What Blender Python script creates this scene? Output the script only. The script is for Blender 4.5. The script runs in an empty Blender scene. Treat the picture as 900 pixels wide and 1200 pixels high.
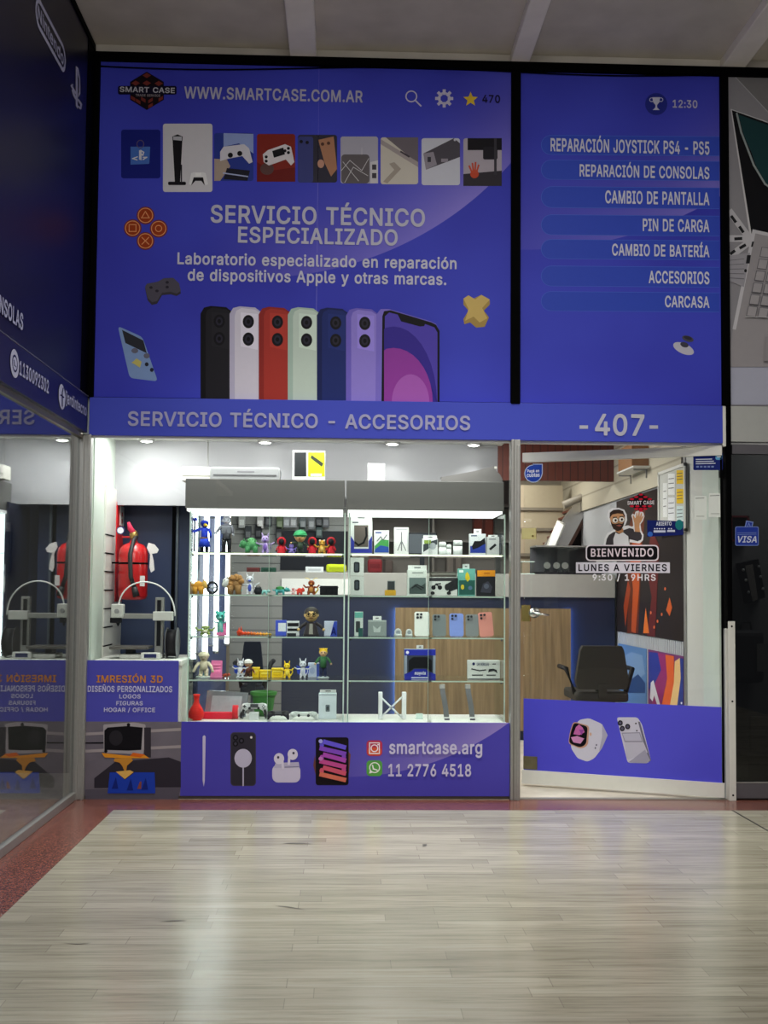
import bpy, bmesh, math, random
from mathutils import Vector, Matrix
random.seed(7)
S = bpy.context.scene
COL = S.collection
PI = math.pi

# ------------------------------------------------------------------ camera
F, CX, CY, DIST, EYE = 1300.0, 451.6, 625.3, 6.5, 1.219
yaw, pit, rol = math.radians(2.0298), math.radians(2.8649), math.radians(0.4500)
fw = Vector((math.sin(yaw)*math.cos(pit), math.cos(yaw)*math.cos(pit), math.sin(pit)))
r0 = Vector((math.cos(yaw), -math.sin(yaw), 0)); u0 = r0.cross(fw)
RT = r0*math.cos(rol) + u0*math.sin(rol); UP = u0*math.cos(rol) - r0*math.sin(rol)
EYEP = Vector((0, -DIST, EYE))
cam_d = bpy.data.cameras.new('camera'); cam = bpy.data.objects.new('camera', cam_d); COL.objects.link(cam)
m = Matrix.Identity(4)
for i, v in enumerate((RT, UP, -fw)):
    for j in range(3): m[j][i] = v[j]
m.translation = EYEP
cam.matrix_world = m
cam_d.sensor_width = 36; cam_d.lens = 36*F/1200
cam_d.shift_x = -(CX-450)/1200; cam_d.shift_y = (CY-600)/1200
cam_d.clip_start = .05; cam_d.clip_end = 60
S.camera = cam

# ------------------------------------------------------------------ light and exposure
S.view_settings.view_transform = 'Standard'; S.view_settings.look = 'None'
S.view_settings.gamma = 1; S.view_settings.use_curve_mapping = False
S.view_settings.exposure = 0.0
w = bpy.data.worlds.new('hall'); S.world = w; w.use_nodes = True
w.node_tree.nodes['Background'].inputs[0].default_value = (.9, .93, 1, 1)
w.node_tree.nodes['Background'].inputs[1].default_value = .06

def area(name, loc, sx, sy, power, col=(1, 1, 1), rot=(0, 0, 0), spread=180):
    l = bpy.data.lights.new(name, 'AREA'); l.shape = 'RECTANGLE'; l.size = sx; l.size_y = sy
    l.energy = power; l.color = col; l.spread = math.radians(spread)
    o = bpy.data.objects.new(name, l); COL.objects.link(o); o.location = loc; o.rotation_euler = rot
    return o
area('hall_lamp_near', (.8, -3.0, 4.36), 2.4, .5, 72, (1, .96, .9))
area('floor_fill', (.5, -1.0, 4.37), 2.6, .12, 30, (1, .97, .88), (0, 0, 0), 62)  # added narrow fill to brighten the floor at the shopfront
area('hall_lamp_far', (.6, -7.6, 4.35), 3.0, .6, 120, (1, .96, .9))
area('facade_fill', (.3, -8.9, 3.75), 5.0, .9, 88, (1, .98, .96), (math.radians(90), 0, 0))  # added fill with no visible source, lifts the facade and ceiling
area('shop_lamp', (.4, 1.6, 2.50), 1.8, .8, 72, (1, .98, .94))
area('shop_lamp_back', (.6, 3.7, 2.52), 2.2, .8, 58, (1, .96, .9))
area('window_ceiling_strip', (-.25, .12, 2.155), 2.2, .1, 16, (1, .99, .96), (math.radians(25), 0, 0))
area('right_shop_fill', (3.2, .5, 2.48), .8, .2, 16, (1, .98, .94))  # added fill so the goods in the right shop stay readable
area('left_bay_fill', (-1.22, .36, 2.155), .4, .3, 6, (1, .99, .97))  # added fill that brightens the printer and extinguisher
area('left_shop_lamp', (-2.6, -1.6, 2.46), 1.2, 3.2, 34, (1, .98, .95))
# ------------------------------------------------------------------ helpers
def lin(c):
    c = c/255
    return c/12.92 if c <= .04045 else ((c+.055)/1.055)**2.4
def rgb(c): return (lin(c[0]), lin(c[1]), lin(c[2]), 1)
MATS = {}
def M(name, col=(200, 200, 200), rough=.5, metal=0, emit=0, var=.06, scale=30, bump=0, coat=0, spec=.5):
    if name in MATS: return MATS[name]
    mt = bpy.data.materials.new(name); mt.use_nodes = True
    nt = mt.node_tree; b = nt.nodes['Principled BSDF']
    b.inputs['Base Color'].default_value = rgb(col); b.inputs['Roughness'].default_value = rough
    b.inputs['Metallic'].default_value = metal
    b.inputs['Coat Weight'].default_value = coat; b.inputs['Specular IOR Level'].default_value = spec
    if emit:
        b.inputs['Emission Color'].default_value = rgb(col); b.inputs['Emission Strength'].default_value = emit
    elif var:
        tc = nt.nodes.new('ShaderNodeTexCoord'); n = nt.nodes.new('ShaderNodeTexNoise')
        n.inputs['Scale'].default_value = scale; n.inputs['Detail'].default_value = 4
        nt.links.new(tc.outputs['Object'], n.inputs['Vector'])
        r = nt.nodes.new('ShaderNodeMapRange')
        r.inputs['To Min'].default_value = 1-var; r.inputs['To Max'].default_value = 1+var
        nt.links.new(n.outputs['Fac'], r.inputs['Value'])
        mx = nt.nodes.new('ShaderNodeVectorMath'); mx.operation = 'SCALE'
        mx.inputs[0].default_value = rgb(col)[:3]
        nt.links.new(r.outputs[0], mx.inputs['Scale']); nt.links.new(mx.outputs[0], b.inputs['Base Color'])
        if bump:
            bp = nt.nodes.new('ShaderNodeBump'); bp.inputs['Strength'].default_value = bump; bp.inputs['Distance'].default_value = .01
            nt.links.new(n.outputs['Fac'], bp.inputs['Height']); nt.links.new(bp.outputs[0], b.inputs['Normal'])
    MATS[name] = mt
    return mt
def C(col, rough=.45):                     # a plain coloured plastic / ink
    return M('ink_%d_%d_%d_%d' % (*col, int(rough*100)), col, rough, var=.03, spec=.1)
def glass(name, tint=(255, 255, 255), gain=1.0, base=0.0, rough=.0):
    if name in MATS: return MATS[name]
    mt = bpy.data.materials.new(name); mt.use_nodes = True; nt = mt.node_tree
    nt.nodes.remove(nt.nodes['Principled BSDF']); out = nt.nodes['Material Output']
    tr = nt.nodes.new('ShaderNodeBsdfTransparent'); tr.inputs[0].default_value = rgb(tint)
    gl = nt.nodes.new('ShaderNodeBsdfGlossy'); gl.inputs['Roughness'].default_value = rough
    lw = nt.nodes.new('ShaderNodeLayerWeight'); lw.inputs['Blend'].default_value = .5      # same from both sides of the pane
    p5 = nt.nodes.new('ShaderNodeMath'); p5.operation = 'POWER'; p5.inputs[1].default_value = 5; nt.links.new(lw.outputs['Facing'], p5.inputs[0])
    fr = nt.nodes.new('ShaderNodeMath'); fr.operation = 'MULTIPLY_ADD'; fr.inputs[1].default_value = .96; fr.inputs[2].default_value = .04; nt.links.new(p5.outputs[0], fr.inputs[0])
    ma = nt.nodes.new('ShaderNodeMath'); ma.operation = 'MULTIPLY_ADD'; ma.use_clamp = True
    ma.inputs[1].default_value = gain; ma.inputs[2].default_value = base
    mx = nt.nodes.new('ShaderNodeMixShader')
    nt.links.new(fr.outputs[0], ma.inputs[0]); nt.links.new(ma.outputs[0], mx.inputs[0])
    nt.links.new(tr.outputs[0], mx.inputs[1]); nt.links.new(gl.outputs[0], mx.inputs[2])
    nt.links.new(mx.outputs[0], out.inputs['Surface'])
    MATS[name] = mt
    return mt

def ray(px, py): return fw + RT*((px-CX)/F) - UP*((py-CY)/F)
def at(px, py, Y):
    d = ray(px, py); return EYEP + d*((Y+DIST)/d.y)
ORG = {}
class MB:
    """collects shapes in world coordinates; build() links them as ONE mesh object"""
    def __init__(s): s.bm = bmesh.new(); s.mats = []
    def mi(s, m):
        if m not in s.mats: s.mats.append(m)
        return s.mats.index(m)
    def _set(s, verts, m, smooth=False):
        i = s.mi(m); fs = {f for v in verts for f in v.link_faces}
        for f in fs: f.material_index = i; f.smooth = smooth
    def box(s, x0, x1, y0, y1, z0, z1, m, bevel=0, rot=None, seg=2):
        c = Vector(((x0+x1)/2, (y0+y1)/2, (z0+z1)/2))
        g = bmesh.ops.create_cube(s.bm, size=1)
        vs = g['verts']
        for v in vs: v.co = Vector((v.co.x*(x1-x0), v.co.y*(y1-y0), v.co.z*(z1-z0)))
        s._set(vs, m)
        if bevel:
            es = list({e for v in vs for e in v.link_edges})
            r = bmesh.ops.bevel(s.bm, geom=es, offset=bevel, segments=seg, profile=.5, affect='EDGES')
            vs = list({v for f in r['faces'] for v in f.verts} | {v for v in vs if v.is_valid})
            i = s.mi(m)
            for f in {f for v in vs for f in v.link_faces}: f.material_index = i
        for v in vs: v.co = (rot @ v.co if rot else v.co) + c
        return s
    def cone(s, p0, p1, a, b, m, seg=16, smooth=True):
        p0, p1 = Vector(p0), Vector(p1); d = p1-p0
        g = bmesh.ops.create_cone(s.bm, cap_ends=True, segments=seg, radius1=max(a, 1e-4), radius2=max(b, 1e-4), depth=d.length)
        q = d.to_track_quat('Z', 'Y')
        for v in g['verts']: v.co = q @ v.co + (p0+p1)/2
        s._set(g['verts'], m, smooth)
        for f in {f for v in g['verts'] for f in v.link_faces}:
            if len(f.verts) > 4: f.smooth = False
        return s
    def ball(s, c, r, m, rot=None, seg=14):
        if not hasattr(r, '__len__'): r = (r, r, r)
        g = bmesh.ops.create_uvsphere(s.bm, u_segments=seg, v_segments=max(6, seg*2//3), radius=1)
        for v in g['verts']:
            p = Vector((v.co.x*r[0], v.co.y*r[1], v.co.z*r[2]))
            v.co = (rot @ p if rot else p) + Vector(c)
        s._set(g['verts'], m, True); return s
    def lathe(s, c, prof, m, seg=24, ang=2*PI):
        rings = []
        for (r, z) in prof:
            rings.append([s.bm.verts.new((c[0]+r*math.cos(2*PI*k/seg), c[1]+r*math.sin(2*PI*k/seg), c[2]+z)) for k in range(seg)])
        i = s.mi(m)
        for a, b in zip(rings, rings[1:]):
            for k in range(seg):
                f = s.bm.faces.new((a[k], a[(k+1) % seg], b[(k+1) % seg], b[k])); f.material_index = i; f.smooth = True
        for rg, rev in ((rings[0], True), (rings[-1], False)):
            f = s.bm.faces.new(list(reversed(rg)) if rev else rg); f.material_index = i
        return s
    def tube(s, pts, r, m, seg=8):
        pts = [Vector(p) for p in pts]; rings = []
        for k, p in enumerate(pts):
            t = (pts[min(k+1, len(pts)-1)] - pts[max(k-1, 0)]).normalized()
            q = t.to_track_quat('Z', 'Y')
            rr = r[k] if hasattr(r, '__len__') else r
            rings.append([s.bm.verts.new(p + q @ Vector((rr*math.cos(2*PI*j/seg), rr*math.sin(2*PI*j/seg), 0))) for j in range(seg)])
        i = s.mi(m)
        for a, b in zip(rings, rings[1:]):
            # keep the rings aligned
            off = min(range(seg), key=lambda o: (a[0].co-b[o].co).length)
            for j in range(seg):
                f = s.bm.faces.new((a[j], a[(j+1) % seg], b[(j+1+off) % seg], b[(j+off) % seg])); f.material_index = i; f.smooth = True
        for rg in (rings[0], rings[-1]):
            f = s.bm.faces.new(rg); f.material_index = i
        return s
    def prism(s, pts, d, m):
        """pts: world points of a flat outline; d: the extrusion vector"""
        a = [s.bm.verts.new(p) for p in pts]; b = [s.bm.verts.new(Vector(p)+Vector(d)) for p in pts]
        i = s.mi(m); n = len(a)
        fs = [s.bm.faces.new(a), s.bm.faces.new(list(reversed(b)))]
        for k in range(n): fs.append(s.bm.faces.new((a[k], b[k], b[(k+1) % n], a[(k+1) % n])))
        for f in fs: f.material_index = i
        return s
    def face(s, pts, m):
        f = s.bm.faces.new([s.bm.verts.new(p) for p in pts]); f.material_index = s.mi(m); return s
    def build(s, name, parent=None, origin=None, recalc=True, **tags):
        if recalc: bmesh.ops.recalc_face_normals(s.bm, faces=s.bm.faces)
        if parent is not None: org = ORG[parent]
        elif origin is not None: org = Vector(origin)
        else:
            zs = [v.co for v in s.bm.verts]
            org = Vector(((min(v.x for v in zs)+max(v.x for v in zs))/2, (min(v.y for v in zs)+max(v.y for v in zs))/2, min(v.z for v in zs)))
        for v in s.bm.verts: v.co -= org
        me = bpy.data.meshes.new(name); s.bm.to_mesh(me); s.bm.free()
        for m_ in s.mats: me.materials.append(m_)
        o = bpy.data.objects.new(name, me); COL.objects.link(o)
        if parent is not None: o.parent = parent
        else: o.location = org
        ORG[o] = org
        for k, v in tags.items(): o[k] = v
        return o
def thing(name, label, category, loc, group=None, kind=None):
    o = bpy.data.objects.new(name, None); COL.objects.link(o); o.location = loc; o.empty_display_size = .05
    ORG[o] = Vector(loc); o['label'] = label; o['category'] = category
    if group: o['group'] = group
    if kind: o['kind'] = kind
    return o
def struct(mb, name, label, category='structure'):
    return mb.build(name, kind='structure', label=label, category=category)

class Plane:
    """a real flat surface: picture points are looked up where they meet it"""
    def __init__(s, o, u, v): s.o = Vector(o); s.u = Vector(u).normalized(); s.v = Vector(v).normalized(); s.n = s.u.cross(s.v)
    def ab(s, px, py):
        d = ray(px, py); t = (s.o-EYEP).dot(s.n)/d.dot(s.n); p = EYEP+d*t-s.o
        return (p.dot(s.u), p.dot(s.v))
    def pt(s, a, b, off=0): return s.o + s.u*a + s.v*b + s.n*off
class Art:
    """print on a plane: flat inks, each a hair above the last"""
    def __init__(s, plane, off=.0006, step=.00025): s.p = plane; s.off = off; s.step = step; s.mb = MB()
    def poly(s, pts, m):
        if isinstance(m, tuple): m = C(m)
        s.mb.face([s.p.pt(*s.p.ab(*q), s.off) for q in pts], m); s.off += s.step; return s
    def rect(s, x0, y0, x1, y1, m, r=0):
        return s.poly(rr(x0, y0, x1, y1, r) if r else [(x0, y1), (x1, y1), (x1, y0), (x0, y0)], m)
    def ell(s, x, y, rx, ry, m, n=24, rot=0): return s.poly(ell(x, y, rx, ry, n, rot), m)
    def ring(s, x, y, rx, ry, w, m, n=28):
        if isinstance(m, tuple): m = C(m)
        A, B = ell(x, y, rx, ry, n), ell(x, y, rx-w, ry-w, n)
        for k in range(n):
            q = (A[k], A[(k+1) % n], B[(k+1) % n], B[k])
            s.mb.face([s.p.pt(*s.p.ab(*t), s.off) for t in q], m)
        s.off += s.step; return s
    def stroke(s, pts, w, m, closed=False):
        if isinstance(m, tuple): m = C(m)
        pts = list(pts) + ([pts[0]] if closed else [])
        for (x0, y0), (x1, y1) in zip(pts, pts[1:]):
            L = math.hypot(x1-x0, y1-y0) or 1; ex, ey = (x1-x0)/L*w/2, (y1-y0)/L*w/2; nx, ny = -ey, ex
            q = [(x0-ex+nx, y0-ey+ny), (x0-ex-nx, y0-ey-ny), (x1+ex-nx, y1+ey-ny), (x1+ex+nx, y1+ey+ny)]
            s.mb.face([s.p.pt(*s.p.ab(*t), s.off) for t in q], m); s.off += s.step*.2
        s.off += s.step; return s
    def build(s, name, parent, **tags): return s.mb.build(name, parent, recalc=False, **tags)
def ell(x, y, rx, ry, n=24, rot=0):
    c, sn = math.cos(rot), math.sin(rot); out = []
    for k in range(n):
        a = -2*PI*k/n; p, q = rx*math.cos(a), ry*math.sin(a); out.append((x+p*c-q*sn, y+p*sn+q*c))
    return out
def rr(x0, y0, x1, y1, r, n=5):
    out = []
    for (cx, cy, a0) in ((x1-r, y1-r, 0), (x1-r, y0+r, 1), (x0+r, y0+r, 2), (x0+r, y1-r, 3)):
        for k in range(n+1):
            a = -(a0-1+k/n)*PI/2 if False else (PI/2 - (a0+k/n)*PI/2)
            out.append((cx+r*math.cos(a), cy+r*math.sin(a)))
    return out
# outlines of a bold sans alphabet, so the letters need no font file: advance, then loops of x, y numbers
GLYPHS = {
    'A': (254, [[3, -8, -1, -2, 0, 4, 92, 259, 99, 264, 141, 263, 148, 256, 240, 4, 240, -5, 231, -10, 192, -8, 188, -2, 165, 61, 75, 62, 48, -8, 42, -10], [93, 109, 92, 112, 117, 188, 120, 192, 147, 109]]),
    'B': (242, [[25, -8, 21, 1, 22, 259, 25, 262, 31, 264, 121, 264, 148, 261, 169, 254, 187, 241, 196, 229, 206, 205, 209, 187, 207, 169, 201, 154, 182, 133, 201, 118, 210, 106, 216, 88, 218, 67, 216, 49, 208, 28, 196, 13, 178, 1, 151, -7, 121, -10], [73, 38, 73, 106, 136, 105, 149, 100, 163, 87, 166, 79, 168, 67, 164, 55, 157, 47, 145, 41, 124, 38], [73, 152, 73, 216, 118, 216, 136, 214, 148, 208, 155, 199, 158, 187, 156, 175, 149, 163, 140, 157, 118, 152]]),
    'C': (269, [[117, -12, 90, -5, 69, 5, 52, 19, 37, 37, 26, 55, 18, 74, 12, 100, 11, 127, 12, 154, 17, 178, 27, 202, 38, 220, 54, 238, 70, 250, 90, 260, 111, 265, 132, 267, 153, 266, 174, 261, 192, 253, 207, 243, 219, 231, 232, 214, 240, 197, 246, 172, 243, 167, 237, 165, 201, 165, 196, 169, 191, 184, 180, 200, 165, 211, 153, 216, 135, 218, 117, 216, 97, 208, 83, 196, 72, 179, 64, 154, 61, 127, 64, 100, 72, 76, 81, 61, 96, 47, 114, 39, 135, 36, 156, 40, 174, 49, 186, 62, 196, 85, 201, 89, 237, 90, 243, 87, 246, 79, 240, 58, 232, 40, 221, 25, 207, 12, 190, 1, 171, -7, 153, -11]]),
    'D': (265, [[25, -8, 21, 1, 22, 259, 25, 262, 31, 264, 136, 262, 160, 257, 181, 247, 207, 226, 226, 199, 234, 175, 239, 154, 240, 130, 239, 103, 233, 76, 223, 52, 214, 37, 197, 19, 180, 7, 157, -3, 136, -8, 109, -10], [73, 38, 72, 214, 76, 216, 112, 216, 136, 213, 154, 206, 172, 190, 181, 175, 188, 154, 190, 127, 188, 103, 181, 79, 169, 61, 154, 49, 136, 42, 106, 38]]),
    'E': (223, [[25, -8, 21, 1, 22, 259, 25, 262, 31, 264, 190, 263, 194, 259, 196, 253, 195, 223, 190, 217, 76, 216, 72, 214, 73, 153, 178, 152, 184, 150, 187, 142, 187, 112, 181, 105, 73, 105, 72, 40, 76, 38, 190, 38, 197, 31, 196, -5, 187, -10]]),
    'F': (219, [[25, -8, 21, 1, 22, 259, 25, 262, 31, 264, 184, 264, 190, 262, 194, 256, 194, 226, 192, 220, 187, 217, 76, 216, 72, 214, 73, 149, 176, 148, 182, 142, 182, 109, 179, 103, 175, 101, 73, 101, 70, -5, 64, -9]]),
    'G': (274, [[117, -12, 90, -5, 69, 5, 52, 19, 36, 37, 26, 55, 18, 74, 12, 100, 11, 127, 12, 154, 17, 178, 27, 202, 37, 220, 54, 238, 69, 250, 90, 260, 111, 265, 132, 267, 153, 266, 174, 260, 192, 252, 207, 242, 221, 229, 232, 214, 241, 196, 246, 172, 243, 167, 237, 165, 200, 166, 196, 169, 190, 184, 180, 199, 165, 211, 153, 216, 132, 218, 114, 216, 96, 208, 83, 196, 72, 179, 64, 154, 61, 127, 64, 100, 72, 76, 84, 58, 99, 46, 117, 38, 135, 36, 153, 38, 168, 44, 181, 55, 190, 67, 196, 88, 192, 90, 141, 90, 135, 92, 132, 100, 132, 130, 135, 135, 141, 137, 240, 137, 246, 134, 248, 130, 248, 100, 245, 70, 233, 40, 216, 18, 192, 1, 165, -9, 135, -13]]),
    'H': (272, [[25, -8, 21, 1, 21, 253, 22, 259, 28, 264, 61, 264, 67, 263, 71, 259, 73, 154, 184, 154, 187, 157, 188, 259, 196, 264, 229, 264, 234, 262, 238, 253, 238, 1, 236, -5, 232, -9, 226, -10, 196, -9, 188, -5, 186, 106, 73, 106, 70, -5, 64, -9]]),
    'I': (164, [[11, -8, 6, 1, 6, 28, 8, 34, 14, 38, 47, 38, 50, 40, 50, 214, 47, 216, 14, 217, 8, 220, 6, 226, 7, 259, 11, 262, 17, 264, 140, 263, 144, 256, 144, 226, 142, 220, 137, 217, 104, 216, 101, 214, 101, 43, 104, 38, 137, 38, 142, 34, 144, 28, 143, -5, 140, -8, 134, -10]]),
    'J': (212, [[84, -12, 57, -6, 33, 8, 19, 25, 10, 49, 7, 73, 8, 91, 15, 96, 54, 95, 58, 88, 61, 55, 69, 43, 78, 37, 93, 35, 108, 38, 117, 44, 123, 55, 126, 73, 126, 256, 130, 262, 135, 264, 171, 264, 177, 259, 178, 253, 178, 73, 174, 46, 167, 28, 150, 7, 126, -8, 93, -13]]),
    'K': (247, [[25, -8, 21, 1, 21, 253, 22, 259, 28, 264, 61, 264, 67, 263, 71, 259, 73, 150, 176, 262, 184, 264, 223, 264, 230, 262, 233, 256, 232, 249, 135, 145, 135, 142, 232, 5, 234, 1, 232, -5, 223, -10, 181, -8, 100, 105, 97, 105, 72, 79, 70, -5, 64, -9]]),
    'L': (210, [[25, -8, 21, 1, 21, 256, 24, 262, 28, 264, 64, 264, 70, 260, 72, 253, 72, 40, 76, 38, 184, 37, 190, 31, 190, -2, 187, -7, 181, -9]]),
    'M': (328, [[25, -8, 21, 1, 21, 253, 24, 262, 31, 264, 76, 264, 84, 259, 157, 69, 230, 259, 238, 264, 283, 264, 289, 262, 293, 253, 293, 1, 289, -8, 250, -9, 243, -2, 243, 148, 241, 153, 180, -2, 176, -8, 169, -10, 142, -9, 135, -5, 73, 151, 70, 142, 70, -2, 67, -7, 61, -9]]),
    'N': (276, [[25, -8, 21, 1, 21, 253, 22, 259, 31, 264, 70, 264, 76, 260, 187, 84, 190, 85, 190, 88, 190, 256, 193, 261, 199, 264, 232, 264, 238, 261, 241, 253, 241, 1, 240, -5, 232, -9, 193, -9, 187, -7, 73, 173, 71, 169, 72, -2, 70, -6, 64, -9]]),
    'O': (281, [[117, -12, 90, -5, 69, 5, 52, 19, 37, 37, 26, 55, 18, 74, 12, 100, 11, 127, 12, 154, 17, 178, 27, 202, 38, 220, 54, 238, 72, 251, 90, 260, 108, 265, 132, 267, 156, 265, 177, 260, 198, 249, 213, 237, 227, 223, 240, 202, 249, 178, 254, 154, 256, 127, 254, 100, 249, 76, 241, 55, 228, 34, 213, 17, 195, 4, 177, -5, 156, -11, 135, -13], [132, 36, 114, 39, 99, 45, 81, 61, 72, 76, 65, 97, 61, 127, 64, 157, 71, 178, 83, 196, 99, 209, 114, 216, 132, 218, 153, 216, 170, 208, 184, 196, 196, 178, 203, 157, 206, 127, 202, 97, 195, 76, 183, 58, 168, 46, 153, 39]]),
    'P': (236, [[25, -8, 21, 1, 22, 259, 25, 262, 31, 264, 118, 264, 148, 260, 172, 251, 192, 235, 203, 220, 211, 199, 214, 175, 211, 151, 202, 127, 190, 110, 173, 97, 148, 87, 118, 83, 73, 83, 70, -5, 64, -9], [73, 131, 73, 216, 130, 215, 143, 211, 152, 205, 158, 196, 163, 175, 159, 154, 151, 142, 143, 136, 130, 132]]),
    'Q': (281, [[198, -33, 192, -29, 174, -6, 156, -11, 135, -13, 111, -11, 90, -5, 71, 4, 54, 17, 38, 34, 27, 52, 18, 74, 12, 100, 11, 127, 12, 154, 19, 181, 27, 202, 38, 220, 51, 235, 69, 249, 90, 260, 111, 265, 135, 267, 156, 265, 183, 257, 198, 249, 213, 237, 228, 221, 240, 201, 248, 181, 254, 151, 256, 127, 254, 100, 249, 76, 240, 53, 229, 34, 215, 19, 243, -20, 243, -26, 237, -33], [126, 37, 114, 39, 99, 45, 81, 61, 71, 76, 64, 97, 61, 127, 64, 157, 71, 178, 83, 196, 97, 208, 114, 216, 135, 218, 153, 216, 168, 209, 184, 196, 196, 178, 202, 157, 206, 127, 203, 100, 196, 79, 186, 62, 183, 60, 164, 85, 159, 89, 123, 89, 115, 85, 114, 75, 141, 40, 141, 37]]),
    'R': (238, [[25, -8, 21, 1, 22, 259, 25, 262, 31, 264, 118, 264, 148, 261, 172, 252, 190, 239, 204, 220, 212, 199, 214, 175, 211, 151, 203, 130, 190, 114, 171, 100, 222, 4, 222, -5, 214, -9, 172, -8, 168, -5, 118, 89, 76, 89, 72, 88, 70, -5, 64, -9], [73, 137, 73, 216, 133, 215, 145, 211, 154, 204, 161, 190, 163, 175, 159, 157, 151, 146, 133, 138]]),
    'S': (237, [[95, -13, 83, -11, 59, -4, 38, 10, 25, 24, 14, 45, 10, 69, 12, 75, 20, 78, 56, 77, 61, 72, 68, 52, 77, 43, 98, 35, 113, 34, 137, 38, 149, 45, 161, 60, 162, 78, 155, 87, 143, 94, 62, 121, 37, 138, 21, 162, 16, 186, 19, 207, 31, 231, 45, 246, 65, 258, 89, 265, 113, 267, 137, 265, 164, 256, 181, 246, 196, 231, 206, 210, 210, 189, 207, 183, 200, 179, 164, 181, 160, 186, 155, 201, 146, 210, 131, 217, 113, 220, 89, 216, 77, 209, 68, 195, 69, 180, 74, 172, 86, 164, 161, 140, 182, 128, 194, 118, 205, 105, 212, 87, 214, 69, 211, 48, 200, 25, 185, 9, 167, -2, 140, -11, 113, -14]]),
    'T': (238, [[92, -8, 88, -5, 87, 1, 87, 214, 83, 216, 11, 218, 6, 226, 8, 259, 11, 262, 17, 264, 212, 263, 218, 256, 218, 226, 215, 219, 209, 216, 140, 216, 138, 214, 138, -2, 131, -9]]),
    'U': (273, [[115, -12, 100, -11, 73, -1, 52, 14, 34, 35, 24, 60, 21, 87, 21, 258, 25, 262, 31, 264, 64, 264, 71, 258, 72, 90, 73, 75, 80, 60, 87, 51, 97, 43, 112, 37, 130, 35, 148, 38, 163, 44, 172, 51, 179, 60, 185, 75, 187, 90, 188, 258, 190, 261, 196, 264, 232, 263, 238, 255, 238, 87, 235, 60, 226, 39, 208, 15, 184, -2, 160, -10, 130, -14]]),
    'V': (254, [[99, -9, 93, -2, 0, 250, 0, 259, 3, 262, 9, 264, 42, 264, 50, 259, 120, 60, 189, 259, 192, 262, 198, 264, 231, 264, 237, 262, 241, 256, 240, 250, 147, -5, 138, -10]]),
    'W': (357, [[75, -9, 68, -2, 0, 250, -1, 256, 3, 262, 9, 264, 42, 264, 49, 259, 96, 78, 145, 259, 153, 264, 189, 264, 195, 262, 199, 256, 246, 76, 293, 259, 297, 263, 303, 264, 336, 264, 342, 260, 344, 256, 343, 250, 274, -2, 270, -8, 228, -10, 220, -5, 171, 172, 123, -5, 117, -9]]),
    'X': (251, [[4, -8, 0, -2, 1, 5, 88, 130, 7, 249, 5, 253, 7, 260, 16, 264, 52, 264, 58, 262, 118, 172, 181, 262, 187, 264, 223, 264, 229, 262, 232, 256, 232, 250, 150, 133, 150, 130, 235, 6, 237, 1, 235, -6, 226, -10, 190, -9, 184, -7, 118, 89, 52, -7, 46, -9]]),
    'Y': (250, [[99, -9, 94, -5, 92, 1, 91, 103, 0, 249, 0, 259, 3, 262, 9, 264, 45, 264, 51, 262, 117, 155, 120, 156, 183, 260, 189, 264, 231, 263, 237, 256, 236, 250, 144, 102, 142, -5, 135, -9]]),
    'Z': (233, [[18, -9, 12, -2, 13, 28, 140, 214, 135, 217, 18, 217, 13, 220, 11, 226, 12, 259, 21, 264, 198, 264, 204, 262, 208, 256, 207, 226, 78, 40, 81, 38, 204, 37, 207, 34, 209, 28, 208, -5, 204, -8, 198, -10]]),
    'a': (209, [[64, -12, 40, -4, 28, 3, 15, 18, 8, 36, 6, 54, 8, 72, 13, 84, 25, 98, 46, 110, 61, 115, 127, 126, 127, 138, 123, 147, 115, 153, 106, 155, 88, 155, 70, 148, 55, 129, 49, 127, 16, 137, 11, 144, 12, 150, 22, 168, 33, 180, 46, 189, 61, 196, 79, 200, 97, 202, 121, 199, 133, 195, 148, 188, 160, 178, 169, 165, 176, 147, 178, 126, 177, -3, 169, -9, 136, -9, 131, -6, 127, 1, 112, -8, 97, -12, 79, -14], [79, 33, 67, 36, 59, 42, 56, 54, 59, 63, 70, 70, 127, 81, 127, 60, 118, 45, 109, 38, 100, 34]]),
    'b': (226, [[99, -12, 81, -6, 66, 4, 63, -6, 57, -9, 24, -9, 17, -3, 17, 255, 19, 261, 24, 264, 57, 264, 63, 261, 66, 258, 66, 189, 69, 187, 81, 195, 96, 200, 114, 202, 138, 199, 159, 189, 181, 171, 194, 150, 201, 126, 205, 96, 202, 66, 194, 39, 181, 18, 162, 0, 141, -10, 114, -14], [96, 35, 87, 40, 79, 48, 71, 63, 66, 93, 68, 114, 77, 138, 87, 149, 96, 153, 108, 155, 123, 153, 135, 147, 141, 141, 149, 126, 154, 96, 153, 75, 143, 51, 132, 40, 123, 35, 111, 33]]),
    'c': (212, [[93, -12, 78, -10, 54, 0, 33, 18, 21, 36, 10, 66, 8, 93, 10, 123, 20, 150, 31, 168, 54, 188, 78, 199, 102, 202, 117, 201, 147, 192, 168, 178, 184, 156, 190, 141, 190, 135, 183, 129, 150, 122, 144, 125, 138, 138, 130, 147, 117, 153, 105, 155, 90, 153, 78, 147, 69, 137, 63, 126, 59, 111, 59, 78, 64, 60, 69, 51, 78, 41, 90, 35, 102, 33, 117, 35, 129, 41, 138, 50, 144, 64, 150, 68, 186, 60, 191, 51, 186, 36, 179, 24, 159, 3, 132, -10, 105, -14]]),
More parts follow.
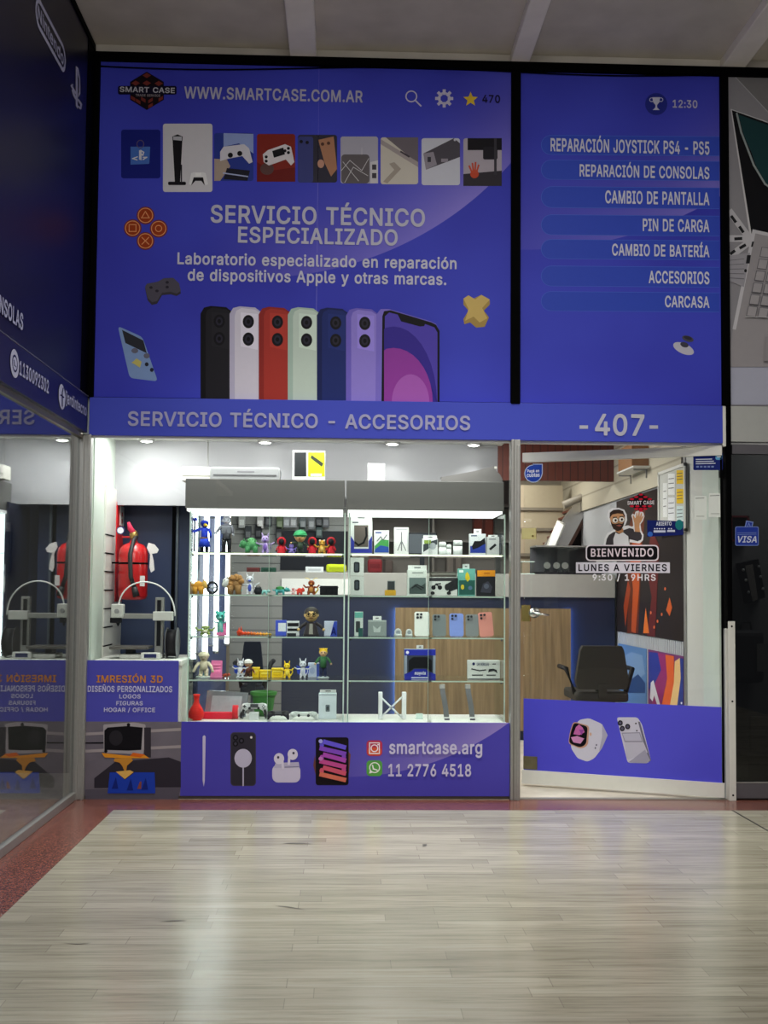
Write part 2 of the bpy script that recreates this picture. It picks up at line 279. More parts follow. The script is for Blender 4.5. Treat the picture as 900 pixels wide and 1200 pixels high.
    'd': (226, [[87, -12, 72, -10, 51, 0, 33, 16, 18, 39, 10, 66, 8, 96, 10, 123, 19, 150, 35, 174, 51, 188, 72, 198, 96, 202, 114, 200, 130, 195, 144, 186, 147, 259, 153, 264, 189, 263, 193, 261, 195, 255, 195, -3, 192, -7, 186, -9, 156, -9, 149, -6, 144, 3, 131, -6, 117, -11, 99, -14], [90, 35, 77, 42, 69, 51, 63, 63, 58, 93, 60, 114, 69, 138, 78, 148, 90, 154, 102, 155, 114, 154, 127, 147, 140, 129, 145, 114, 146, 96, 145, 75, 135, 51, 126, 41, 114, 35, 102, 33]]),
    'e': (216, [[93, -12, 78, -10, 54, 0, 33, 18, 19, 39, 11, 63, 8, 93, 11, 126, 20, 150, 33, 171, 51, 187, 72, 197, 102, 202, 120, 200, 135, 196, 150, 189, 167, 177, 177, 164, 188, 144, 193, 123, 195, 84, 192, 78, 186, 75, 60, 75, 64, 57, 70, 48, 81, 39, 93, 34, 114, 33, 129, 38, 137, 45, 144, 57, 150, 62, 186, 54, 192, 48, 191, 42, 185, 27, 174, 13, 159, 1, 144, -7, 126, -12, 105, -14], [63, 120, 60, 123, 62, 129, 72, 143, 87, 153, 102, 155, 114, 154, 126, 149, 135, 139, 142, 123, 141, 120]]),
    'f': (141, [[37, -9, 32, -5, 31, 1, 31, 151, 28, 154, 1, 154, -4, 157, -6, 163, -6, 193, 1, 199, 28, 199, 31, 202, 33, 232, 39, 247, 50, 259, 61, 267, 79, 273, 94, 274, 124, 270, 130, 265, 131, 259, 121, 229, 115, 225, 97, 227, 88, 226, 81, 217, 80, 202, 82, 199, 115, 199, 121, 196, 124, 190, 124, 163, 121, 157, 115, 154, 82, 154, 80, 151, 80, -2, 73, -9]]),
    'g': (227, [[84, -83, 63, -78, 48, -72, 36, -63, 24, -50, 17, -38, 17, -29, 51, -11, 57, -13, 69, -28, 81, -35, 102, -39, 120, -37, 135, -30, 142, -20, 146, -2, 146, 7, 144, 8, 129, -1, 117, -5, 96, -7, 72, -4, 54, 4, 33, 20, 20, 40, 10, 67, 8, 97, 10, 124, 19, 151, 36, 175, 51, 188, 72, 198, 96, 202, 114, 200, 132, 194, 144, 186, 147, 187, 148, 193, 153, 198, 189, 199, 193, 196, 196, 190, 196, -5, 193, -29, 180, -53, 168, -66, 150, -76, 126, -83, 105, -85], [99, 40, 90, 41, 78, 46, 69, 55, 63, 66, 59, 79, 58, 97, 60, 115, 63, 127, 69, 139, 78, 148, 87, 152, 102, 155, 117, 153, 126, 148, 135, 139, 141, 128, 145, 115, 147, 97, 145, 79, 141, 64, 135, 54, 126, 45, 117, 41]]),
    'h': (219, [[21, -8, 17, 1, 17, 256, 21, 262, 24, 264, 57, 264, 63, 261, 66, 256, 66, 190, 69, 188, 90, 198, 111, 201, 135, 199, 153, 192, 165, 183, 180, 163, 186, 145, 188, 121, 188, -2, 186, -5, 180, -9, 147, -9, 140, -5, 139, 115, 136, 133, 126, 148, 117, 153, 105, 155, 93, 153, 78, 145, 71, 136, 68, 127, 65, -5, 57, -9]]),
    'i': (97, [[22, -8, 18, -5, 17, 1, 17, 190, 19, 196, 25, 199, 58, 199, 64, 196, 66, 190, 66, -2, 64, -7, 58, -9], [31, 214, 21, 220, 14, 229, 11, 241, 13, 253, 20, 262, 31, 269, 43, 271, 55, 269, 64, 263, 70, 253, 73, 241, 70, 229, 64, 221, 55, 215, 43, 212]]),
    'j': (97, [[-10, -79, -14, -73, -14, -40, -8, -34, 11, -31, 15, -25, 16, -16, 17, 191, 23, 199, 59, 199, 63, 197, 66, 191, 66, -13, 64, -34, 59, -49, 51, -61, 38, -72, 20, -79, 2, -81], [29, 215, 20, 221, 14, 230, 11, 242, 14, 254, 20, 263, 29, 269, 41, 271, 53, 269, 63, 263, 70, 254, 72, 242, 70, 230, 63, 221, 53, 214, 41, 212]]),
    'k': (204, [[21, -8, 17, 1, 17, 256, 21, 262, 24, 264, 57, 264, 63, 261, 66, 256, 66, 130, 69, 129, 138, 198, 180, 199, 186, 197, 189, 193, 188, 184, 114, 109, 114, 106, 193, 7, 195, -2, 192, -7, 186, -9, 147, -10, 141, -8, 75, 74, 66, 64, 65, -5, 57, -9]]),
    'l': (109, [[60, -9, 45, -6, 30, 3, 20, 21, 17, 39, 17, 255, 19, 261, 24, 264, 57, 264, 63, 261, 66, 258, 67, 42, 69, 36, 87, 36, 92, 33, 100, 3, 99, -3, 93, -8, 72, -11]]),
    'm': (319, [[21, -8, 17, 1, 17, 190, 21, 198, 57, 199, 63, 196, 66, 186, 84, 197, 96, 201, 111, 202, 132, 199, 150, 187, 159, 175, 171, 187, 186, 196, 201, 201, 219, 203, 237, 200, 252, 195, 267, 184, 278, 169, 285, 151, 288, 127, 288, 1, 283, -8, 246, -9, 240, -5, 238, 124, 236, 139, 228, 150, 210, 155, 191, 151, 182, 142, 178, 133, 176, -5, 168, -9, 132, -8, 128, 1, 128, 127, 126, 139, 117, 150, 111, 154, 99, 156, 90, 154, 78, 148, 71, 139, 68, 130, 65, -5, 57, -9]]),
    'n': (219, [[21, -8, 17, 1, 17, 190, 18, 195, 24, 199, 57, 199, 63, 195, 66, 185, 90, 198, 114, 202, 135, 199, 153, 192, 167, 181, 177, 167, 186, 145, 188, 118, 187, -5, 183, -8, 177, -10, 147, -9, 140, -5, 139, 115, 136, 133, 126, 148, 117, 153, 105, 155, 93, 153, 78, 145, 71, 136, 68, 127, 65, -5, 57, -9]]),
    'o': (222, [[93, -12, 78, -10, 54, 0, 33, 18, 19, 39, 11, 63, 8, 96, 10, 123, 18, 147, 34, 171, 54, 188, 75, 198, 105, 202, 129, 199, 152, 189, 174, 171, 188, 150, 196, 126, 200, 93, 197, 63, 188, 39, 172, 15, 154, 0, 132, -10, 105, -13], [90, 35, 77, 42, 69, 51, 63, 63, 58, 93, 59, 111, 63, 126, 69, 137, 78, 147, 90, 153, 105, 155, 117, 153, 130, 147, 138, 138, 144, 126, 150, 96, 148, 75, 139, 51, 129, 41, 117, 35, 105, 33]]),
    'p': (226, [[21, -79, 17, -70, 18, 194, 24, 199, 57, 199, 65, 194, 66, 184, 84, 196, 96, 200, 114, 202, 138, 199, 159, 189, 181, 170, 194, 149, 202, 125, 205, 95, 202, 68, 193, 38, 180, 17, 164, 2, 139, -10, 114, -14, 96, -12, 67, 2, 65, -76, 57, -81], [99, 35, 84, 42, 78, 50, 71, 62, 67, 80, 67, 113, 76, 137, 87, 149, 96, 153, 108, 155, 123, 153, 135, 147, 142, 140, 149, 128, 153, 110, 153, 77, 144, 53, 134, 41, 123, 35, 111, 33]]),
    'q': (226, [[153, -81, 146, -73, 146, -1, 144, 3, 129, -7, 114, -12, 96, -13, 72, -10, 51, 0, 32, 17, 19, 38, 11, 62, 8, 95, 10, 125, 18, 149, 33, 173, 51, 188, 72, 198, 96, 202, 114, 200, 129, 195, 144, 186, 150, 197, 156, 199, 189, 199, 195, 192, 195, -73, 192, -79, 186, -81], [93, 34, 78, 41, 69, 51, 63, 62, 59, 77, 58, 95, 62, 125, 70, 140, 78, 148, 87, 153, 102, 155, 117, 153, 126, 148, 134, 140, 141, 128, 144, 116, 146, 95, 145, 77, 141, 62, 132, 47, 126, 40, 114, 35, 102, 33]]),
    'r': (144, [[21, -8, 17, 1, 17, 193, 24, 199, 57, 199, 63, 196, 66, 188, 87, 199, 105, 202, 126, 200, 131, 193, 131, 160, 129, 156, 123, 152, 102, 153, 84, 149, 75, 142, 68, 130, 66, 118, 65, -5, 57, -9]]),
    's': (196, [[73, -12, 52, -7, 37, 1, 25, 12, 13, 30, 9, 45, 10, 52, 16, 56, 49, 63, 55, 59, 61, 45, 67, 39, 79, 34, 91, 32, 106, 34, 116, 39, 122, 45, 124, 51, 123, 57, 112, 66, 49, 84, 31, 96, 17, 117, 14, 138, 16, 153, 27, 174, 37, 184, 55, 194, 73, 200, 91, 201, 115, 200, 130, 195, 142, 189, 157, 176, 166, 162, 171, 147, 169, 138, 133, 129, 127, 133, 115, 151, 106, 155, 94, 157, 82, 155, 71, 150, 65, 144, 65, 135, 69, 129, 76, 125, 139, 106, 159, 93, 172, 72, 175, 54, 173, 36, 163, 17, 151, 5, 133, -6, 112, -12, 91, -14]]),
    't': (128, [[73, -10, 58, -7, 40, 3, 27, 23, 23, 47, 23, 152, 19, 154, 1, 154, -6, 161, -5, 194, 1, 199, 23, 200, 23, 236, 25, 242, 31, 245, 67, 244, 72, 236, 72, 200, 103, 199, 108, 197, 111, 191, 111, 164, 109, 158, 103, 154, 76, 154, 72, 152, 72, 50, 73, 41, 76, 37, 85, 35, 103, 36, 109, 32, 116, -1, 112, -7, 106, -9, 85, -12]]),
    'u': (219, [[78, -11, 54, -4, 39, 7, 26, 25, 20, 43, 17, 70, 18, 193, 21, 198, 27, 199, 57, 199, 66, 193, 66, 73, 69, 55, 75, 45, 84, 38, 102, 35, 117, 38, 126, 44, 133, 52, 137, 64, 139, 193, 147, 199, 183, 198, 188, 190, 187, -5, 180, -9, 147, -9, 141, -5, 138, 5, 132, 0, 114, -9, 90, -12]]),
    'v': (209, [[79, -9, 72, -2, 1, 184, 0, 193, 4, 198, 10, 199, 43, 199, 49, 196, 97, 65, 145, 195, 151, 199, 190, 198, 195, 193, 195, 187, 121, -5, 115, -9]]),
    'w': (298, [[66, -9, 59, -2, 3, 184, 2, 190, 4, 196, 9, 199, 42, 199, 51, 195, 84, 78, 119, 196, 126, 199, 162, 198, 167, 193, 198, 77, 233, 196, 240, 199, 273, 199, 279, 196, 281, 187, 222, -6, 216, -9, 183, -9, 176, -5, 141, 113, 107, -5, 99, -10]]),
    'x': (203, [[5, -8, 1, -2, 2, 4, 66, 97, 7, 184, 5, 190, 7, 196, 14, 199, 50, 199, 56, 197, 95, 136, 134, 197, 140, 199, 173, 199, 182, 196, 185, 190, 183, 184, 124, 97, 187, 4, 188, -2, 185, -7, 179, -9, 143, -10, 137, -7, 95, 57, 51, -8, 44, -10]]),
    'y': (209, [[31, -81, 19, -77, 15, -72, 22, -39, 28, -34, 46, -35, 55, -33, 63, -24, 71, 0, 0, 186, 1, 195, 10, 199, 43, 199, 50, 195, 97, 64, 145, 195, 154, 199, 190, 198, 195, 192, 195, 186, 104, -48, 86, -69, 73, -77, 58, -81]]),
    'z': (204, [[16, -8, 12, -2, 13, 28, 106, 148, 103, 151, 19, 153, 15, 160, 14, 190, 17, 196, 25, 199, 166, 199, 172, 197, 176, 190, 174, 160, 83, 40, 173, 37, 177, 34, 179, 28, 177, -5, 169, -10]]),
    '0': (241, [[103, -11, 85, -9, 61, 3, 40, 25, 26, 52, 19, 76, 16, 100, 15, 130, 16, 154, 20, 181, 26, 202, 40, 229, 59, 250, 82, 262, 115, 267, 142, 263, 166, 251, 187, 229, 201, 202, 207, 181, 211, 154, 212, 127, 207, 76, 200, 52, 186, 25, 166, 4, 143, -8, 115, -13], [103, 36, 87, 46, 78, 58, 70, 76, 66, 100, 64, 127, 66, 154, 71, 181, 79, 199, 88, 210, 98, 217, 115, 220, 127, 218, 139, 210, 148, 198, 156, 181, 161, 154, 162, 127, 161, 100, 155, 73, 149, 58, 139, 45, 127, 37, 115, 35]]),
    '1': (241, [[33, -8, 29, 1, 29, 28, 33, 35, 96, 37, 97, 40, 97, 205, 48, 171, 42, 169, 36, 172, 34, 178, 34, 217, 96, 263, 141, 263, 146, 259, 147, 253, 147, 40, 150, 37, 195, 37, 201, 35, 205, 28, 204, -3, 201, -8, 195, -10]]),
    '2': (241, [[27, -8, 23, -2, 24, 29, 134, 148, 146, 166, 150, 184, 149, 196, 140, 211, 123, 219, 111, 220, 99, 218, 84, 210, 78, 202, 73, 178, 69, 173, 63, 171, 30, 172, 25, 175, 23, 181, 26, 205, 35, 226, 51, 245, 66, 256, 87, 264, 114, 267, 135, 265, 156, 257, 175, 244, 189, 226, 198, 205, 200, 187, 198, 169, 188, 142, 176, 124, 99, 40, 198, 37, 202, 34, 204, 28, 203, -5, 195, -9]]),
    '3': (241, [[95, -12, 62, -3, 41, 9, 26, 25, 18, 40, 12, 67, 15, 73, 20, 75, 59, 74, 63, 70, 66, 58, 72, 49, 86, 39, 98, 35, 110, 35, 131, 38, 143, 45, 149, 52, 154, 64, 154, 82, 149, 94, 143, 101, 134, 108, 119, 113, 77, 114, 71, 118, 69, 124, 70, 154, 122, 214, 32, 217, 28, 220, 25, 226, 26, 259, 35, 264, 188, 264, 192, 262, 196, 256, 194, 226, 134, 157, 133, 154, 161, 145, 179, 133, 193, 118, 203, 94, 206, 73, 203, 49, 191, 25, 179, 11, 158, -2, 134, -10, 110, -13]]),
    '4': (241, [[138, -9, 132, -2, 130, 43, 18, 43, 13, 46, 10, 52, 10, 79, 115, 259, 123, 264, 156, 264, 164, 259, 164, 250, 72, 94, 75, 92, 129, 92, 131, 94, 132, 163, 141, 168, 174, 168, 177, 166, 181, 160, 181, 94, 183, 91, 207, 91, 213, 88, 216, 82, 216, 52, 210, 44, 182, 43, 181, -2, 177, -8, 171, -10]]),
    '5': (241, [[97, -12, 88, -11, 67, -3, 46, 11, 34, 25, 25, 43, 21, 64, 21, 70, 28, 74, 64, 74, 70, 70, 76, 52, 85, 43, 100, 36, 121, 36, 136, 43, 149, 58, 154, 79, 153, 94, 149, 106, 142, 115, 133, 122, 121, 127, 97, 128, 85, 124, 64, 113, 31, 117, 26, 121, 24, 127, 39, 259, 43, 262, 49, 264, 187, 263, 192, 259, 193, 253, 193, 226, 187, 217, 85, 216, 83, 214, 79, 169, 100, 175, 118, 176, 133, 175, 148, 170, 166, 161, 181, 148, 190, 136, 198, 121, 203, 103, 205, 82, 201, 55, 193, 34, 178, 14, 160, 0, 136, -10, 112, -13]]),
    '6': (241, [[102, -12, 87, -9, 66, 0, 48, 14, 35, 31, 25, 58, 22, 82, 25, 103, 31, 124, 43, 148, 120, 261, 126, 264, 162, 264, 169, 259, 169, 250, 113, 169, 117, 167, 141, 164, 160, 157, 181, 142, 194, 124, 201, 103, 204, 79, 201, 55, 191, 31, 178, 13, 162, 0, 138, -10, 114, -13], [99, 37, 85, 46, 78, 55, 73, 67, 72, 79, 74, 94, 82, 109, 93, 118, 111, 123, 126, 121, 141, 112, 148, 103, 153, 91, 153, 66, 148, 55, 134, 40, 126, 36, 114, 34]]),
    '7': (241, [[44, -8, 39, -2, 40, 4, 146, 214, 28, 217, 24, 220, 22, 226, 23, 259, 26, 262, 32, 264, 200, 263, 205, 256, 204, 220, 90, -5, 83, -9]]),
    '8': (241, [[99, -12, 87, -10, 66, -4, 44, 10, 30, 25, 21, 43, 17, 70, 18, 85, 24, 103, 34, 118, 52, 133, 51, 136, 39, 148, 28, 172, 26, 190, 28, 208, 36, 229, 51, 246, 69, 258, 90, 265, 114, 267, 135, 265, 156, 258, 174, 246, 189, 229, 198, 208, 200, 190, 198, 172, 189, 151, 175, 136, 174, 133, 192, 117, 202, 103, 208, 85, 210, 67, 207, 46, 198, 28, 180, 8, 162, -3, 141, -10, 114, -13], [96, 36, 78, 45, 69, 58, 67, 70, 69, 79, 74, 91, 90, 103, 111, 108, 126, 107, 146, 97, 153, 89, 157, 79, 158, 61, 153, 51, 141, 40, 129, 36, 114, 34], [102, 156, 87, 163, 80, 172, 76, 187, 80, 205, 87, 212, 102, 219, 114, 220, 132, 217, 141, 211, 148, 199, 150, 187, 146, 172, 141, 165, 132, 158, 114, 154]]),
    '9': (241, [[63, -9, 57, -4, 57, 4, 114, 88, 84, 91, 63, 100, 45, 114, 33, 130, 25, 151, 22, 175, 26, 202, 36, 225, 48, 241, 66, 255, 90, 265, 114, 267, 138, 264, 162, 254, 178, 241, 192, 222, 201, 196, 204, 172, 201, 151, 195, 130, 183, 106, 108, -6, 102, -9], [102, 133, 86, 142, 78, 152, 74, 163, 72, 175, 74, 190, 84, 208, 93, 215, 111, 220, 126, 219, 141, 210, 149, 199, 153, 187, 153, 163, 148, 151, 135, 137, 123, 132]]),
    'É': (223, [[25, -8, 21, 1, 22, 259, 25, 262, 31, 264, 190, 263, 194, 259, 196, 253, 195, 223, 190, 217, 76, 216, 72, 214, 73, 153, 178, 152, 184, 150, 187, 142, 187, 112, 181, 105, 73, 105, 72, 40, 76, 38, 190, 38, 197, 31, 196, -5, 187, -10], [91, 271, 86, 277, 87, 283, 112, 335, 121, 339, 154, 339, 160, 336, 163, 331, 162, 325, 127, 272, 121, 270]]),
    'Ó': (281, [[117, -12, 90, -5, 69, 5, 52, 19, 37, 37, 26, 55, 18, 74, 12, 100, 11, 127, 12, 154, 17, 178, 27, 202, 38, 220, 54, 238, 72, 251, 90, 260, 108, 265, 132, 267, 156, 265, 177, 260, 198, 249, 213, 237, 227, 223, 240, 202, 249, 178, 254, 154, 256, 127, 254, 100, 249, 76, 241, 55, 228, 34, 213, 17, 195, 4, 177, -5, 156, -11, 135, -13], [132, 36, 114, 39, 99, 45, 81, 61, 72, 76, 65, 97, 61, 127, 64, 157, 71, 178, 83, 196, 99, 209, 114, 216, 132, 218, 153, 216, 170, 208, 184, 196, 196, 178, 203, 157, 206, 127, 202, 97, 195, 76, 183, 58, 168, 46, 153, 39], [117, 270, 111, 276, 111, 283, 138, 337, 144, 339, 177, 339, 184, 337, 187, 331, 186, 325, 153, 274, 144, 269]]),
    'Í': (164, [[11, -8, 6, 1, 6, 28, 8, 34, 14, 38, 47, 38, 50, 40, 50, 214, 47, 216, 14, 217, 8, 220, 6, 226, 7, 259, 11, 262, 17, 264, 140, 263, 144, 256, 144, 226, 142, 220, 137, 217, 104, 216, 101, 214, 101, 43, 104, 38, 137, 38, 142, 34, 144, 28, 143, -5, 140, -8, 134, -10], [59, 270, 53, 277, 53, 283, 80, 336, 86, 339, 119, 339, 128, 335, 128, 325, 95, 274, 89, 270]]),
    'Ñ': (276, [[25, -8, 21, 1, 21, 253, 22, 259, 31, 264, 70, 264, 76, 260, 187, 84, 190, 85, 190, 88, 190, 256, 193, 261, 199, 264, 232, 264, 238, 261, 241, 253, 241, 1, 240, -5, 232, -9, 193, -9, 187, -7, 73, 173, 71, 169, 72, -2, 70, -6, 64, -9], [79, 279, 72, 286, 74, 304, 81, 319, 94, 330, 109, 333, 121, 331, 148, 320, 151, 328, 157, 332, 181, 333, 189, 328, 190, 322, 187, 304, 181, 292, 169, 282, 154, 278, 142, 280, 115, 291, 110, 283, 106, 280]]),
    'á': (209, [[64, -12, 40, -4, 28, 3, 15, 18, 8, 36, 6, 54, 8, 72, 13, 84, 25, 98, 46, 110, 61, 115, 127, 126, 127, 138, 123, 147, 115, 153, 106, 155, 88, 155, 70, 148, 55, 129, 49, 127, 16, 137, 11, 144, 12, 150, 22, 168, 33, 180, 46, 189, 61, 196, 97, 202, 133, 195, 148, 188, 160, 178, 169, 165, 176, 147, 178, 126, 177, -3, 169, -9, 136, -9, 131, -6, 127, 1, 112, -8, 97, -12, 79, -14], [79, 33, 67, 36, 59, 42, 56, 54, 59, 63, 70, 70, 127, 81, 127, 60, 118, 45, 109, 38, 100, 34], [76, 206, 72, 213, 73, 219, 97, 270, 106, 274, 139, 274, 145, 272, 148, 267, 148, 261, 112, 207, 106, 205]]),
    'ó': (222, [[93, -12, 78, -10, 54, 0, 33, 18, 19, 39, 11, 63, 8, 96, 10, 123, 18, 147, 34, 171, 54, 188, 75, 198, 105, 202, 132, 198, 153, 189, 174, 171, 188, 150, 196, 126, 200, 93, 197, 63, 188, 39, 172, 15, 154, 0, 132, -10, 105, -13], [90, 35, 77, 42, 69, 51, 63, 63, 58, 93, 59, 111, 63, 126, 69, 137, 78, 147, 90, 153, 105, 155, 117, 153, 130, 147, 138, 138, 144, 126, 150, 96, 148, 75, 139, 51, 129, 41, 117, 35, 105, 33], [87, 205, 82, 210, 81, 216, 108, 272, 114, 274, 147, 274, 156, 270, 157, 261, 121, 207, 114, 205]]),
    '.': (108, [[41, -11, 26, -3, 18, 8, 15, 20, 17, 32, 25, 44, 35, 50, 47, 53, 59, 51, 71, 43, 78, 32, 80, 20, 77, 8, 71, -2, 62, -8, 50, -11]]),
    '/': (139, [[2, -46, -2, -40, -2, -34, 80, 269, 83, 274, 89, 276, 122, 275, 127, 269, 126, 263, 45, -40, 38, -47]]),
    '-': (241, [[52, 86, 48, 92, 48, 122, 49, 128, 55, 132, 169, 132, 175, 129, 178, 125, 178, 92, 172, 85]]),
    ':': (108, [[41, -11, 26, -3, 18, 8, 15, 20, 17, 32, 25, 44, 35, 50, 47, 53, 59, 51, 71, 43, 78, 32, 80, 20, 77, 8, 71, -2, 62, -8, 50, -11], [38, 128, 26, 135, 18, 146, 15, 158, 17, 170, 26, 182, 35, 188, 47, 190, 59, 188, 71, 181, 78, 170, 80, 158, 78, 146, 71, 136, 62, 129, 50, 126]]),
}
def textmesh(body, bold=.0, shear=0, spacing=1):
    cu = bpy.data.curves.new('tmp', 'CURVE'); cu.dimensions = '2D'; cu.fill_mode = 'BOTH'; x = 0
    for ch in body:
        if ch not in GLYPHS: x += 130*spacing; continue
        adv, loops = GLYPHS[ch]
        for l in loops:
            sp = cu.splines.new('POLY'); sp.points.add(len(l)//2-1); sp.use_cyclic_u = True
            for p, a, c in zip(sp.points, l[0::2], l[1::2]): p.co = ((x+a+shear*c)/500, c/500, 0, 1)
        x += adv*spacing
    ob = bpy.data.objects.new('tmp', cu); COL.objects.link(ob)
    dg = bpy.context.evaluated_depsgraph_get(); me = bpy.data.meshes.new_from_object(ob.evaluated_get(dg))
    bpy.data.objects.remove(ob); bpy.data.curves.remove(cu)
    return me
def put_text(mb, plane, body, box, m, bold=.012, off=.005, shear=0, uv=None, spacing=1):
    """letters fitted to a picture box (or to a plane box uv = a0,b0,a1,b1)"""
    if isinstance(m, tuple): m = C(m)
    me = textmesh(body, bold, shear, spacing)
    xs = [v.co.x for v in me.vertices]; ys = [v.co.y for v in me.vertices]
    if not xs: return
    x0, x1, y0, y1 = min(xs), max(xs), min(ys), max(ys)
    if uv: a0, b0, a1, b1 = uv
    else:
        X0, Y0, X1, Y1 = box; my = (Y0+Y1)/2; mx = (X0+X1)/2
        a0 = plane.ab(X0, my)[0]; a1 = plane.ab(X1, my)[0]
        b0 = plane.ab(mx, Y1)[1]; b1 = plane.ab(mx, Y0)[1]
    i = mb.mi(m)
    vs = [mb.bm.verts.new(plane.pt(a0+(v.co.x-x0)/(x1-x0)*(a1-a0), b0+(v.co.y-y0)/(y1-y0)*(b1-b0), off)) for v in me.vertices]
    for p in me.polygons:
        try:
            f = mb.bm.faces.new([vs[k] for k in p.vertices]); f.material_index = i
        except ValueError: pass
    bpy.data.meshes.remove(me)
def lettering(parent, plane, body, box, m, name='lettering', **kw):
    mb = MB(); put_text(mb, plane, body, box, m, **kw); return mb.build(name, parent, recalc=False)

FAC = Plane((0, 0, 0), (1, 0, 0), (0, 0, 1))
XL, XS = -1.54, -1.515                       # planes of the left shop window and of the sign above it
LEFT = Plane((XS, 0, 0), (0, 1, 0), (0, 0, 1))
ZH0, ZH1, ZT = 2.102, 2.324, 4.335          # header band and top of the sign

# ------------------------------------------------------------------ base materials
WHITE_INK = C((205, 200, 225)); BLACK = M('black_paint', (5, 5, 6), .6, var=.1, spec=.02)
ALU = M('brushed_aluminium', (160, 160, 157), .4, .5, var=.08, scale=60)
WPAINT = M('white_painted_metal', (222, 222, 216), .4, 0, var=.05, scale=20)
CLEAR = glass('clear_glass', (253, 255, 254), .7)
SHELFG = glass('shelf_glass', (247, 253, 250), .8)
EDGE = M('green_glass_edge', (216, 238, 228), .2)
WOOD = None
def nodes_mat(name, rough=.4):
    mt = bpy.data.materials.new(name); mt.use_nodes = True; MATS[name] = mt
    return mt, mt.node_tree, mt.node_tree.nodes['Principled BSDF']
def ramp(nt, stops):
    r = nt.nodes.new('ShaderNodeValToRGB'); e = r.color_ramp.elements
    while len(e) < len(stops): e.new(.5)
    for x, (p, c) in zip(e, stops): x.position = p; x.color = rgb(c)
    return r
def floor_mat():
    mt, nt, b = nodes_mat('travertine_planks'); N = nt.nodes.new; L = nt.links.new
    tc = N('ShaderNodeTexCoord'); br = N('ShaderNodeTexBrick')
    br.inputs['Color1'].default_value = rgb((158, 155, 141)); br.inputs['Color2'].default_value = rgb((182, 180, 166))
    br.inputs['Mortar'].default_value = rgb((150, 145, 134)); br.inputs['Scale'].default_value = 1
    br.inputs['Mortar Size'].default_value = .0016; br.inputs['Brick Width'].default_value = .82; br.inputs['Row Height'].default_value = .085
    br.inputs['Bias'].default_value = 0.1
    br.offset = .37; br.offset_frequency = 2; br.squash = .8; br.squash_frequency = 3
    L(tc.outputs['Object'], br.inputs['Vector'])
    mp = N('ShaderNodeMapping'); mp.inputs['Scale'].default_value = (1.4, 26, 1); L(tc.outputs['Object'], mp.inputs['Vector'])
    n = N('ShaderNodeTexNoise'); n.inputs['Scale'].default_value = 2.2; n.inputs['Detail'].default_value = 6; n.inputs['Roughness'].default_value = .65
    L(mp.outputs[0], n.inputs['Vector'])
    rp = ramp(nt, [(.3, (170, 162, 150)), (.5, (226, 222, 214)), (.75, (250, 248, 244))]); L(n.outputs['Fac'], rp.inputs[0])
    mx = N('ShaderNodeMix'); mx.data_type = 'RGBA'; mx.blend_type = 'MULTIPLY'; mx.inputs['Factor'].default_value = .75
    L(br.outputs['Color'], mx.inputs['A']); L(rp.outputs[0], mx.inputs['B']); L(mx.outputs['Result'], b.inputs['Base Color'])
    r2 = N('ShaderNodeMapRange'); r2.inputs['To Min'].default_value = .14; r2.inputs['To Max'].default_value = .27; b.inputs['Specular IOR Level'].default_value = .75
    L(n.outputs['Fac'], r2.inputs['Value']); L(r2.outputs[0], b.inputs['Roughness'])
    bp = N('ShaderNodeBump'); bp.inputs['Strength'].default_value = .08; bp.inputs['Distance'].default_value = .003
    L(n.outputs['Fac'], bp.inputs['Height']); L(bp.outputs[0], b.inputs['Normal'])
    return mt
def speckle(name, stops, scale, rough):
    mt, nt, b = nodes_mat(name); N = nt.nodes.new; L = nt.links.new
    tc = N('ShaderNodeTexCoord'); n = N('ShaderNodeTexNoise'); n.inputs['Scale'].default_value = scale; n.inputs['Detail'].default_value = 8
    L(tc.outputs['Object'], n.inputs['Vector']); rp = ramp(nt, stops); L(n.outputs['Fac'], rp.inputs[0]); L(rp.outputs[0], b.inputs['Base Color'])
    b.inputs['Roughness'].default_value = rough
    return mt
def grain(name, dark, light, scale=(40, 40, 2), rough=.45):
    mt, nt, b = nodes_mat(name); N = nt.nodes.new; L = nt.links.new
    tc = N('ShaderNodeTexCoord'); mp = N('ShaderNodeMapping'); mp.inputs['Scale'].default_value = scale; L(tc.outputs['Object'], mp.inputs['Vector'])
    n = N('ShaderNodeTexNoise'); n.inputs['Scale'].default_value = 1; n.inputs['Detail'].default_value = 5; L(mp.outputs[0], n.inputs['Vector'])
    rp = ramp(nt, [(.3, dark), (.7, light)]); L(n.outputs['Fac'], rp.inputs[0]); L(rp.outputs[0], b.inputs['Base Color']); b.inputs['Roughness'].default_value = rough
    return mt
def slats(name, a, bcol, freq, axis=0, rough=.5):
    mt, nt, b = nodes_mat(name); N = nt.nodes.new; L = nt.links.new
    tc = N('ShaderNodeTexCoord'); w = N('ShaderNodeTexWave'); w.wave_type = 'BANDS'; w.bands_direction = 'XYZ'[axis]; w.wave_profile = 'SAW'
    w.inputs['Scale'].default_value = freq; L(tc.outputs['Object'], w.inputs['Vector'])
    rp = ramp(nt, [(.0, a), (.86, a), (.93, bcol), (1, bcol)]); L(w.outputs['Fac'], rp.inputs[0]); L(rp.outputs[0], b.inputs['Base Color']); b.inputs['Roughness'].default_value = rough
    bp = N('ShaderNodeBump'); bp.invert = True; bp.inputs['Distance'].default_value = .004; bp.inputs['Strength'].default_value = .6; L(w.outputs['Fac'], bp.inputs['Height']); L(bp.outputs[0], b.inputs['Normal'])
    return mt
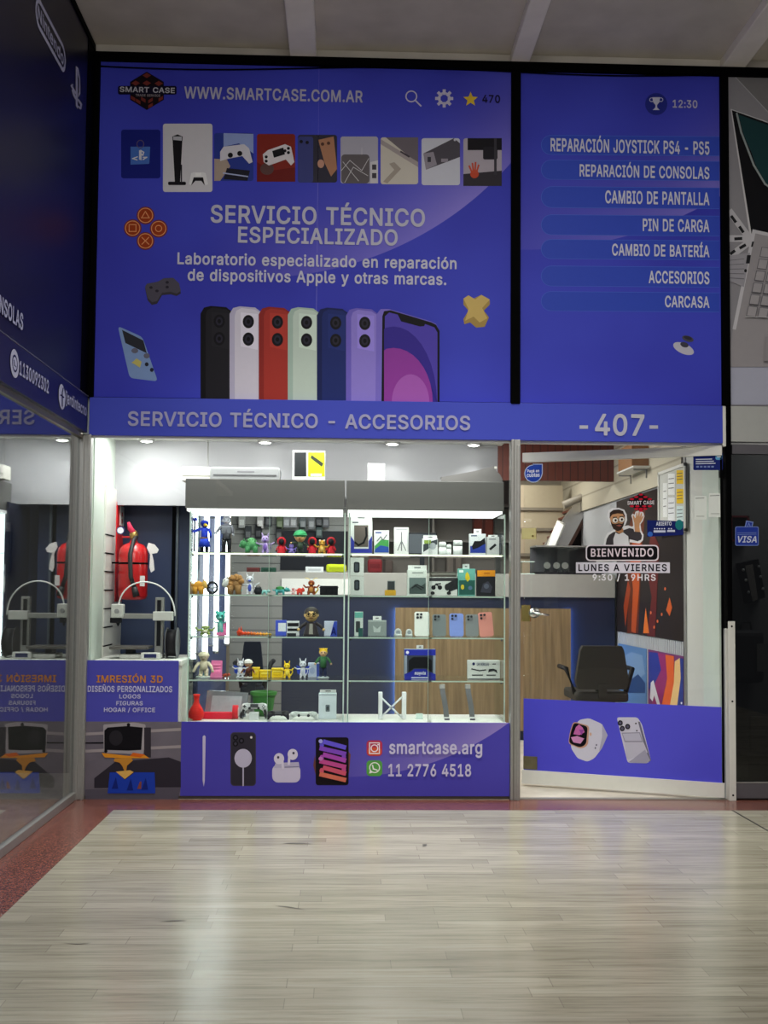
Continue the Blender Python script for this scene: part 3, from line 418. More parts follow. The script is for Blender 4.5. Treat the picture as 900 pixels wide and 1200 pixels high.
def purple_print(name, arc, base=(70, 78, 208), light=(150, 138, 228), deep=(58, 60, 182)):
    """the printed vinyl: violet blue with a printed swoosh of lighter lilac inside a big circle (part of the artwork)"""
    cx, cz, rad, wid = arc
    mt, nt, b = nodes_mat(name); N = nt.nodes.new; L = nt.links.new
    g = N('ShaderNodeNewGeometry')
    v = N('ShaderNodeVectorMath'); v.operation = 'DISTANCE'; v.inputs[1].default_value = (cx, 0, cz); L(g.outputs['Position'], v.inputs[0])
    r = N('ShaderNodeMapRange'); r.inputs['From Min'].default_value = rad-wid; r.inputs['From Max'].default_value = rad; L(v.outputs['Value'], r.inputs['Value'])
    lt = N('ShaderNodeMath'); lt.operation = 'LESS_THAN'; lt.inputs[1].default_value = rad; L(v.outputs['Value'], lt.inputs[0])
    pw = N('ShaderNodeMath'); pw.operation = 'POWER'; pw.inputs[1].default_value = 2.2; L(r.outputs[0], pw.inputs[0])
    mu = N('ShaderNodeMath'); mu.operation = 'MULTIPLY'; L(pw.outputs[0], mu.inputs[0]); L(lt.outputs[0], mu.inputs[1])
    # the swoosh fades away from its brightest stretch
    v2 = N('ShaderNodeVectorMath'); v2.operation = 'DISTANCE'; v2.inputs[1].default_value = (cx+rad*.62, 0, cz-rad*.785); L(g.outputs['Position'], v2.inputs[0])
    r3 = N('ShaderNodeMapRange'); r3.inputs['From Min'].default_value = 0; r3.inputs['From Max'].default_value = rad*.75; r3.inputs['To Min'].default_value = .85; r3.inputs['To Max'].default_value = 0; L(v2.outputs['Value'], r3.inputs['Value'])
    mu2 = N('ShaderNodeMath'); mu2.operation = 'MULTIPLY'; L(mu.outputs[0], mu2.inputs[0]); L(r3.outputs[0], mu2.inputs[1])
    n = N('ShaderNodeTexNoise'); n.inputs['Scale'].default_value = .9; L(g.outputs['Position'], n.inputs['Vector'])
    rp = ramp(nt, [(.3, deep), (.65, base)]); L(n.outputs['Fac'], rp.inputs[0])
    mx = N('ShaderNodeMix'); mx.data_type = 'RGBA'; L(mu2.outputs[0], mx.inputs['Factor']); L(rp.outputs[0], mx.inputs['A']); mx.inputs['B'].default_value = rgb(light)
    L(mx.outputs['Result'], b.inputs['Base Color']); b.inputs['Roughness'].default_value = .5; b.inputs['Specular IOR Level'].default_value = .1
    return mt
FLOOR = floor_mat()
GRANITE = speckle('red_granite', [(.35, (72, 42, 36)), (.5, (116, 68, 58)), (.62, (140, 92, 80)), (.75, (90, 58, 52))], 120, .22)
CONC = speckle('painted_concrete', [(.3, (196, 189, 178)), (.7, (212, 205, 194))], 4, .85)
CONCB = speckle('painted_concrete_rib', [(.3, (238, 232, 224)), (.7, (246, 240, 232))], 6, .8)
OAK = grain('oak_veneer', (112, 92, 64), (150, 126, 92))
DARKOAK = grain('red_wood', (70, 28, 18), (104, 46, 30))
NAVY = M('navy_board', (24, 32, 58), .45, var=.12, scale=8)
NAVYL = M('navy_partition', (44, 60, 104), .4, var=.1, scale=8)
GREYM = M('grey_metal_sheet', (112, 113, 112), .38, .35, var=.06, scale=40)
CREAM = M('cream_wall', (206, 198, 178), .8, var=.06, scale=6)
P_MAIN = purple_print('violet_vinyl_main', (-.6, 5.1, 2.05, .75))
P_RIGHT = purple_print('violet_vinyl_menu', (1.0, 5.6, 2.35, .7))
P_BAND = purple_print('violet_vinyl_band', (.0, 9, .3, .1), (74, 86, 202), deep=(68, 78, 192))
P_BASE = purple_print('violet_vinyl_base', (.0, 1.75, 1.62, .55), (78, 72, 178), (156, 140, 205), (68, 62, 164))
P_DOOR = purple_print('violet_vinyl_door', (.6, 9, .3, .1), (86, 84, 214), deep=(74, 70, 202))

# ------------------------------------------------------------------ the setting
FX0 = at(133, 945, -.31).x
b = MB(); b.box(FX0, 4.2, -9, -.31, -.12, 0, FLOOR); flr = struct(b, 'floor', 'long pale travertine plank floor of the arcade corridor', 'floor')
b = MB(); b.box(XL-.02, 4.2, -.31, -.005, -.12, 0, GRANITE); struct(b, 'trim_1', 'dark red granite strip along the foot of the shopfront', 'floor border')
b = MB(); b.box(XL-.02, FX0, -9, -.31, -.12, 0, GRANITE); struct(b, 'trim_2', 'dark red granite strip along the left shop window', 'floor border')
IFLOOR = speckle('beige_stone_floor', [(.3, (186, 178, 162)), (.7, (208, 200, 186))], 8, .4)
b = MB(); b.box(XL, 2.3, -.005, 4.8, -.12, 0, IFLOOR); struct(b, 'floor_inside', 'beige stone floor inside the repair shop', 'floor')
b = MB(); b.box(-4.6, XL-.02, -9, 1.2, -.12, 0, IFLOOR); struct(b, 'floor_left', 'beige stone floor inside the left shop', 'floor')
b = MB(); b.box(2.3, 4.2, -.005, 3, -.12, 0, M('dark_floor', (50, 48, 46), .5)); struct(b, 'floor_right', 'dark floor inside the shop on the right', 'floor')
b = MB(); b.box(2.165, 2.175, -9, -.31, 0, .0012, M('floor_joint', (40, 37, 34), .8)); struct(b, 'trim_3', 'dark expansion joint running through the pale floor', 'floor joint')
FLP = Plane((0, 0, .0004), (1, 0, 0), (0, 1, 0))
for pts in ([(322, 1061.5), (338, 1062.5), (357, 1066), (340, 1064)], [(186, 1080), (205, 1078.4), (220, 1079), (204, 1080)], [(72, 1105), (92, 1106), (108, 1105), (90, 1107)], [(330, 988.3), (345, 987.6), (368, 989), (346, 989.2)], [(495, 989), (500, 989), (500, 992), (495, 992)]):
    a = Art(FLP); a.poly(pts, M('floor_scuff', (74, 70, 66), .6)); a.build('scuff', flr, kind='structure')
ZC = 4.44
b = MB(); b.box(-4.6, 4.2, -9, .3, ZC, ZC+.2, CONC); struct(b, 'ceiling', 'grey painted concrete ceiling over the corridor', 'ceiling')
for k, (xa, xb, lab) in enumerate(((340, 371, 'leftmost pale concrete rib under the ceiling'), (598, 620, 'pale concrete rib above the seam between the violet signs'), (844, 872, 'rightmost pale concrete rib, above the black column'))):
    x0, x1 = at(xa, 66, 0).x, at(xb, 70, 0).x
    b = MB(); b.box(x0, x1, -9, 0, ZC-.055, ZC+.01, CONCB, .006); struct(b, 'beam_%d' % (k+1), lab, 'ceiling beam')
b = MB(); b.box(-1.62, 4.2, 0, .12, ZT+.05, ZC+.05, CONC); struct(b, 'wall_front', 'concrete strip between sign frame and ceiling', 'wall')

# black sign frame
b = MB()
b.box(XL-.03, 4.2, -.03, .06, ZT, ZT+.05, BLACK)
b.box(XL-.03, -1.482, -.03, .06, ZH1, ZT, BLACK)
b.box(.9657, 1.021, -.03, .06, ZH1-.006, ZT, BLACK, .004)
b.box(2.2317, 2.2798, -.03, .06, ZH1, ZT, BLACK, .004)
b.box(2.2517, 2.2798, -.028, .06, 1.0, ZH1, BLACK, .003)
struct(b, 'trim_4', 'black metal frame around the large shop signs', 'sign frame')

# ------------------------------------------------------------------ main sign
def sign_main():
    t = thing('shop_sign', 'large violet sign with phone row and slogan above the display window', 'sign', (-.26, .03, ZH1))
    b = MB(); b.box(-1.482, .9657, 0, .05, ZH1+.006, ZT, P_MAIN); b.build('sign_panel', t)
    b = MB(); xs_ = at(371.5, 300, 0).x; b.box(xs_-.0012, xs_+.0012, -.0006, 0, ZH1+.006, ZT, M('vinyl_seam', (96, 92, 214), .3)); b.build('seam', t)
    # cube logo
    a = Art(FAC); dk = (22, 12, 22); rd = (122, 50, 44)
    a.poly([(172, 84), (152.5, 96), (152.5, 117), (172, 129), (192, 117), (192, 96)], dk)
    for (x, y) in ((172, 88.5), (159, 97.5), (172, 97.5), (186, 98)): a.poly([(x, y-3), (x-5, y), (x, y+3), (x+5, y)], rd)
    for (x, y) in ((156, 115.5), (162, 119), (168, 117)): a.poly([(x-2.6, y-3.4), (x-2.6, y+.4), (x+2.6, y+3.6), (x+2.6, y-.4)], rd)
    for (x, y) in ((176.5, 118), (188.5, 116), (176.5, 124)): a.poly([(x-2.6, y-.4), (x-2.6, y+3.4), (x+2.6, y+.4), (x+2.6, y-3.4)], rd)
    a.rect(138.5, 101, 207, 111, (18, 14, 40), 2)
    lo = a.build('cube_logo', t); lettering(lo, FAC, 'SMART CASE', (140.5, 102.5, 205, 109), (190, 188, 200), bold=.03)
    lettering(lo, FAC, 'TRADE SERVICE', (159, 110.8, 188, 113.6), (150, 140, 150))
    lettering(t, FAC, 'WWW.SMARTCASE.COM.AR', (216, 104, 425, 118.5), (190, 188, 210), bold=.014)
    a = Art(FAC); a.ring(482, 113, 7, 7, 1.5, WHITE_INK); a.stroke([(487, 118), (493, 124)], 1.8, WHITE_INK); a.build('search_icon', t)
    a = Art(FAC)
    for k in range(8):
        an = k*PI/4; a.stroke([(520.5+6*math.cos(an), 115.5+6*math.sin(an)), (520.5+8.8*math.cos(an), 115.5+8.8*math.sin(an))], 3.6, WHITE_INK)
    a.ring(520.5, 115.5, 7.4, 7.4, 2, WHITE_INK); a.build('gear_icon', t)
    a = Art(FAC); a.poly([(551.5+(9 if k % 2 == 0 else 4)*math.sin(k*PI/5), 116.5-(9 if k % 2 == 0 else 4)*math.cos(k*PI/5)) for k in range(9, -1, -1)], (232, 196, 60)); a.build('star_icon', t)
    lettering(t, FAC, '470', (565, 111.5, 586, 121), (30, 24, 62), bold=.02)
    # picture tiles
    def tile(x0, y0, x1, y1, col): a = Art(FAC); a.rect(x0, y0, x1, y1, col, 3); return a
    W = (224, 222, 232); K = (26, 24, 30)
    a = tile(142, 152, 188, 209, (26, 34, 128))
    a.poly([(153, 172), (153, 193), (175, 192), (176, 172)], (74, 116, 200)); a.ring(164.5, 169, 4.5, 5, 1, (96, 84, 110))
    a.poly([(163, 176), (163, 187), (166, 188), (166, 177)], W); a.stroke([(165, 176.5), (168.5, 178.5), (167.5, 182), (166, 181)], 1.4, W)
    a.stroke([(161, 184), (155.5, 186), (160.5, 187.5)], 1.3, W); a.stroke([(168, 184.5), (172, 184.5), (168, 187)], 1.3, W)
    a.build('picture_tile', t, label='navy tile with a pale blue shopping bag')
    a = tile(191, 145, 249, 225, (214, 212, 220))
    a.poly([(202, 160), (205, 216), (211, 216), (214, 160), (208, 157.5)], K); a.poly([(203, 160), (213, 160), (213, 165), (203, 164)], (190, 190, 200)); a.rect(197, 213, 218, 217, K, 1.5); a.rect(212, 193, 213.4, 213, (40, 40, 50))
    a.poly([(224, 203), (227, 202), (238, 202), (241, 203), (244, 216), (241, 217), (238, 211), (227, 211), (224, 217), (221.5, 216)], (236, 236, 240)); a.poly([(227, 208), (238, 208), (240, 217.5), (236, 212), (229, 212), (224, 217.5)], K); a.rect(229, 202.5, 236, 206, (250, 250, 252))
    a.build('picture_tile', t, label='white tile with a tall console and gamepad')
    a = tile(251, 156, 297, 212, (46, 62, 150))
    a.poly([(262, 156), (297, 157), (297, 180), (280, 168), (262, 172)], (150, 168, 222)); a.poly([(251, 186), (266, 187), (270, 195), (258, 212), (251, 212)], (176, 158, 146)); a.poly([(266, 197), (293, 200), (290, 212), (262, 210)], (34, 34, 48))
    a.poly([(258, 178), (262, 172), (286, 169), (292, 174), (296, 190), (292, 192), (284, 183), (268, 186), (258, 189)], (216, 214, 226)); a.ell(270, 182, 3, 3, K); a.ell(281, 180, 3, 3, K); a.stroke([(262, 203), (290, 207)], 1.5, (170, 180, 220))
    a.build('picture_tile', t, label='blue tile with a hand holding a white gamepad')
    a = tile(301, 157, 346, 213, (136, 44, 36))
    a.poly([(301, 190), (318, 200), (346, 196), (346, 213), (301, 213)], (112, 32, 28)); a.ell(313, 198, 8, 7, (96, 68, 66))
    a.poly([(308, 181), (314, 176), (334, 169), (341, 172), (345, 190), (341, 194), (335, 187), (321, 192), (315, 194), (309, 190)], (224, 218, 224)); a.poly([(319, 177), (332, 173), (334, 181), (321, 185)], K)
    for (x, y) in ((312, 184), (312, 189), (338, 174), (338, 179), (334, 177)): a.ell(x, y, 1.8, 1.8, K)
    a.build('picture_tile', t, label='red tile with a white gamepad')
    a = tile(349, 158, 395, 214, (54, 52, 66))
    a.rect(349, 160, 367, 214, (64, 70, 132), 3); a.ell(353, 166, 2, 2, K); a.ell(360, 167, 2, 2, K); a.poly([(373, 164), (391, 160), (395, 198), (388, 207), (380, 190)], (178, 128, 100)); a.ell(378, 169, 2, 2, (90, 60, 50)); a.ell(385, 168, 2, 2, (90, 60, 50)); a.ell(376, 192, 4, 5, (200, 150, 130))
    a.build('picture_tile', t, label='dark tile with blue and orange phones')
    a = tile(399, 160, 443, 215, (176, 174, 190))
    a.rect(400, 181, 433, 215, (100, 94, 98), 4); a.poly([(434, 190), (443, 188), (443, 215), (434, 215)], (210, 208, 214))
    for q in (((400, 200), (410, 188), (424, 200), (432, 186)), ((404, 214), (414, 196), (431, 206)), ((424, 181), (424, 174)), ((402, 190), (420, 212))): a.stroke(q, .7, (206, 204, 210))
    a.rect(436, 193, 441, 199, (70, 66, 76)); a.rect(436, 203, 441, 209, (70, 66, 76))
    a.build('picture_tile', t, label='pale tile with a cracked phone screen')
    a = tile(446, 161, 490, 216, (206, 200, 190))
    a.poly([(452, 161), (490, 161), (490, 192)], (112, 104, 112)); a.poly([(446, 163), (490, 190), (490, 196), (446, 169)], (168, 158, 158)); a.stroke([(470, 178), (479, 183.5)], 2, (70, 64, 72)); a.poly([(456, 192), (462, 190), (470, 198), (454, 215), (449, 213), (462, 199)], (168, 158, 148))
    a.build('picture_tile', t, label='cream tile with a phone edge and charging port')
    a = tile(494, 162, 539, 217, (204, 206, 220))
    a.poly([(496, 180), (532, 162), (539, 168), (539, 184), (499, 199)], (80, 76, 86)); a.poly([(496, 180), (508, 178), (512, 193), (499, 199)], (150, 144, 156)); a.ell(533, 164, 1.5, 1.5, (200, 200, 210)); a.rect(501, 184, 505, 190, (60, 60, 70)); a.rect(517, 186, 525, 190, (150, 144, 156))
    a.build('picture_tile', t, label='white tile with an opened phone body')
    a = tile(543, 162, 588, 218, (178, 170, 182))
    a.poly([(543, 204), (588, 200), (588, 218), (543, 218)], (52, 48, 56)); a.rect(548, 162, 588, 176, K); a.rect(566, 172, 583, 187, (34, 32, 40), 2); a.rect(579, 162, 582, 205, (60, 58, 66)); a.ell(556, 204, 5, 5, (196, 76, 50))
    for dx in (-5, -2, 1, 4): a.stroke([(556+dx*.6, 202), (556+dx*1.2, 190+abs(dx))], 2, (200, 82, 56))
    a.build('picture_tile', t, label='dark tile with a printer and a red hand')
    # slogans
    lettering(t, FAC, 'SERVICIO TÉCNICO', (247, 237, 498, 264), (196, 196, 216), bold=.022)
    lettering(t, FAC, 'ESPECIALIZADO', (279, 267.3, 466, 286.7), (196, 196, 216), bold=.018)
    lettering(t, FAC, 'Laboratorio especializado en reparación', (208, 298.5, 535, 316.5), (206, 206, 226), bold=.018)
    lettering(t, FAC, 'de dispositivos Apple y otras marcas.', (220, 317.5, 523, 335.5), (206, 206, 226), bold=.018)
    # four button symbols
    a = Art(FAC); OR, LI = (160, 62, 26), (232, 150, 100)
    for (x, y) in ((170.5, 252.5), (155.5, 267.5), (186, 268), (170.5, 282.5)): a.ell(x, y, 10.5, 10.5, (120, 52, 60))
    for (x, y) in ((170.5, 252.5), (155.5, 267.5), (186, 268), (170.5, 282.5)): a.ell(x, y, 9, 9, OR); a.ring(x, y, 9, 9, 1.1, LI)
    a.stroke([(170.5, 248), (166, 255.5), (175, 255.5)], 1.1, LI, True); a.stroke([(151.5, 263.5), (151.5, 271.5), (159.5, 271.5), (159.5, 263.5)], 1.1, LI, True)
    a.ring(186, 268, 4.2, 4.2, 1.1, LI); a.stroke([(166.5, 278.5), (174.5, 286.5)], 1.1, LI); a.stroke([(174.5, 278.5), (166.5, 286.5)], 1.1, LI)
    a.build('button_symbols', t, label='four round orange gamepad button symbols')
    a = Art(FAC); G1 = (82, 78, 92)
    a.poly([(170, 338), (172, 333.5), (185, 331), (192, 327), (203, 326.5), (210, 333), (212, 344), (207, 347), (200, 345), (190, 346), (184, 356), (178, 357.5), (173, 352)], (58, 54, 64))
    a.poly([(170, 336), (172, 332.5), (185, 330), (192, 326), (203, 325.5), (210, 332), (212, 341), (207, 344), (200, 342), (190, 343), (184, 353), (178, 354), (173, 349)], G1)
    for (x, y) in ((177, 337), (184, 341), (196, 336.5), (196, 331)): a.ell(x, y, 2, 1.6, (44, 40, 52))
    a.build('gamepad_picture', t, label='dark grey gamepad')
    a = Art(FAC)
    a.poly(rrp([(138, 382), (167, 395), (185, 447), (152, 443)], 5), (130, 158, 208)); a.poly([(143, 386.5), (168, 399), (172, 414), (147, 402)], (46, 48, 58)); a.ell(158, 411, 4, 3, (104, 104, 124)); a.ell(172, 417, 3.6, 3, (104, 104, 124))
    a.poly([(157, 423), (160, 420), (166, 424), (164, 431), (158, 427), (154, 425)], (200, 190, 110)); a.ell(172, 427, 2.2, 2.4, (40, 42, 56)); a.ell(178, 433.5, 2.2, 2.4, (40, 42, 56))
    a.build('handheld_console_picture', t, label='pale blue handheld console')
    a = Art(FAC); Y1, Y2 = (212, 184, 110), (176, 148, 84)
    a.poly([(543, 350), (549, 346), (555, 350), (564, 345.5), (574, 352), (574, 357), (567, 364), (573, 372), (568, 383), (558, 384), (551, 378), (544, 380), (543, 374), (549, 364), (543, 357)], Y2)
    a.poly([(543, 350), (549, 346), (557, 351), (564, 345.5), (574, 351), (565, 361), (571, 373), (562, 378), (555, 371), (545, 376), (549, 362)], Y1)
    a.build('cross_key_picture', t, label='yellow cross shaped key')
    # seven phones in a row
    cols = [((16, 15, 20), (34, 33, 40)), ((196, 192, 220), (222, 218, 236)), ((150, 46, 42), (176, 58, 50)), ((176, 200, 190), (204, 222, 212)), ((26, 36, 92), (34, 48, 116)), ((118, 104, 206), (150, 134, 226))]
    for k, (c1, c2) in enumerate(cols):
        x = 235 + 34.1*k; y = 358.5 + .55*k; yb = 470 + .35*k
        a = Art(FAC, .0012+.0008*k)
        a.poly([(x, yb), (x+36, yb), (x+36, y+6), (x+30, y+1.5), (x+12, y), (x+4, y+2), (x, y+9)], c1)
        a.poly([(x+6, yb), (x+36, yb), (x+36, y+8), (x+30, y+4), (x+14, y+2), (x+8, y+5), (x+6, y+11)], c2)
        a.poly([(x+13, y+7), (x+13, y+47), (x+33, y+51), (x+33, y+9)], tuple(min(255, int(v*1.07)+3) for v in c2))
        for yy in (18, 38.5): a.ell(x+22, y+yy, 6.6, 7.8, (20, 19, 26)); a.ell(x+22, y+yy, 4, 5, (44, 42, 58)); a.ell(x+22, y+yy, 2, 2.6, (12, 12, 18))
        a.build('phone_picture', t, label=['black', 'white', 'red', 'mint green', 'navy blue', 'lilac'][k]+' phone seen from the back')
    a = Art(FAC, .007)
    a.poly([(440, 472), (515, 473), (515, 388), (511, 380), (505, 377), (456, 362.5), (446, 362.5), (441, 369)], (130, 116, 214)); a.poly([(447, 472), (515, 473), (515, 388), (511, 381), (505, 378), (458, 364), (450, 365), (448, 371)], (14, 12, 18))
    def clip(n, cx, cy, rx, ry): return [(x, y) for (x, y) in [(cx+rx*math.cos(PI-PI*k/n), cy-ry*math.sin(PI-PI*k/n)) for k in range(n+1)] if x <= 512.6 and x >= 450]
    a.poly([(450, 472), (512.5, 472.5), (512.5, 390), (509, 384), (498, 380), (497, 382.5), (492, 383), (470, 377), (468, 373), (466, 369), (456, 366.5), (451, 371)], (84, 70, 184))
    a.poly([(450, 472), (450, 386)] + clip(18, 461, 472, 51, 89) + [(512.5, 472)], (58, 44, 152))
    a.poly([(450, 472), (450, 411)] + clip(18, 461, 472, 46, 64) + [(507, 472)], (150, 62, 166))
    a.poly([(459, 472)] + clip(18, 481, 472, 22, 33) + [(504, 472)], (172, 94, 190))
    a.build('phone_picture', t, label='phone seen from the front with violet circles on its screen')
    return t
def rrp(pts, r, n=4):
    """rounds the corners of a picture outline"""
    out = []; N = len(pts)
    for k in range(N):
        p, a, b = Vector(pts[k]), Vector(pts[k-1]), Vector(pts[(k+1) % N])
        ra = p+(a-p).normalized()*r; rb = p+(b-p).normalized()*r
        for j in range(n+1):
            t = j/n; q = ra*(1-t)**2 + p*2*t*(1-t) + rb*t*t; out.append((q.x, q.y))
    return out
sign_main()

def sign_menu():
    t = thing('menu_sign', 'narrower violet sign listing seven repair services above the door', 'sign', (1.63, .03, ZH1))
    b = MB(); b.box(1.021, 2.2317, 0, .05, ZH1+.006, ZT, P_RIGHT); b.build('sign_panel', t)
    a = Art(FAC); a.ell(769, 122, 13, 13, (38, 46, 140)); a.poly([(764.5, 114), (773.5, 114), (772.5, 120), (770, 123), (770, 126), (773, 129), (765, 129), (768, 126), (768, 123), (765.5, 120)], (200, 200, 224)); a.ring(763.5, 117, 2.6, 2.6, .8, (200, 200, 224)); a.ring(774.5, 117, 2.6, 2.6, .8, (200, 200, 224)); a.build('cup_icon', t)
    lettering(t, FAC, '12:30', (788, 117.5, 817, 127), (190, 188, 214), bold=.012)
    rows = [('REPARACIÓN JOYSTICK PS4 - PS5', 645, 160, 180, 159, 182), ('REPARACIÓN DE CONSOLAS', 679, 190.5, 209, 188, 211), ('CAMBIO DE PANTALLA', 709, 224.5, 240, 219, 244), ('PIN DE CARGA', 753, 257, 272, 252, 276), ('CAMBIO DE BATERÍA', 717, 283, 301, 281, 304), ('ACCESORIOS', 760, 318, 333, 312, 336), ('CARCASA', 779, 347, 361, 342, 365)]
    for s, x, y0, y1, p0, p1 in rows:
        r = (p1-p0)/2; cy = (p0+p1)/2; a = Art(FAC); k = -0.6
        pts = [(843, p1+1), (843, p0+1)] + [(634+r-r*math.sin(PI*j/12), cy+k-r*math.cos(PI*j/12)) for j in range(13)]
        a.poly(list(reversed(pts)), (76, 108, 214)); r -= .6
        pts = [(843, p1+.4), (843, p0+1.6)] + [(634.6+r-r*math.sin(PI*j/12), cy+k-r*math.cos(PI*j/12)) for j in range(13)]
        a.poly(list(reversed(pts)), (56, 80, 198))
        pl = a.build('menu_pill', t); lettering(pl, FAC, s, (x, y0, 831, y1), (214, 214, 232), bold=.014)
    a = Art(FAC); a.ell(801, 408.5, 13, 6, (196, 194, 210), rot=.42); a.ell(802, 404, 5, 3, (70, 68, 82), rot=.3); a.ell(806, 397, 7, 3.4, (80, 78, 90), rot=.3); a.ell(806, 396, 5, 2, (52, 50, 62), rot=.3); a.build('thumbstick_picture', t, label='grey thumbstick')
    return t
sign_menu()

t = thing('header_band', 'long violet band reading service, accessories and the number 407', 'sign', (.35, .02, ZH0))
b = MB(); b.box(-1.502, 2.2317, -.022, -.0005, ZH0, ZH1, P_BAND, .002); b.build('sign_panel', t)
BANDP = Plane((0, -.022, 0), (1, 0, 0), (0, 0, 1))
lettering(t, BANDP, 'SERVICIO TÉCNICO - ACCESORIOS', (150, 480, 551, 502), (168, 168, 206), bold=.03)
lettering(t, BANDP, '407', (697, 485, 755, 511), (188, 188, 206), bold=.05)
for x in (679, 761): a = Art(BANDP, .002); a.rect(x, 498.5, x+10, 502.5, (188, 188, 206)); a.build('lettering', t)
b = MB(); b.box(2.2317, 2.2517, -.02, .05, ZH0-.02, ZH1, WPAINT, .002); struct(b, 'trim_5', 'short white metal end piece beside the number 407', 'trim')
b = MB(); pts = [at(100+ (845-100)*k/30, 76.5+ 11*k/30 + 3.0*math.sin(k/30*PI*3), -.01) for k in range(31)]
b.tube(pts, .004, BLACK, 6); b.build('cable', label='thin black cable sagging along the top of the violet signs', category='cable')

# ------------------------------------------------------------------ left shop: sign and reflecting window
def left_shop():
    NV = M('midnight_vinyl', (12, 12, 36), .35, var=.2, scale=1.2)
    t = thing('dark_shop_sign', 'black and midnight blue sign of the neighbouring shop, on the left wall', 'sign', (XL-.03, -2.5, ZH1))
    b = MB(); b.box(XS-.05, XS, -6.4, -.03, ZH1, ZC-.02, NV); b.build('sign_panel', t)
    b = MB(); b.box(XS-.05, XS+.006, -6.4, -.03, ZH0+.01, ZH1, M('midnight_band', (18, 18, 62), .35, var=.15, scale=2)); bd = b.build('lower_band', t)
    b = MB(); b.box(XS, XS+.008, -6.4, -.03, ZC-.06, ZC-.02, BLACK); b.box(XS, XS+.004, -.19, -.03, ZH1+.005, ZC-.06, BLACK); b.box(XS, XS+.008, -6.4, -.03, ZH1, ZH1+.005, M('grey_seam', (90, 90, 110), .5)); b.build('frame', t)
    a0, a1 = LEFT.ab(41, 10)[0], LEFT.ab(76.5, 75)[0]; v1 = LEFT.ab(58, 22)[1]; v0 = LEFT.ab(58, 57.5)[1]
    def pill(a0, a1, v0, v1, n=10):
        r = (v1-v0)/2; c = (v0+v1)/2; o = []
        for k in range(n+1): an = -PI/2+PI*k/n; o.append((a1-r+r*math.cos(an), c+r*math.sin(an)))
        for k in range(n+1): an = PI/2+PI*k/n; o.append((a0+r+r*math.cos(an), c+r*math.sin(an)))
        return o
    b = MB(); A = pill(a0, a1, v0, v1); e = .16*(v1-v0); B = pill(a0+e, a1-e, v0+e, v1-e)
    mw = C((176, 176, 200))
    for k in range(len(A)): j = (k+1) % len(A); b.face([LEFT.pt(*q, .002) for q in (A[k], A[j], B[j], B[k])], mw)
    lg = b.build('console_logo', t, recalc=False); h = v1-v0
    lettering(lg, LEFT, 'Nintendo', None, mw, bold=.045, uv=(a0+.28*h, v0+.26*h, a1-.28*h, v0+.74*h), off=.002)
    a = Art(LEFT, .002); a.poly([(88.3, 77), (88.3, 124), (90.7, 128), (90.7, 88), (92.3, 92), (92.3, 108), (91.2, 110), (91.2, 114), (93.8, 110), (93.6, 92), (91.5, 80)], mw)
    a.stroke([(88, 109), (85.5, 104.5), (83.2, 100.5), (84.2, 99.5)], 2.0, mw); a.stroke([(84.5, 106), (86, 111), (88, 115)], 2.2, mw); a.stroke([(91.2, 117), (94.5, 122.5), (93.8, 127), (91.2, 125)], 2.0, mw); a.build('console_logo', t)
    def row(parent, s, xa, xb, ymid_t, ymid_b, bold=.012, extend=0):
        xm = (xa+xb)/2; A0, A1 = LEFT.ab(xa, 420)[0], LEFT.ab(xb, 420)[0]
        c1 = LEFT.ab(xm, ymid_t)[1]; c0 = LEFT.ab(xm, ymid_b)[1]
        lettering(parent, LEFT, s, None, (176, 178, 206), uv=(A0-extend*(A1-A0), c0, A1, c1), off=.0085, bold=bold)
    row(t, 'CONSOLAS', 0, 24, 357, 378, extend=.62)
    row(bd, '1130092302', 21, 56, 434, 451, .02); row(bd, '/jardintecno', 75, 101, 466, 484, .02)
    a = Art(LEFT, .0085); a.ell(15, 426, 5, 17, (186, 188, 212), 30, -.06); a.ell(15.2, 426, 3.2, 10.5, (24, 24, 78), 24, -.06); a.ell(15.2, 426, 2.4, 8, (186, 188, 212), 24, -.06); a.stroke([(14, 422), (14.6, 428), (16.6, 430)], 1, (24, 24, 78)); a.build('chat_icon', bd)
    a = Art(LEFT, .0085); a.ell(70.7, 465, 3.7, 15, (186, 188, 212), 30, -.05); a.stroke([(71, 476), (71, 460), (72, 455)], 1.2, (24, 24, 78)); a.stroke([(69.4, 463), (72.4, 465.5)], 1.6, (24, 24, 78)); a.build('social_icon', bd)
    # window
    w = thing('window_2', 'reflecting shop window on the left with aluminium frame', 'window', (XL, -3.2, 0), kind='structure')
    b = MB(); b.box(XL-.0085, XL-.006, -6.4, -.03, .04, ZH0+.01, glass('mirror_like_glass', (236, 240, 242), .9, .21)); b.build('glass_pane', w)
    b = MB(); b.box(XL-.03, XL+.01, -6.4, -.03, 0, .045, ALU, .003); b.box(XL-.03, XL+.008, -6.4, -.03, ZH0-.02, ZH0+.012, M('bronze_channel', (120, 112, 96), .35, .7)); b.build('window_frame', w)
    p = MB(); x0 = at(88, 930, 0).x; p.box(XL-.03, -1.487, -.03, .03, 0, ZH0+.005, ALU, .006); p.box(XL+.004, XL+.016, -.038, -.03, 0, ZH0, ALU, .002); p.box(-1.505, -1.495, -.036, -.03, 0, ZH0, ALU, .002); struct(p, 'trim_6', 'aluminium corner post left of the display window', 'post')
    # dim inside
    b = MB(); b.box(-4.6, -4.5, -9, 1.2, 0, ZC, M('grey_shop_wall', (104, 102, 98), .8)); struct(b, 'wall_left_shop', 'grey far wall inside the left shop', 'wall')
    b = MB(); b.box(-4.6, XL-.06, .9, 1.0, 0, ZC, M('dim_grey_panel', (92, 90, 84), .8)); struct(b, 'wall_left_shop_end', 'dim grey end wall behind the left shop window', 'wall')
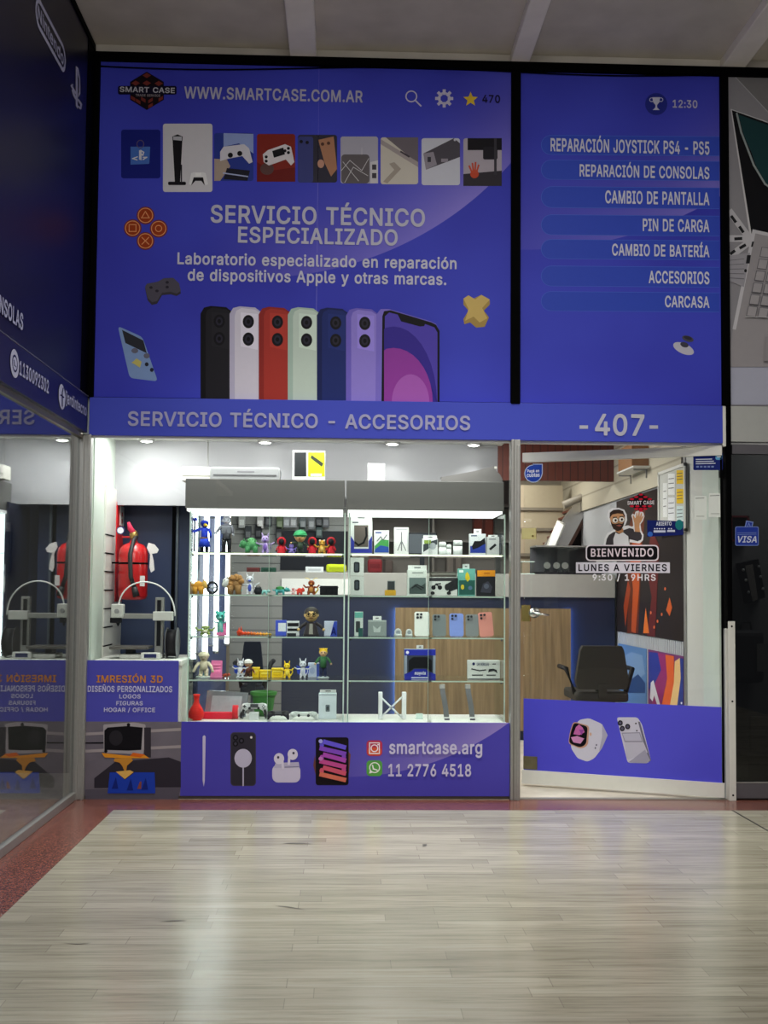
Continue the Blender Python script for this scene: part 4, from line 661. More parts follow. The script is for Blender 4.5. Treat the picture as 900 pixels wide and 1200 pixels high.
    b = MB(); b.box(-4.6, XL-.05, -9, 1.2, 2.5, 2.56, CONC); struct(b, 'ceiling_left_shop', 'low ceiling inside the left shop', 'ceiling')
left_shop()
def pouch():
    k = .87; t = thing('black_pouch', 'black zipped pouch hanging in the dim shop behind the left window', 'pouch', at(4, 672, k))
    b = MB(); p0, p1 = at(-12, 672, k), at(15, 623, k); b.box(p0.x, p1.x, k-.03, k, p0.z, p1.z, M('black_cloth', (14, 16, 20), .7), .01); b.build('bag', t)
    b = MB(); c = at(2, 612, k); b.box(p0.x+.02, p1.x-.01, k-.02, k-.004, p1.z, p1.z+.06, M('pale_header_card', (150, 146, 138), .6), .006); b.cone((c.x+.05, k-.05, p1.z+.05), (c.x+.05, k+.03, p1.z+.05), .004, .004, ALU, 8); b.build('hang_card', t)
pouch()

# ------------------------------------------------------------------ display window of the shop
def window():
    w = thing('window_1', 'wide display window with violet printed base', 'window', (-.26, 0, 0), kind='structure')
    b = MB(); b.box(-1.487, .966, .012, .02, .02, ZH0, CLEAR); b.build('glass_pane', w)
    b = MB(); b.box(-1.487, .966, .005, .035, 0, .022, M('dark_sill', (70, 62, 56), .5)); b.box(-1.487, .966, .006, .03, ZH0-.012, ZH0+.01, WPAINT); b.build('window_frame', w)
window()
b = MB(); x0, x1 = .967, 1.0237
b.box(x0, x1, -.03, .05, 0, ZH0+.004, ALU, .004); b.box(x0+.014, x0+.02, -.036, -.03, 0, ZH0, M('alu_groove', (120, 120, 116), .4, .5)); b.box(x0+.034, x0+.05, -.036, -.03, 0, ZH0-.03, ALU, .002)
struct(b, 'trim_7', 'aluminium post between display window and door', 'post')

def base_panel():
    t = thing('window_base_print', 'violet printed panel along the base of the display window', 'panel', (-.26, 0, .01))
    zt = at(400, 846.5, 0).z; xs = at(212, 890, 0).x
    b = MB(); b.box(xs, .965, -.004, .010, .02, zt, P_BASE); b.build('printed_panel', t)
    PB = Plane((0, -.004, 0), (1, 0, 0), (0, 0, 1))
    # photograph of a printing nozzle at the left
    PH = M('photo_print_grey', (98, 92, 104), .5, var=.25, scale=7)
    b = MB(); b.box(-1.487, xs, -.004, .010, .02, zt, PH); ph = b.build('printer_photo', t)
    q = lambda x, y: (100+x/5.717, 730+y/5.714)
    a = Art(PB); K = (18, 17, 22); S1 = (150, 142, 146)
    a.poly([q(0, 1115), q(0, 1185), q(620, 1185), q(640, 1100)], (84, 80, 92)); a.poly([q(60, 1040), q(60, 1105), q(640, 1100), q(640, 930), q(560, 900), q(200, 930)], (46, 42, 52))
    for y in (745, 860): a.poly([q(-20, y-10), q(-20, y+10), q(640, y-22), q(640, y-42)], S1)
    a.poly([q(-20, 800), q(-20, 808), q(130, 808), q(130, 798)], K)
    a.poly(rrp([q(120, 680), q(125, 870), q(390, 880), q(405, 680), q(330, 665)], 2), (156, 150, 156)); a.poly([q(128, 720), q(128, 850), q(290, 855), q(375, 850), q(385, 700), q(280, 690), q(150, 700)], K); a.ell(*q(205, 770), 8, 9, (38, 36, 42)); a.ell(*q(138, 858), 2, 2, K); a.ell(*q(290, 682), 2, 2, K)
    a.rect(*q(395, 700), *q(440, 900), (50, 46, 54)); a.poly([q(110, 870), q(130, 900), q(260, 905), q(430, 905), q(400, 885), q(330, 870), q(300, 890)], (214, 140, 40)); a.poly([q(320, 868), q(300, 890), q(370, 900), q(400, 880)], (206, 96, 30))
    a.poly([q(200, 905), q(190, 925), q(230, 935), q(250, 960), q(262, 990), q(275, 990), q(280, 955), q(320, 920), q(310, 905)], (190, 130, 50)); a.poly([q(165, 1000), q(150, 1140), q(470, 1140), q(465, 1000), q(330, 1000), q(265, 1050), q(210, 1000)], (30, 60, 168)); a.poly([q(205, 995), q(265, 1045), q(325, 998), q(300, 985)], (216, 170, 90))
    for (x, y) in ((200, 1070), (300, 1080), (400, 1075)): a.poly([q(x-22, y+40), q(x+22, y+40), q(x+6, y-40)], (20, 36, 116))
    a.poly([q(348, 1110), q(375, 1110), q(378, 1060), q(366, 1062)], (130, 70, 60))
    a.build('nozzle_picture', ph)
    # pictures of accessories
    a = Art(PB); a.poly([(237.5, 863), (239.3, 861.5), (241, 863), (240, 915), (238.8, 922), (237.5, 915)], (190, 184, 212)); a.build('stylus_picture', t)
    a = Art(PB); a.rect(270, 858, 300, 921, (64, 60, 72), 4.5); a.rect(271, 859, 299, 920, (48, 45, 56), 4)
    for (x, y) in ((276, 864.5), (276, 871.5), (283, 868)): a.ell(x, y, 3.2, 3.4, (22, 20, 26)); a.ell(x, y, 1.6, 1.8, (60, 58, 72))
    a.ell(294.5, 864, 1.4, 1.5, (220, 216, 220)); a.ell(285, 888.5, 10.2, 11, (182, 178, 202)); a.rect(284.2, 899, 285.8, 921, (182, 178, 202)); a.build('phone_picture', t)
    a = Art(PB); a.rect(319, 896, 352, 917, (196, 192, 216), 7); a.poly([(321, 900), (323, 894), (350, 893), (351, 899)], (176, 172, 200)); a.stroke([(334, 899), (350, 898.5)], 1, (120, 116, 150))
    for (x, y, s) in ((327, 889, 1), (343, 884, -1)): a.ell(x, y, 6, 6.5, (206, 202, 222)); a.ell(x-1*s, y-1.5, 1.4, 1.6, (60, 56, 80)); a.stroke([(x+4*s, y+3), (x+4.5*s, y+11)], 2.8, (206, 202, 222))
    a.build('earbuds_picture', t)
    a = Art(PB); a.poly([(369, 884), (371, 901), (374, 918), (371, 912), (367, 897)], (100, 62, 62)); a.poly([(408, 880), (411, 884), (409, 905), (406, 912)], (112, 72, 66)); a.rect(370, 864, 408.5, 920, (22, 18, 24), 3)
    cs = [(98, 84, 212), (124, 72, 190), (164, 72, 176), (186, 74, 142), (200, 84, 110), (206, 110, 90)]
    for k, c in enumerate(cs):
        y = 871+7.6*k; a.stroke([(377 if k % 2 else 381, y-1.5), (403, y+4.5)], 5.2, c)
        if k < 5: a.ell(403 if k % 2 else 377, y+(8 if k % 2 else 2), 2.5, 3.6, c)
    a.ell(375.8, 868.5, 2.4, 2.4, (160, 160, 230)); a.ell(375.8, 889, 2.4, 2.4, (190, 120, 190)); a.build('tablet_picture', t)
    a = Art(PB); a.rect(429.5, 867.5, 448, 886, (176, 52, 84), 4.5); a.rect(430.5, 876, 447, 885, (206, 90, 60), 4); a.ring(438.8, 876.8, 4.5, 4.5, 1.2, (236, 226, 236)); a.stroke([(433, 870.5), (444.5, 870.5), (444.5, 883), (433, 883)], 1.1, (236, 226, 236), True); a.ell(443, 872.5, .9, .9, (236, 226, 236)); a.build('photo_app_icon', t)
    a = Art(PB); a.rect(429.5, 891, 448, 909.5, (86, 158, 74), 4.5); a.ring(439, 899.5, 6.4, 6.4, 1.2, (232, 236, 232)); a.poly([(432.6, 906.5), (436.6, 905.4), (433.6, 902.2)], (232, 236, 232)); a.stroke([(436.6, 897), (437.6, 901), (441.8, 902.4)], 1.5, (232, 236, 232)); a.build('chat_app_icon', t)
    lettering(t, PB, 'smartcase.arg', (456, 869, 565, 888), (196, 192, 222), bold=.02); lettering(t, PB, '11 2776 4518', (455, 895, 552, 910), (196, 192, 222), bold=.02)
base_panel()
def print_panel():
    t = thing('printing_notice', 'violet notice with orange 3D printing heading low in the window', 'sign', at(155, 846, 0))
    z0, z1 = at(155, 846.5, 0).z, at(155, 774, 0).z; x0, x1 = -1.487, at(209, 800, 0).x
    b = MB(); b.box(x0, x1, -.003, .010, z0, z1, M('violet_vinyl_notice', (66, 66, 172), .45, var=.05, scale=3)); b.build('printed_panel', t)
    P = Plane((0, -.003, 0), (1, 0, 0), (0, 0, 1))
    lettering(t, P, 'IMRESIÓN 3D', (113.5, 789, 191, 800), (196, 128, 52), bold=.028)
    for s, x0, y0, x1, y1 in (('DISEÑOS PERSONALIZADOS', 103, 802, 202, 811), ('LOGOS', 140, 813.5, 165, 818.5), ('FIGURAS', 136.5, 821.5, 167.5, 826.5), ('HOGAR / OFFICE', 122, 829, 182, 835)):
        lettering(t, P, s, (x0, y0, x1, y1), (190, 190, 220), bold=.012)
print_panel()

# inside the window bay: bulkhead, side wall, navy boards
BK = .72
HAZE = M('pale_bulkhead', (164, 164, 168), .55, var=.05, scale=5)
zb = at(160, 592, BK).z
b = MB(); b.box(-1.55, .99, BK, BK+.04, zb, 2.6, HAZE); struct(b, 'wall_bulkhead', 'pale bulkhead panel above and behind the glass cabinets', 'wall')
b = MB(); b.box(-1.55, 1.02, .04, BK+.04, 2.17, 2.21, WPAINT); struct(b, 'ceiling_window', 'white lowered ceiling of the window bay', 'ceiling')
for k, (px, lab) in enumerate(((170, 'round spotlight above the fire extinguisher'), (310, 'round spotlight above the silver bar'), (460, 'round spotlight above the white box'), (556, 'round spotlight above the curled grey sheet'))):
    x = at(px, 520, .55).x; t = thing('ceiling_spotlight', lab, 'lamp', (x, .6, 2.17), 'spotlights in the window ceiling')
    b = MB(); b.lathe((x, .6, 2.150), [(.045, 0), (.05, .006), (.05, .02)], ALU, 20); b.build('trim_ring', t)
    b = MB(); b.lathe((x, .6, 2.142), [(.012, 0), (.036, .006), (.036, .012)], M('spot_lens', (255, 253, 246), .3, emit=9), 20); b.build('lens', t)
    l = bpy.data.lights.new('spot', 'SPOT'); l.energy = 4; l.spot_size = math.radians(110); l.spot_blend = .6; l.shadow_soft_size = .03; l.color = (1, .99, .96)
    o = bpy.data.objects.new('spot', l); COL.objects.link(o); o.parent = t; o.location = (0, 0, -.035)
PALE = M('pale_green_profile', (196, 206, 196), .45, var=.04)
xa = at(131, 680, .35).x
b = MB(); b.box(-1.56, -1.50, .03, .95, 0, zb+.7, PALE); b.box(-1.50, -1.492, .10, .16, 0, zb+.7, PALE); struct(b, 'wall_left', 'pale green side wall at the left end of the window bay', 'wall')
TILE = M('white_tile', (216, 214, 208), .35, var=.04)
# white tiled strip with black joints on the side wall
b = MB(); xt = -1.487
b.box(xt-.012, xt, .42, .94, .3, zb+.1, TILE)
for k in range(9): b.box(xt-.006, xt+.003, .42, .66, .62+.115*k, .628+.115*k, BLACK)
struct(b, 'wall_left_tiles', 'white tiled strip with black joints behind the extinguisher', 'wall')
NB = .96
x1 = at(222, 680, NB).x
b = MB(); b.box(-1.52, x1, NB, NB+.03, 0, zb+.5, M('navy_bay_board', (46, 60, 94), .45, var=.12, scale=8)); b.box(at(201, 680, NB).x, at(205, 680, NB).x, NB-.012, NB, 0, zb+.4, BLACK); b.box(at(206, 680, NB).x, at(208.5, 680, NB).x, NB-.014, NB, 0, zb+.4, M('steel_strip', (120, 130, 140), .3, .7)); struct(b, 'wall_navy', 'navy board behind the printer and extinguisher', 'wall')
b = MB(); b.box(-.972, -.955, .77, 2.5, 0, 2.55, NAVYL); b.box(-.972, -.955, .64, .77, 0, zb-.003, NAVYL); b.box(-.985, -.972, .50, NB, 0, zb-.003, NAVY); struct(b, 'wall_navy_side', 'navy partition running back behind the light tubes, with an added screening piece', 'wall')  # front piece added to hide the tubes from the left window's reflection

# ------------------------------------------------------------------ fire extinguisher
def extinguisher():
    Y = .62; RED = M('red_enamel', (196, 26, 30), .28, coat=.4, var=.05); DK = M('black_rubber', (26, 26, 30), .55)
    c0 = at(155, 703, Y); c1 = at(156, 636, Y); r = (at(173, 670, Y).x-at(139, 670, Y).x)/2; cx = at(156, 670, Y).x
    t = thing('fire_extinguisher', 'red fire extinguisher hung on the wall left of the cabinets', 'fire extinguisher', (cx, Y, c0.z))
    h = c1.z-c0.z
    b = MB(); b.lathe((cx, Y, c0.z), [(r*.5, 0), (r*.92, .008), (r, .03), (r, h-.07), (r*.93, h-.04), (r*.7, h-.015), (r*.3, h), (r*.22, h+.02)], RED, 32); b.build('cylinder', t)
    b = MB(); b.lathe((cx, Y, c0.z+h*.62), [(r*1.012, 0), (r*1.012, .012)], BLACK, 32); b.build('strap', t)
    b = MB(); b.lathe((cx, Y, c0.z+h+.02), [(r*.22, 0), (r*.3, .01), (r*.3, .04), (r*.15, .06)], M('brass', (170, 140, 80), .3, .8), 16); b.box(cx-.075, cx+.02, Y-.012, Y+.012, c0.z+h+.03, c0.z+h+.042, RED, .003); b.build('valve', t)
    b = MB(); b.tube([(cx+.01, Y, c0.z+h+.05), (cx-.02, Y-.02, c0.z+h+.09), (cx-.03, Y-.03, c0.z+h+.13)], [.02, .018, .008], C((214, 60, 90)), 10); b.build('handle', t)
    b = MB(); g = Vector((cx-.075, Y-.03, c0.z+h+.075)); b.cone(g, g+Vector((0, -.02, 0)), .026, .026, C((60, 64, 110)), 20); b.cone(g+Vector((0, -.02, 0)), g+Vector((0, -.022, 0)), .02, .02, C((220, 220, 226)), 20); b.build('gauge', t)
    b = MB(); b.tube([(cx+.02, Y-.02, c0.z+h+.035), (cx+.01, Y-.06, c0.z+h+.01), (cx+.0, Y-r-.02, c0.z+h*.8), (cx+.008, Y-r-.025, c0.z+h*.4), (cx+.03, Y-r-.02, c0.z+h*.22)], .014, DK); b.tube([(cx+.03, Y-r-.02, c0.z+h*.22), (cx+.045, Y-r-.02, c0.z+h*.06)], [.018, .022], DK, 12); b.build('hose', t)
    PAP = C((226, 222, 222))
    b = MB(); p = [(174, 636), (181, 638), (186, 644), (184, 648), (178, 649), (180, 657), (181, 668), (177, 671), (175, 665), (176, 650), (172, 642)]
    b.prism([at(x, y, Y-.02) for x, y in p], (0, .004, 0), PAP); b.build('paper_tag', t)
    b = MB(); b.box(cx+r*.6, cx+r*.95, Y-r*.78, Y-r*.74, c0.z+h*.24, c0.z+h*.42, PAP); b.build('label', t)
    b = MB(); b.box(xt, cx-r*.5, Y-.01, Y+.01, c0.z+h*.63, c0.z+h*.66, BLACK); b.build('bracket', t)
    # red and white plate on the wall behind it
    s = thing('extinguisher_plate', 'tall red plate with white lettered strip behind the fire extinguisher', 'sign', (xt+.02, .80, 1.1))
    b = MB(); b.box(xt, xt+.006, .72, .92, at(140, 705, .8).z, zb+.02, C((206, 40, 44))); b.build('plate', s)
    b = MB(); b.box(xt+.006, xt+.01, .80, .92, at(146, 616, .85).z, zb, C((230, 224, 222))); st = b.build('white_strip', s)
    for k in range(7): b = MB(); z = zb-.05-.045*k; b.box(xt+.0101, xt+.0108, .845, .875, z-.016, z+.012, C((200, 60, 60))); b.build('red_sign_mark', st)
extinguisher()

# ------------------------------------------------------------------ 3D printer on its table
def table():
    zt = at(160, 774, .12).z; x1 = at(213, 775, .12).x
    t = thing('printer_table', 'white topped table under the 3D printer', 'table', (-1.25, .4, 0))
    b = MB(); b.box(-1.486, x1, .09, .74, zt-.03, zt, WPAINT, .004); b.build('table_top', t)
    for x in (-1.46, x1-.05):
        for y in (.11, .69): b = MB(); b.box(x, x+.04, y, y+.04, 0, zt-.03, WPAINT, .003); b.build('leg', t)
    b = MB(); b.box(x1-.02, x1-.004, .15, .69, .05, zt-.03, WPAINT); b.build('side_board', t)
    return zt
ZTAB = table()
def printer():
    Y = .34; LG = M('pale_grey_plastic', (206, 206, 202), .4); AL = ALU; DK = C((30, 30, 34)); P = lambda x, y, d=0: at(x, y, Y+d)
    t = thing('desktop_printer', 'grey desktop 3D printer with open gantry on the white table', '3D printer', (P(175, 774).x, Y, ZTAB))
    b = MB(); b.box(P(144, 720).x, P(192, 720).x, Y-.09, Y+.1, ZTAB, P(165, 766).z, LG, .008); b.box(P(170, 720).x, P(192, 720).x, Y-.12, Y-.08, ZTAB, P(165, 763.5).z, LG, .006); b.build('base', t)
    b = MB(); b.box(P(174, 720).x, P(188, 720).x, Y-.125, Y-.118, ZTAB+.01, P(165, 765).z, C((44, 48, 88))); b.build('screen', t)
    b = MB(); b.box(P(150, 720).x, P(158, 720).x, Y-.05, Y+.05, P(165, 766).z, P(165, 760).z, DK); b.box(P(133, 720).x, P(177, 720).x, Y-.11, Y+.1, P(165, 760).z, P(165, 757).z, M('dark_bed', (88, 84, 80), .4), .002); b.build('print_bed', t)
    b = MB(); b.box(P(181, 720).x, P(191, 720).x, Y+.02, Y+.06, ZTAB, P(165, 700).z, AL, .003); b.box(P(183.5, 720).x, P(188, 720).x, Y+.012, Y+.02, P(165, 757).z, P(165, 703).z, DK); b.build('column', t)
    b = MB(); b.box(P(143, 720).x, P(200, 720).x, Y-.02, Y+.01, P(165, 725).z, P(165, 719).z, AL, .003); b.box(P(180, 720).x, P(203, 720).x, Y-.03, Y+.02, P(165, 727).z, P(165, 716.5).z, LG, .004); b.build('gantry_arm', t)
    b = MB(); b.box(P(132, 720).x, P(145.5, 720).x, Y-.05, Y+.02, P(165, 724).z, P(165, 708).z, LG, .006); c = P(139, 716); b.cone((c.x, Y-.05, c.z), (c.x, Y-.062, c.z), .014, .014, C((150, 150, 152))); hd = b.build('print_head', t)
    b = MB(); b.box(P(130.5, 720).x, P(143, 720).x, Y-.04, Y+.01, P(165, 730).z, P(165, 724).z, DK, .003); b.cone((c.x, Y-.01, P(165, 730).z), (c.x, Y-.01, P(165, 734).z), .012, .003, DK); b.build('nozzle', hd)
    b = MB(); pts = []
    for k in range(25):
        an = PI*(1-k/24); pts.append(P(172+33*math.cos(an)*(1 if k < 12 else 1), 714-36*math.sin(an)**.9 + (k/24)*8, -.01))
    b.tube(pts, .0045, C((226, 226, 226)), 8); b.build('filament_tube', t)
    b = MB(); c = P(203, 753, .06); b.cone((c.x-.03, Y+.03, c.z), (c.x+.03, Y+.03, c.z), .082, .082, C((36, 34, 38)), 28); 
    for s in (-.034, .03): b.cone((c.x+s, Y+.03, c.z), (c.x+s+.004, Y+.03, c.z), .094, .094, C((96, 94, 98)), 28)
    b.build('spool', t); b = MB(); b.box(c.x-.045, c.x+.045, Y+.02, Y+.04, ZTAB, c.z-.1, LG); b.build('spool_holder', t)
printer()

# ------------------------------------------------------------------ glass display cabinets
CF, CB, YI = .18, .62, .36                 # cabinet front, back, and the line the goods stand on
SH = [at(300, y, CF).z for y in (648, 697, 746, 797)]
ZBASE = at(300, 846, CF).z
HEADM = M('grey_header_sheet', (112, 112, 110), .45, .15, var=.05, scale=12)
def cabinet(label, px0, px1, lx0, lx1):
    x0, x1 = at(px0, 700, CF).x, at(px1, 700, CF).x; z0, z1 = at(300, 599, CF).z, at(300, 562, CF).z
    t = thing('display_cabinet', label, 'display cabinet', ((x0+x1)/2, (CF+CB)/2, 0), 'glass display cabinets')
    b = MB(); b.box(at(lx0, 580, CF).x, at(lx1, 580, CF).x, CF-.03, CB, z0+.012, z1, HEADM, .004); b.build('header', t)
    b = MB(); b.box(at(lx0, 580, CF).x+.01, at(lx1, 580, CF).x-.01, CF-.026, CB-.02, z0-.004, z0+.012, M('lit_diffuser', (250, 252, 250), .4, emit=1.1)); b.build('light_strip', t)
    b = MB(); b.box(x0, x1, CF, CB, 0.02, ZBASE-.02, M('white_laminate', (214, 214, 210), .45)); b.box(x0-.01, x1+.01, CF-.012, CB, ZBASE-.02, ZBASE, WPAINT, .002); b.build('base', t)
    for z in SH:
        b = MB(); b.box(x0+.008, x1-.008, CF+.012, CB-.01, z-.008, z, SHELFG); b.box(x0+.008, x1-.008, CF+.010, CF+.0125, z-.008, z, EDGE); b.build('shelf', t)
    for x in (x0, x1-.006):
        b = MB(); b.box(x, x+.006, CF+.006, CB, ZBASE, z0-.004, SHELFG); b.box(x-.001, x+.007, CF+.003, CF+.0065, ZBASE, z0-.004, EDGE); b.build('side_panel', t)
    for k, z in enumerate([z0+.002]+SH):
        area('cabinet_led_and_fill', ((x0+x1)/2, CF+.03, z-.012), x1-x0-.06, .012, 1.6 if k == 0 else .8, (1, 1, .97), (math.radians(28), 0, 0))  # header and top shelf have real strips; lower shelves get added fill
    b = MB(); b.box(x0+.02, x1-.02, CF+.004, CF+.010, SH[0]-.010, SH[0]-.002, M('warm_led_edge', (255, 250, 214), .3, emit=1.6)); b.build('led_strip', t)
    xm = (x0+x1)/2
    b = MB(); b.box(x0+.005, xm+.03, CF-.004, CF, ZBASE, z0, CLEAR); b.build('sliding_pane', t)
    b = MB(); b.box(xm+.01, x1-.005, CF+.001, CF+.005, ZBASE, z0, CLEAR); b.box(xm+.0095, xm+.0115, CF, CF+.005, ZBASE, z0, EDGE); b.build('sliding_pane', t)
    for z in SH:
        for x in (x0+.012, x1-.022): b = MB(); b.box(x, x+.01, CF+.03, CF+.05, z-.02, z-.008, M('chrome', (200, 202, 204), .15, 1)); b.build('shelf_clip', t)
    return x0, x1
cabinet('left glass display cabinet, holding the toy figures', 221, 404, 218, 404)
cabinet('right glass display cabinet, holding boxed accessories', 408, 592, 406, 590)

# light tubes along the navy partition
for k, (px, Y, y0, y1, lab) in enumerate(((232.5, .66, 602, 776, 'brightest vertical light tube, nearest the cabinet corner'), (252, 1.25, 606, 766, 'middle one of the three vertical light tubes'), (268, 1.96, 610, 757, 'rearmost of the three vertical light tubes, beside the fluffy brown figure'))):
    x = -.925+.03; z1 = 2.17 if k == 0 else 2.56; zl = at(px, y1, Y).z; zu = at(px, y0, Y).z+.05
    t = thing('hanging_light_tube', lab, 'lamp', (x, Y, zl), 'vertical light tubes')
    b = MB(); b.cone((x, Y, zl+.02), (x, Y, zu), .017, .017, M('tube_light', (248, 252, 255), .3, emit=5.5), 14); b.build('tube', t)
    b = MB(); b.cone((x, Y, zl), (x, Y, zl+.02), .018, .018, ALU, 14); b.cone((x, Y, zu), (x, Y, zu+.03), .018, .018, ALU, 14); b.cone((x, Y, zu+.03), (x, Y, z1), .004, .004, ALU, 6); b.box(-.955, x, Y-.01, Y+.01, zl+.05, zl+.06, ALU); b.box(-.955, x, Y-.01, Y+.01, zu-.06, zu-.05, ALU); b.build('holder', t)

# ---- things standing on top of the cabinet headers
ZTOP = at(300, 562, CF).z
def pbox(px0, py0, px1, Y, D, zb, z1=None):
    p0, p1 = at(px0, py0, Y), at(px1, py0, Y); return p0.x, p1.x, Y, Y+D, zb, (z1 if z1 else at((px0+px1)/2, py0, Y).z)
t = thing('flat_white_carton', 'flat white carton lying on the left end of the cabinet top', 'box', at(233, 561, .3) , None)
ORG[t].z = ZTOP; t.location = ORG[t]
b = MB(); b.box(*pbox(213, 547, 246, .3, .14, ZTOP), C((222, 220, 212)), .003); b.build('carton', t); b = MB(); x0, x1, *_ = pbox(214, 548, 246, .299, .1, 0); b.box(x0, x1, .297, .3, ZTOP+.03, ZTOP+.034, C((170, 168, 160))); b.build('flap', t)
t = thing('air_curtain', 'long silver air unit lying on the cabinet top', 'appliance', (at(287, 560, .28).x, .3, ZTOP))
b = MB(); b.box(*pbox(246, 547, 328, .27, .16, ZTOP), M('silver_plastic', (168, 170, 172), .3, .4), .014, seg=4); b.build('body', t); x0, x1, *_ = pbox(250, 553, 324, .27, .1, 0); z = at(287, 557, .27).z
b = MB(); b.box(x0, x1, .266, .27, z-.004, z+.004, C((90, 90, 92))); b.build('air_slot', t); b = MB(); b.box(at(276, 700, .27).x, at(296, 700, .27).x, .268, .27, z+.018, z+.026, C((130, 130, 134))); b.build('badge', t)

def facepl(Y): return Plane((0, Y, 0), (1, 0, 0), (0, 0, 1))
def carton(label, px0, py0, px1, shelf, col, prints=(), Y=.34, D=.06, tab=None, name='product_box', cat='box', group='boxed accessories in the right cabinet', texts=(), z0=None, bevel=.0015):
    """a retail carton: body, printed front, hanging tab"""
    zb = z0 if z0 is not None else (SH[shelf] if shelf < 4 else ZBASE)
    zb += .0006
    x0, x1, y0, y1, z0_, z1 = pbox(px0, py0, px1, Y, D, zb)
    t = thing(name, label, cat, ((x0+x1)/2, Y+D/2, zb), group)
    b = MB(); b.box(x0, x1, y0, y1, zb, z1, C(col), bevel); b.build('carton', t)
    if prints or texts:
        a = Art(facepl(Y))
        for p in prints:
            k = p[0]
            if k == 'r': a.rect(*p[1:5], p[5], *(p[6:]))
            elif k == 'e': a.ell(*p[1:5], p[5])
            elif k == 'p': a.poly(p[1], p[2])
            elif k == 's': a.stroke(p[1], p[2], p[3])
        fp = a.build('front_print', t) if prints else t
        for (s, box, c) in texts: lettering(fp, facepl(Y), s, box, c)
    if tab:
        b = MB(); a0, a1 = at(tab[0], tab[1], Y+D).x, at(tab[2], tab[1], Y+D).x; zt = at((tab[0]+tab[2])/2, tab[1], Y+D).z
        b.box(a0, a1, Y+D-.006, Y+D-.002, z1-.004, zt, C((232, 232, 230)), .001); b.box((a0*2+a1)/3, (a0+a1*2)/3, Y+D-.0075, Y+D-.006, (z1+zt)/2-.003, (z1+zt)/2+.003, C((90, 90, 92))); b.build('hang_tab', t)
    return t
carton('white and lime phone accessory carton standing on top of the left cabinet', 343, 528, 381, 0, (226, 228, 226), [('r', 345, 530, 359, 558.5, (44, 46, 48)), ('r', 361, 530, 380.5, 558.5, (178, 194, 44)), ('p', [(365, 533), (364, 537), (377, 547), (379, 543)], (52, 54, 48)), ('r', 364, 555, 377, 558, (226, 226, 214))], Y=.26, D=.07, group='cartons on the cabinet tops', z0=ZTOP)
carton('small plain white carton standing on top of the right cabinet', 431, 543, 451, 0, (236, 236, 240), [('r', 435, 549, 447, 552, (214, 214, 222))], Y=.26, D=.07, group='cartons on the cabinet tops', z0=ZTOP)
def curled():
    Y = .30; t = thing('curled_grey_sheet', 'thin grey sheet curling up on top of the right cabinet', 'sheet', (at(555, 562, Y).x, Y, ZTOP))
    b = MB(); mt = M('grey_vinyl_sheet', (120, 118, 116), .45, var=.06)
    top = [(517, 559), (540, 555), (560, 551), (579, 546), (581, 551), (586, 556), (589, 562)]
    P0 = [at(x, y, Y) for x, y in top]; n = len(P0)
    for p in P0: p.z = max(p.z, ZTOP+.002)
    back = [p+Vector((0, .10, 0)) for p in P0]
    def strip(A, B):
        for k in range(len(A)-1): b.face([A[k], A[k+1], B[k+1], B[k]], mt)
    low = [Vector((p.x, Y, ZTOP+.001)) for p in P0]
    strip(P0, back); strip(low, P0); b.build('vinyl', t)
    b = MB(); x = at(580, 547, Y); z = at(580, 547, Y).z; b.box(x.x-.004, x.x+.012, Y-.003, Y+.003, z-.012, z+.002, C((230, 228, 220))); b.build('torn_edge', t)
curled()

# ---- right cabinet
GB = 'boxed accessories in the right cabinet'
W_, K_, BL, GN, TL = (226, 228, 226), (30, 31, 34), (44, 52, 150), (84, 150, 76), (70, 160, 150)
carton('tallest white and blue carton with a dark window showing a black handset, top shelf', 410.5, 610, 436.5, 0, (214, 216, 214), [('r', 415, 615.5, 431.5, 641, (98, 90, 84)), ('p', [(411, 628), (415, 634), (415, 643), (432, 643), (432, 634), (436, 628), (436, 648), (411, 648)], (52, 60, 156)), ('s', [(429, 619), (429.5, 628), (426, 636), (420, 639), (416.5, 636)], 2.2, (20, 20, 22)), ('r', 413, 611.5, 420, 613, (90, 92, 100))], D=.07, tab=(411, 603, 436, 0))
carton('white carton with green and blue waves and a pen, top shelf', 438.5, 621.5, 456, 0, W_, [('p', [(439, 640), (447, 632), (455.5, 633), (455.5, 647.5), (439, 647.5)], (76, 156, 84)), ('p', [(439, 644), (446, 639), (455.5, 641), (455.5, 647.5), (439, 647.5)], (52, 84, 166)), ('s', [(442, 634), (446, 629), (449, 633), (453, 627)], 1, (90, 96, 100)), ('r', 440, 623.5, 447, 625, (60, 80, 150))], D=.05)
carton('white carton with a drawing of a small tripod, top shelf', 462, 618, 479, 0, (234, 234, 232), [('s', [(470.5, 624), (470.5, 645)], 1.2, (120, 122, 124)), ('s', [(470.5, 634), (466, 645)], 1, (120, 122, 124)), ('s', [(470.5, 634), (475.5, 645)], 1, (120, 122, 124)), ('r', 464, 620, 477, 621.2, (170, 172, 176)), ('r', 477.5, 619, 478.6, 647, (190, 192, 194))], D=.05)
carton('white carton with a green stripe and earphone picture, top shelf', 495, 631, 513, 0, (222, 224, 224), [('p', [(496, 647), (496, 638), (506, 634), (512.5, 632), (512.5, 638), (504, 642)], (64, 70, 74)), ('e', 507, 640, 4, 4, (170, 176, 180)), ('r', 497, 633, 505, 637, (140, 164, 78))], D=.05, tab=(496, 627.5, 512, 0))
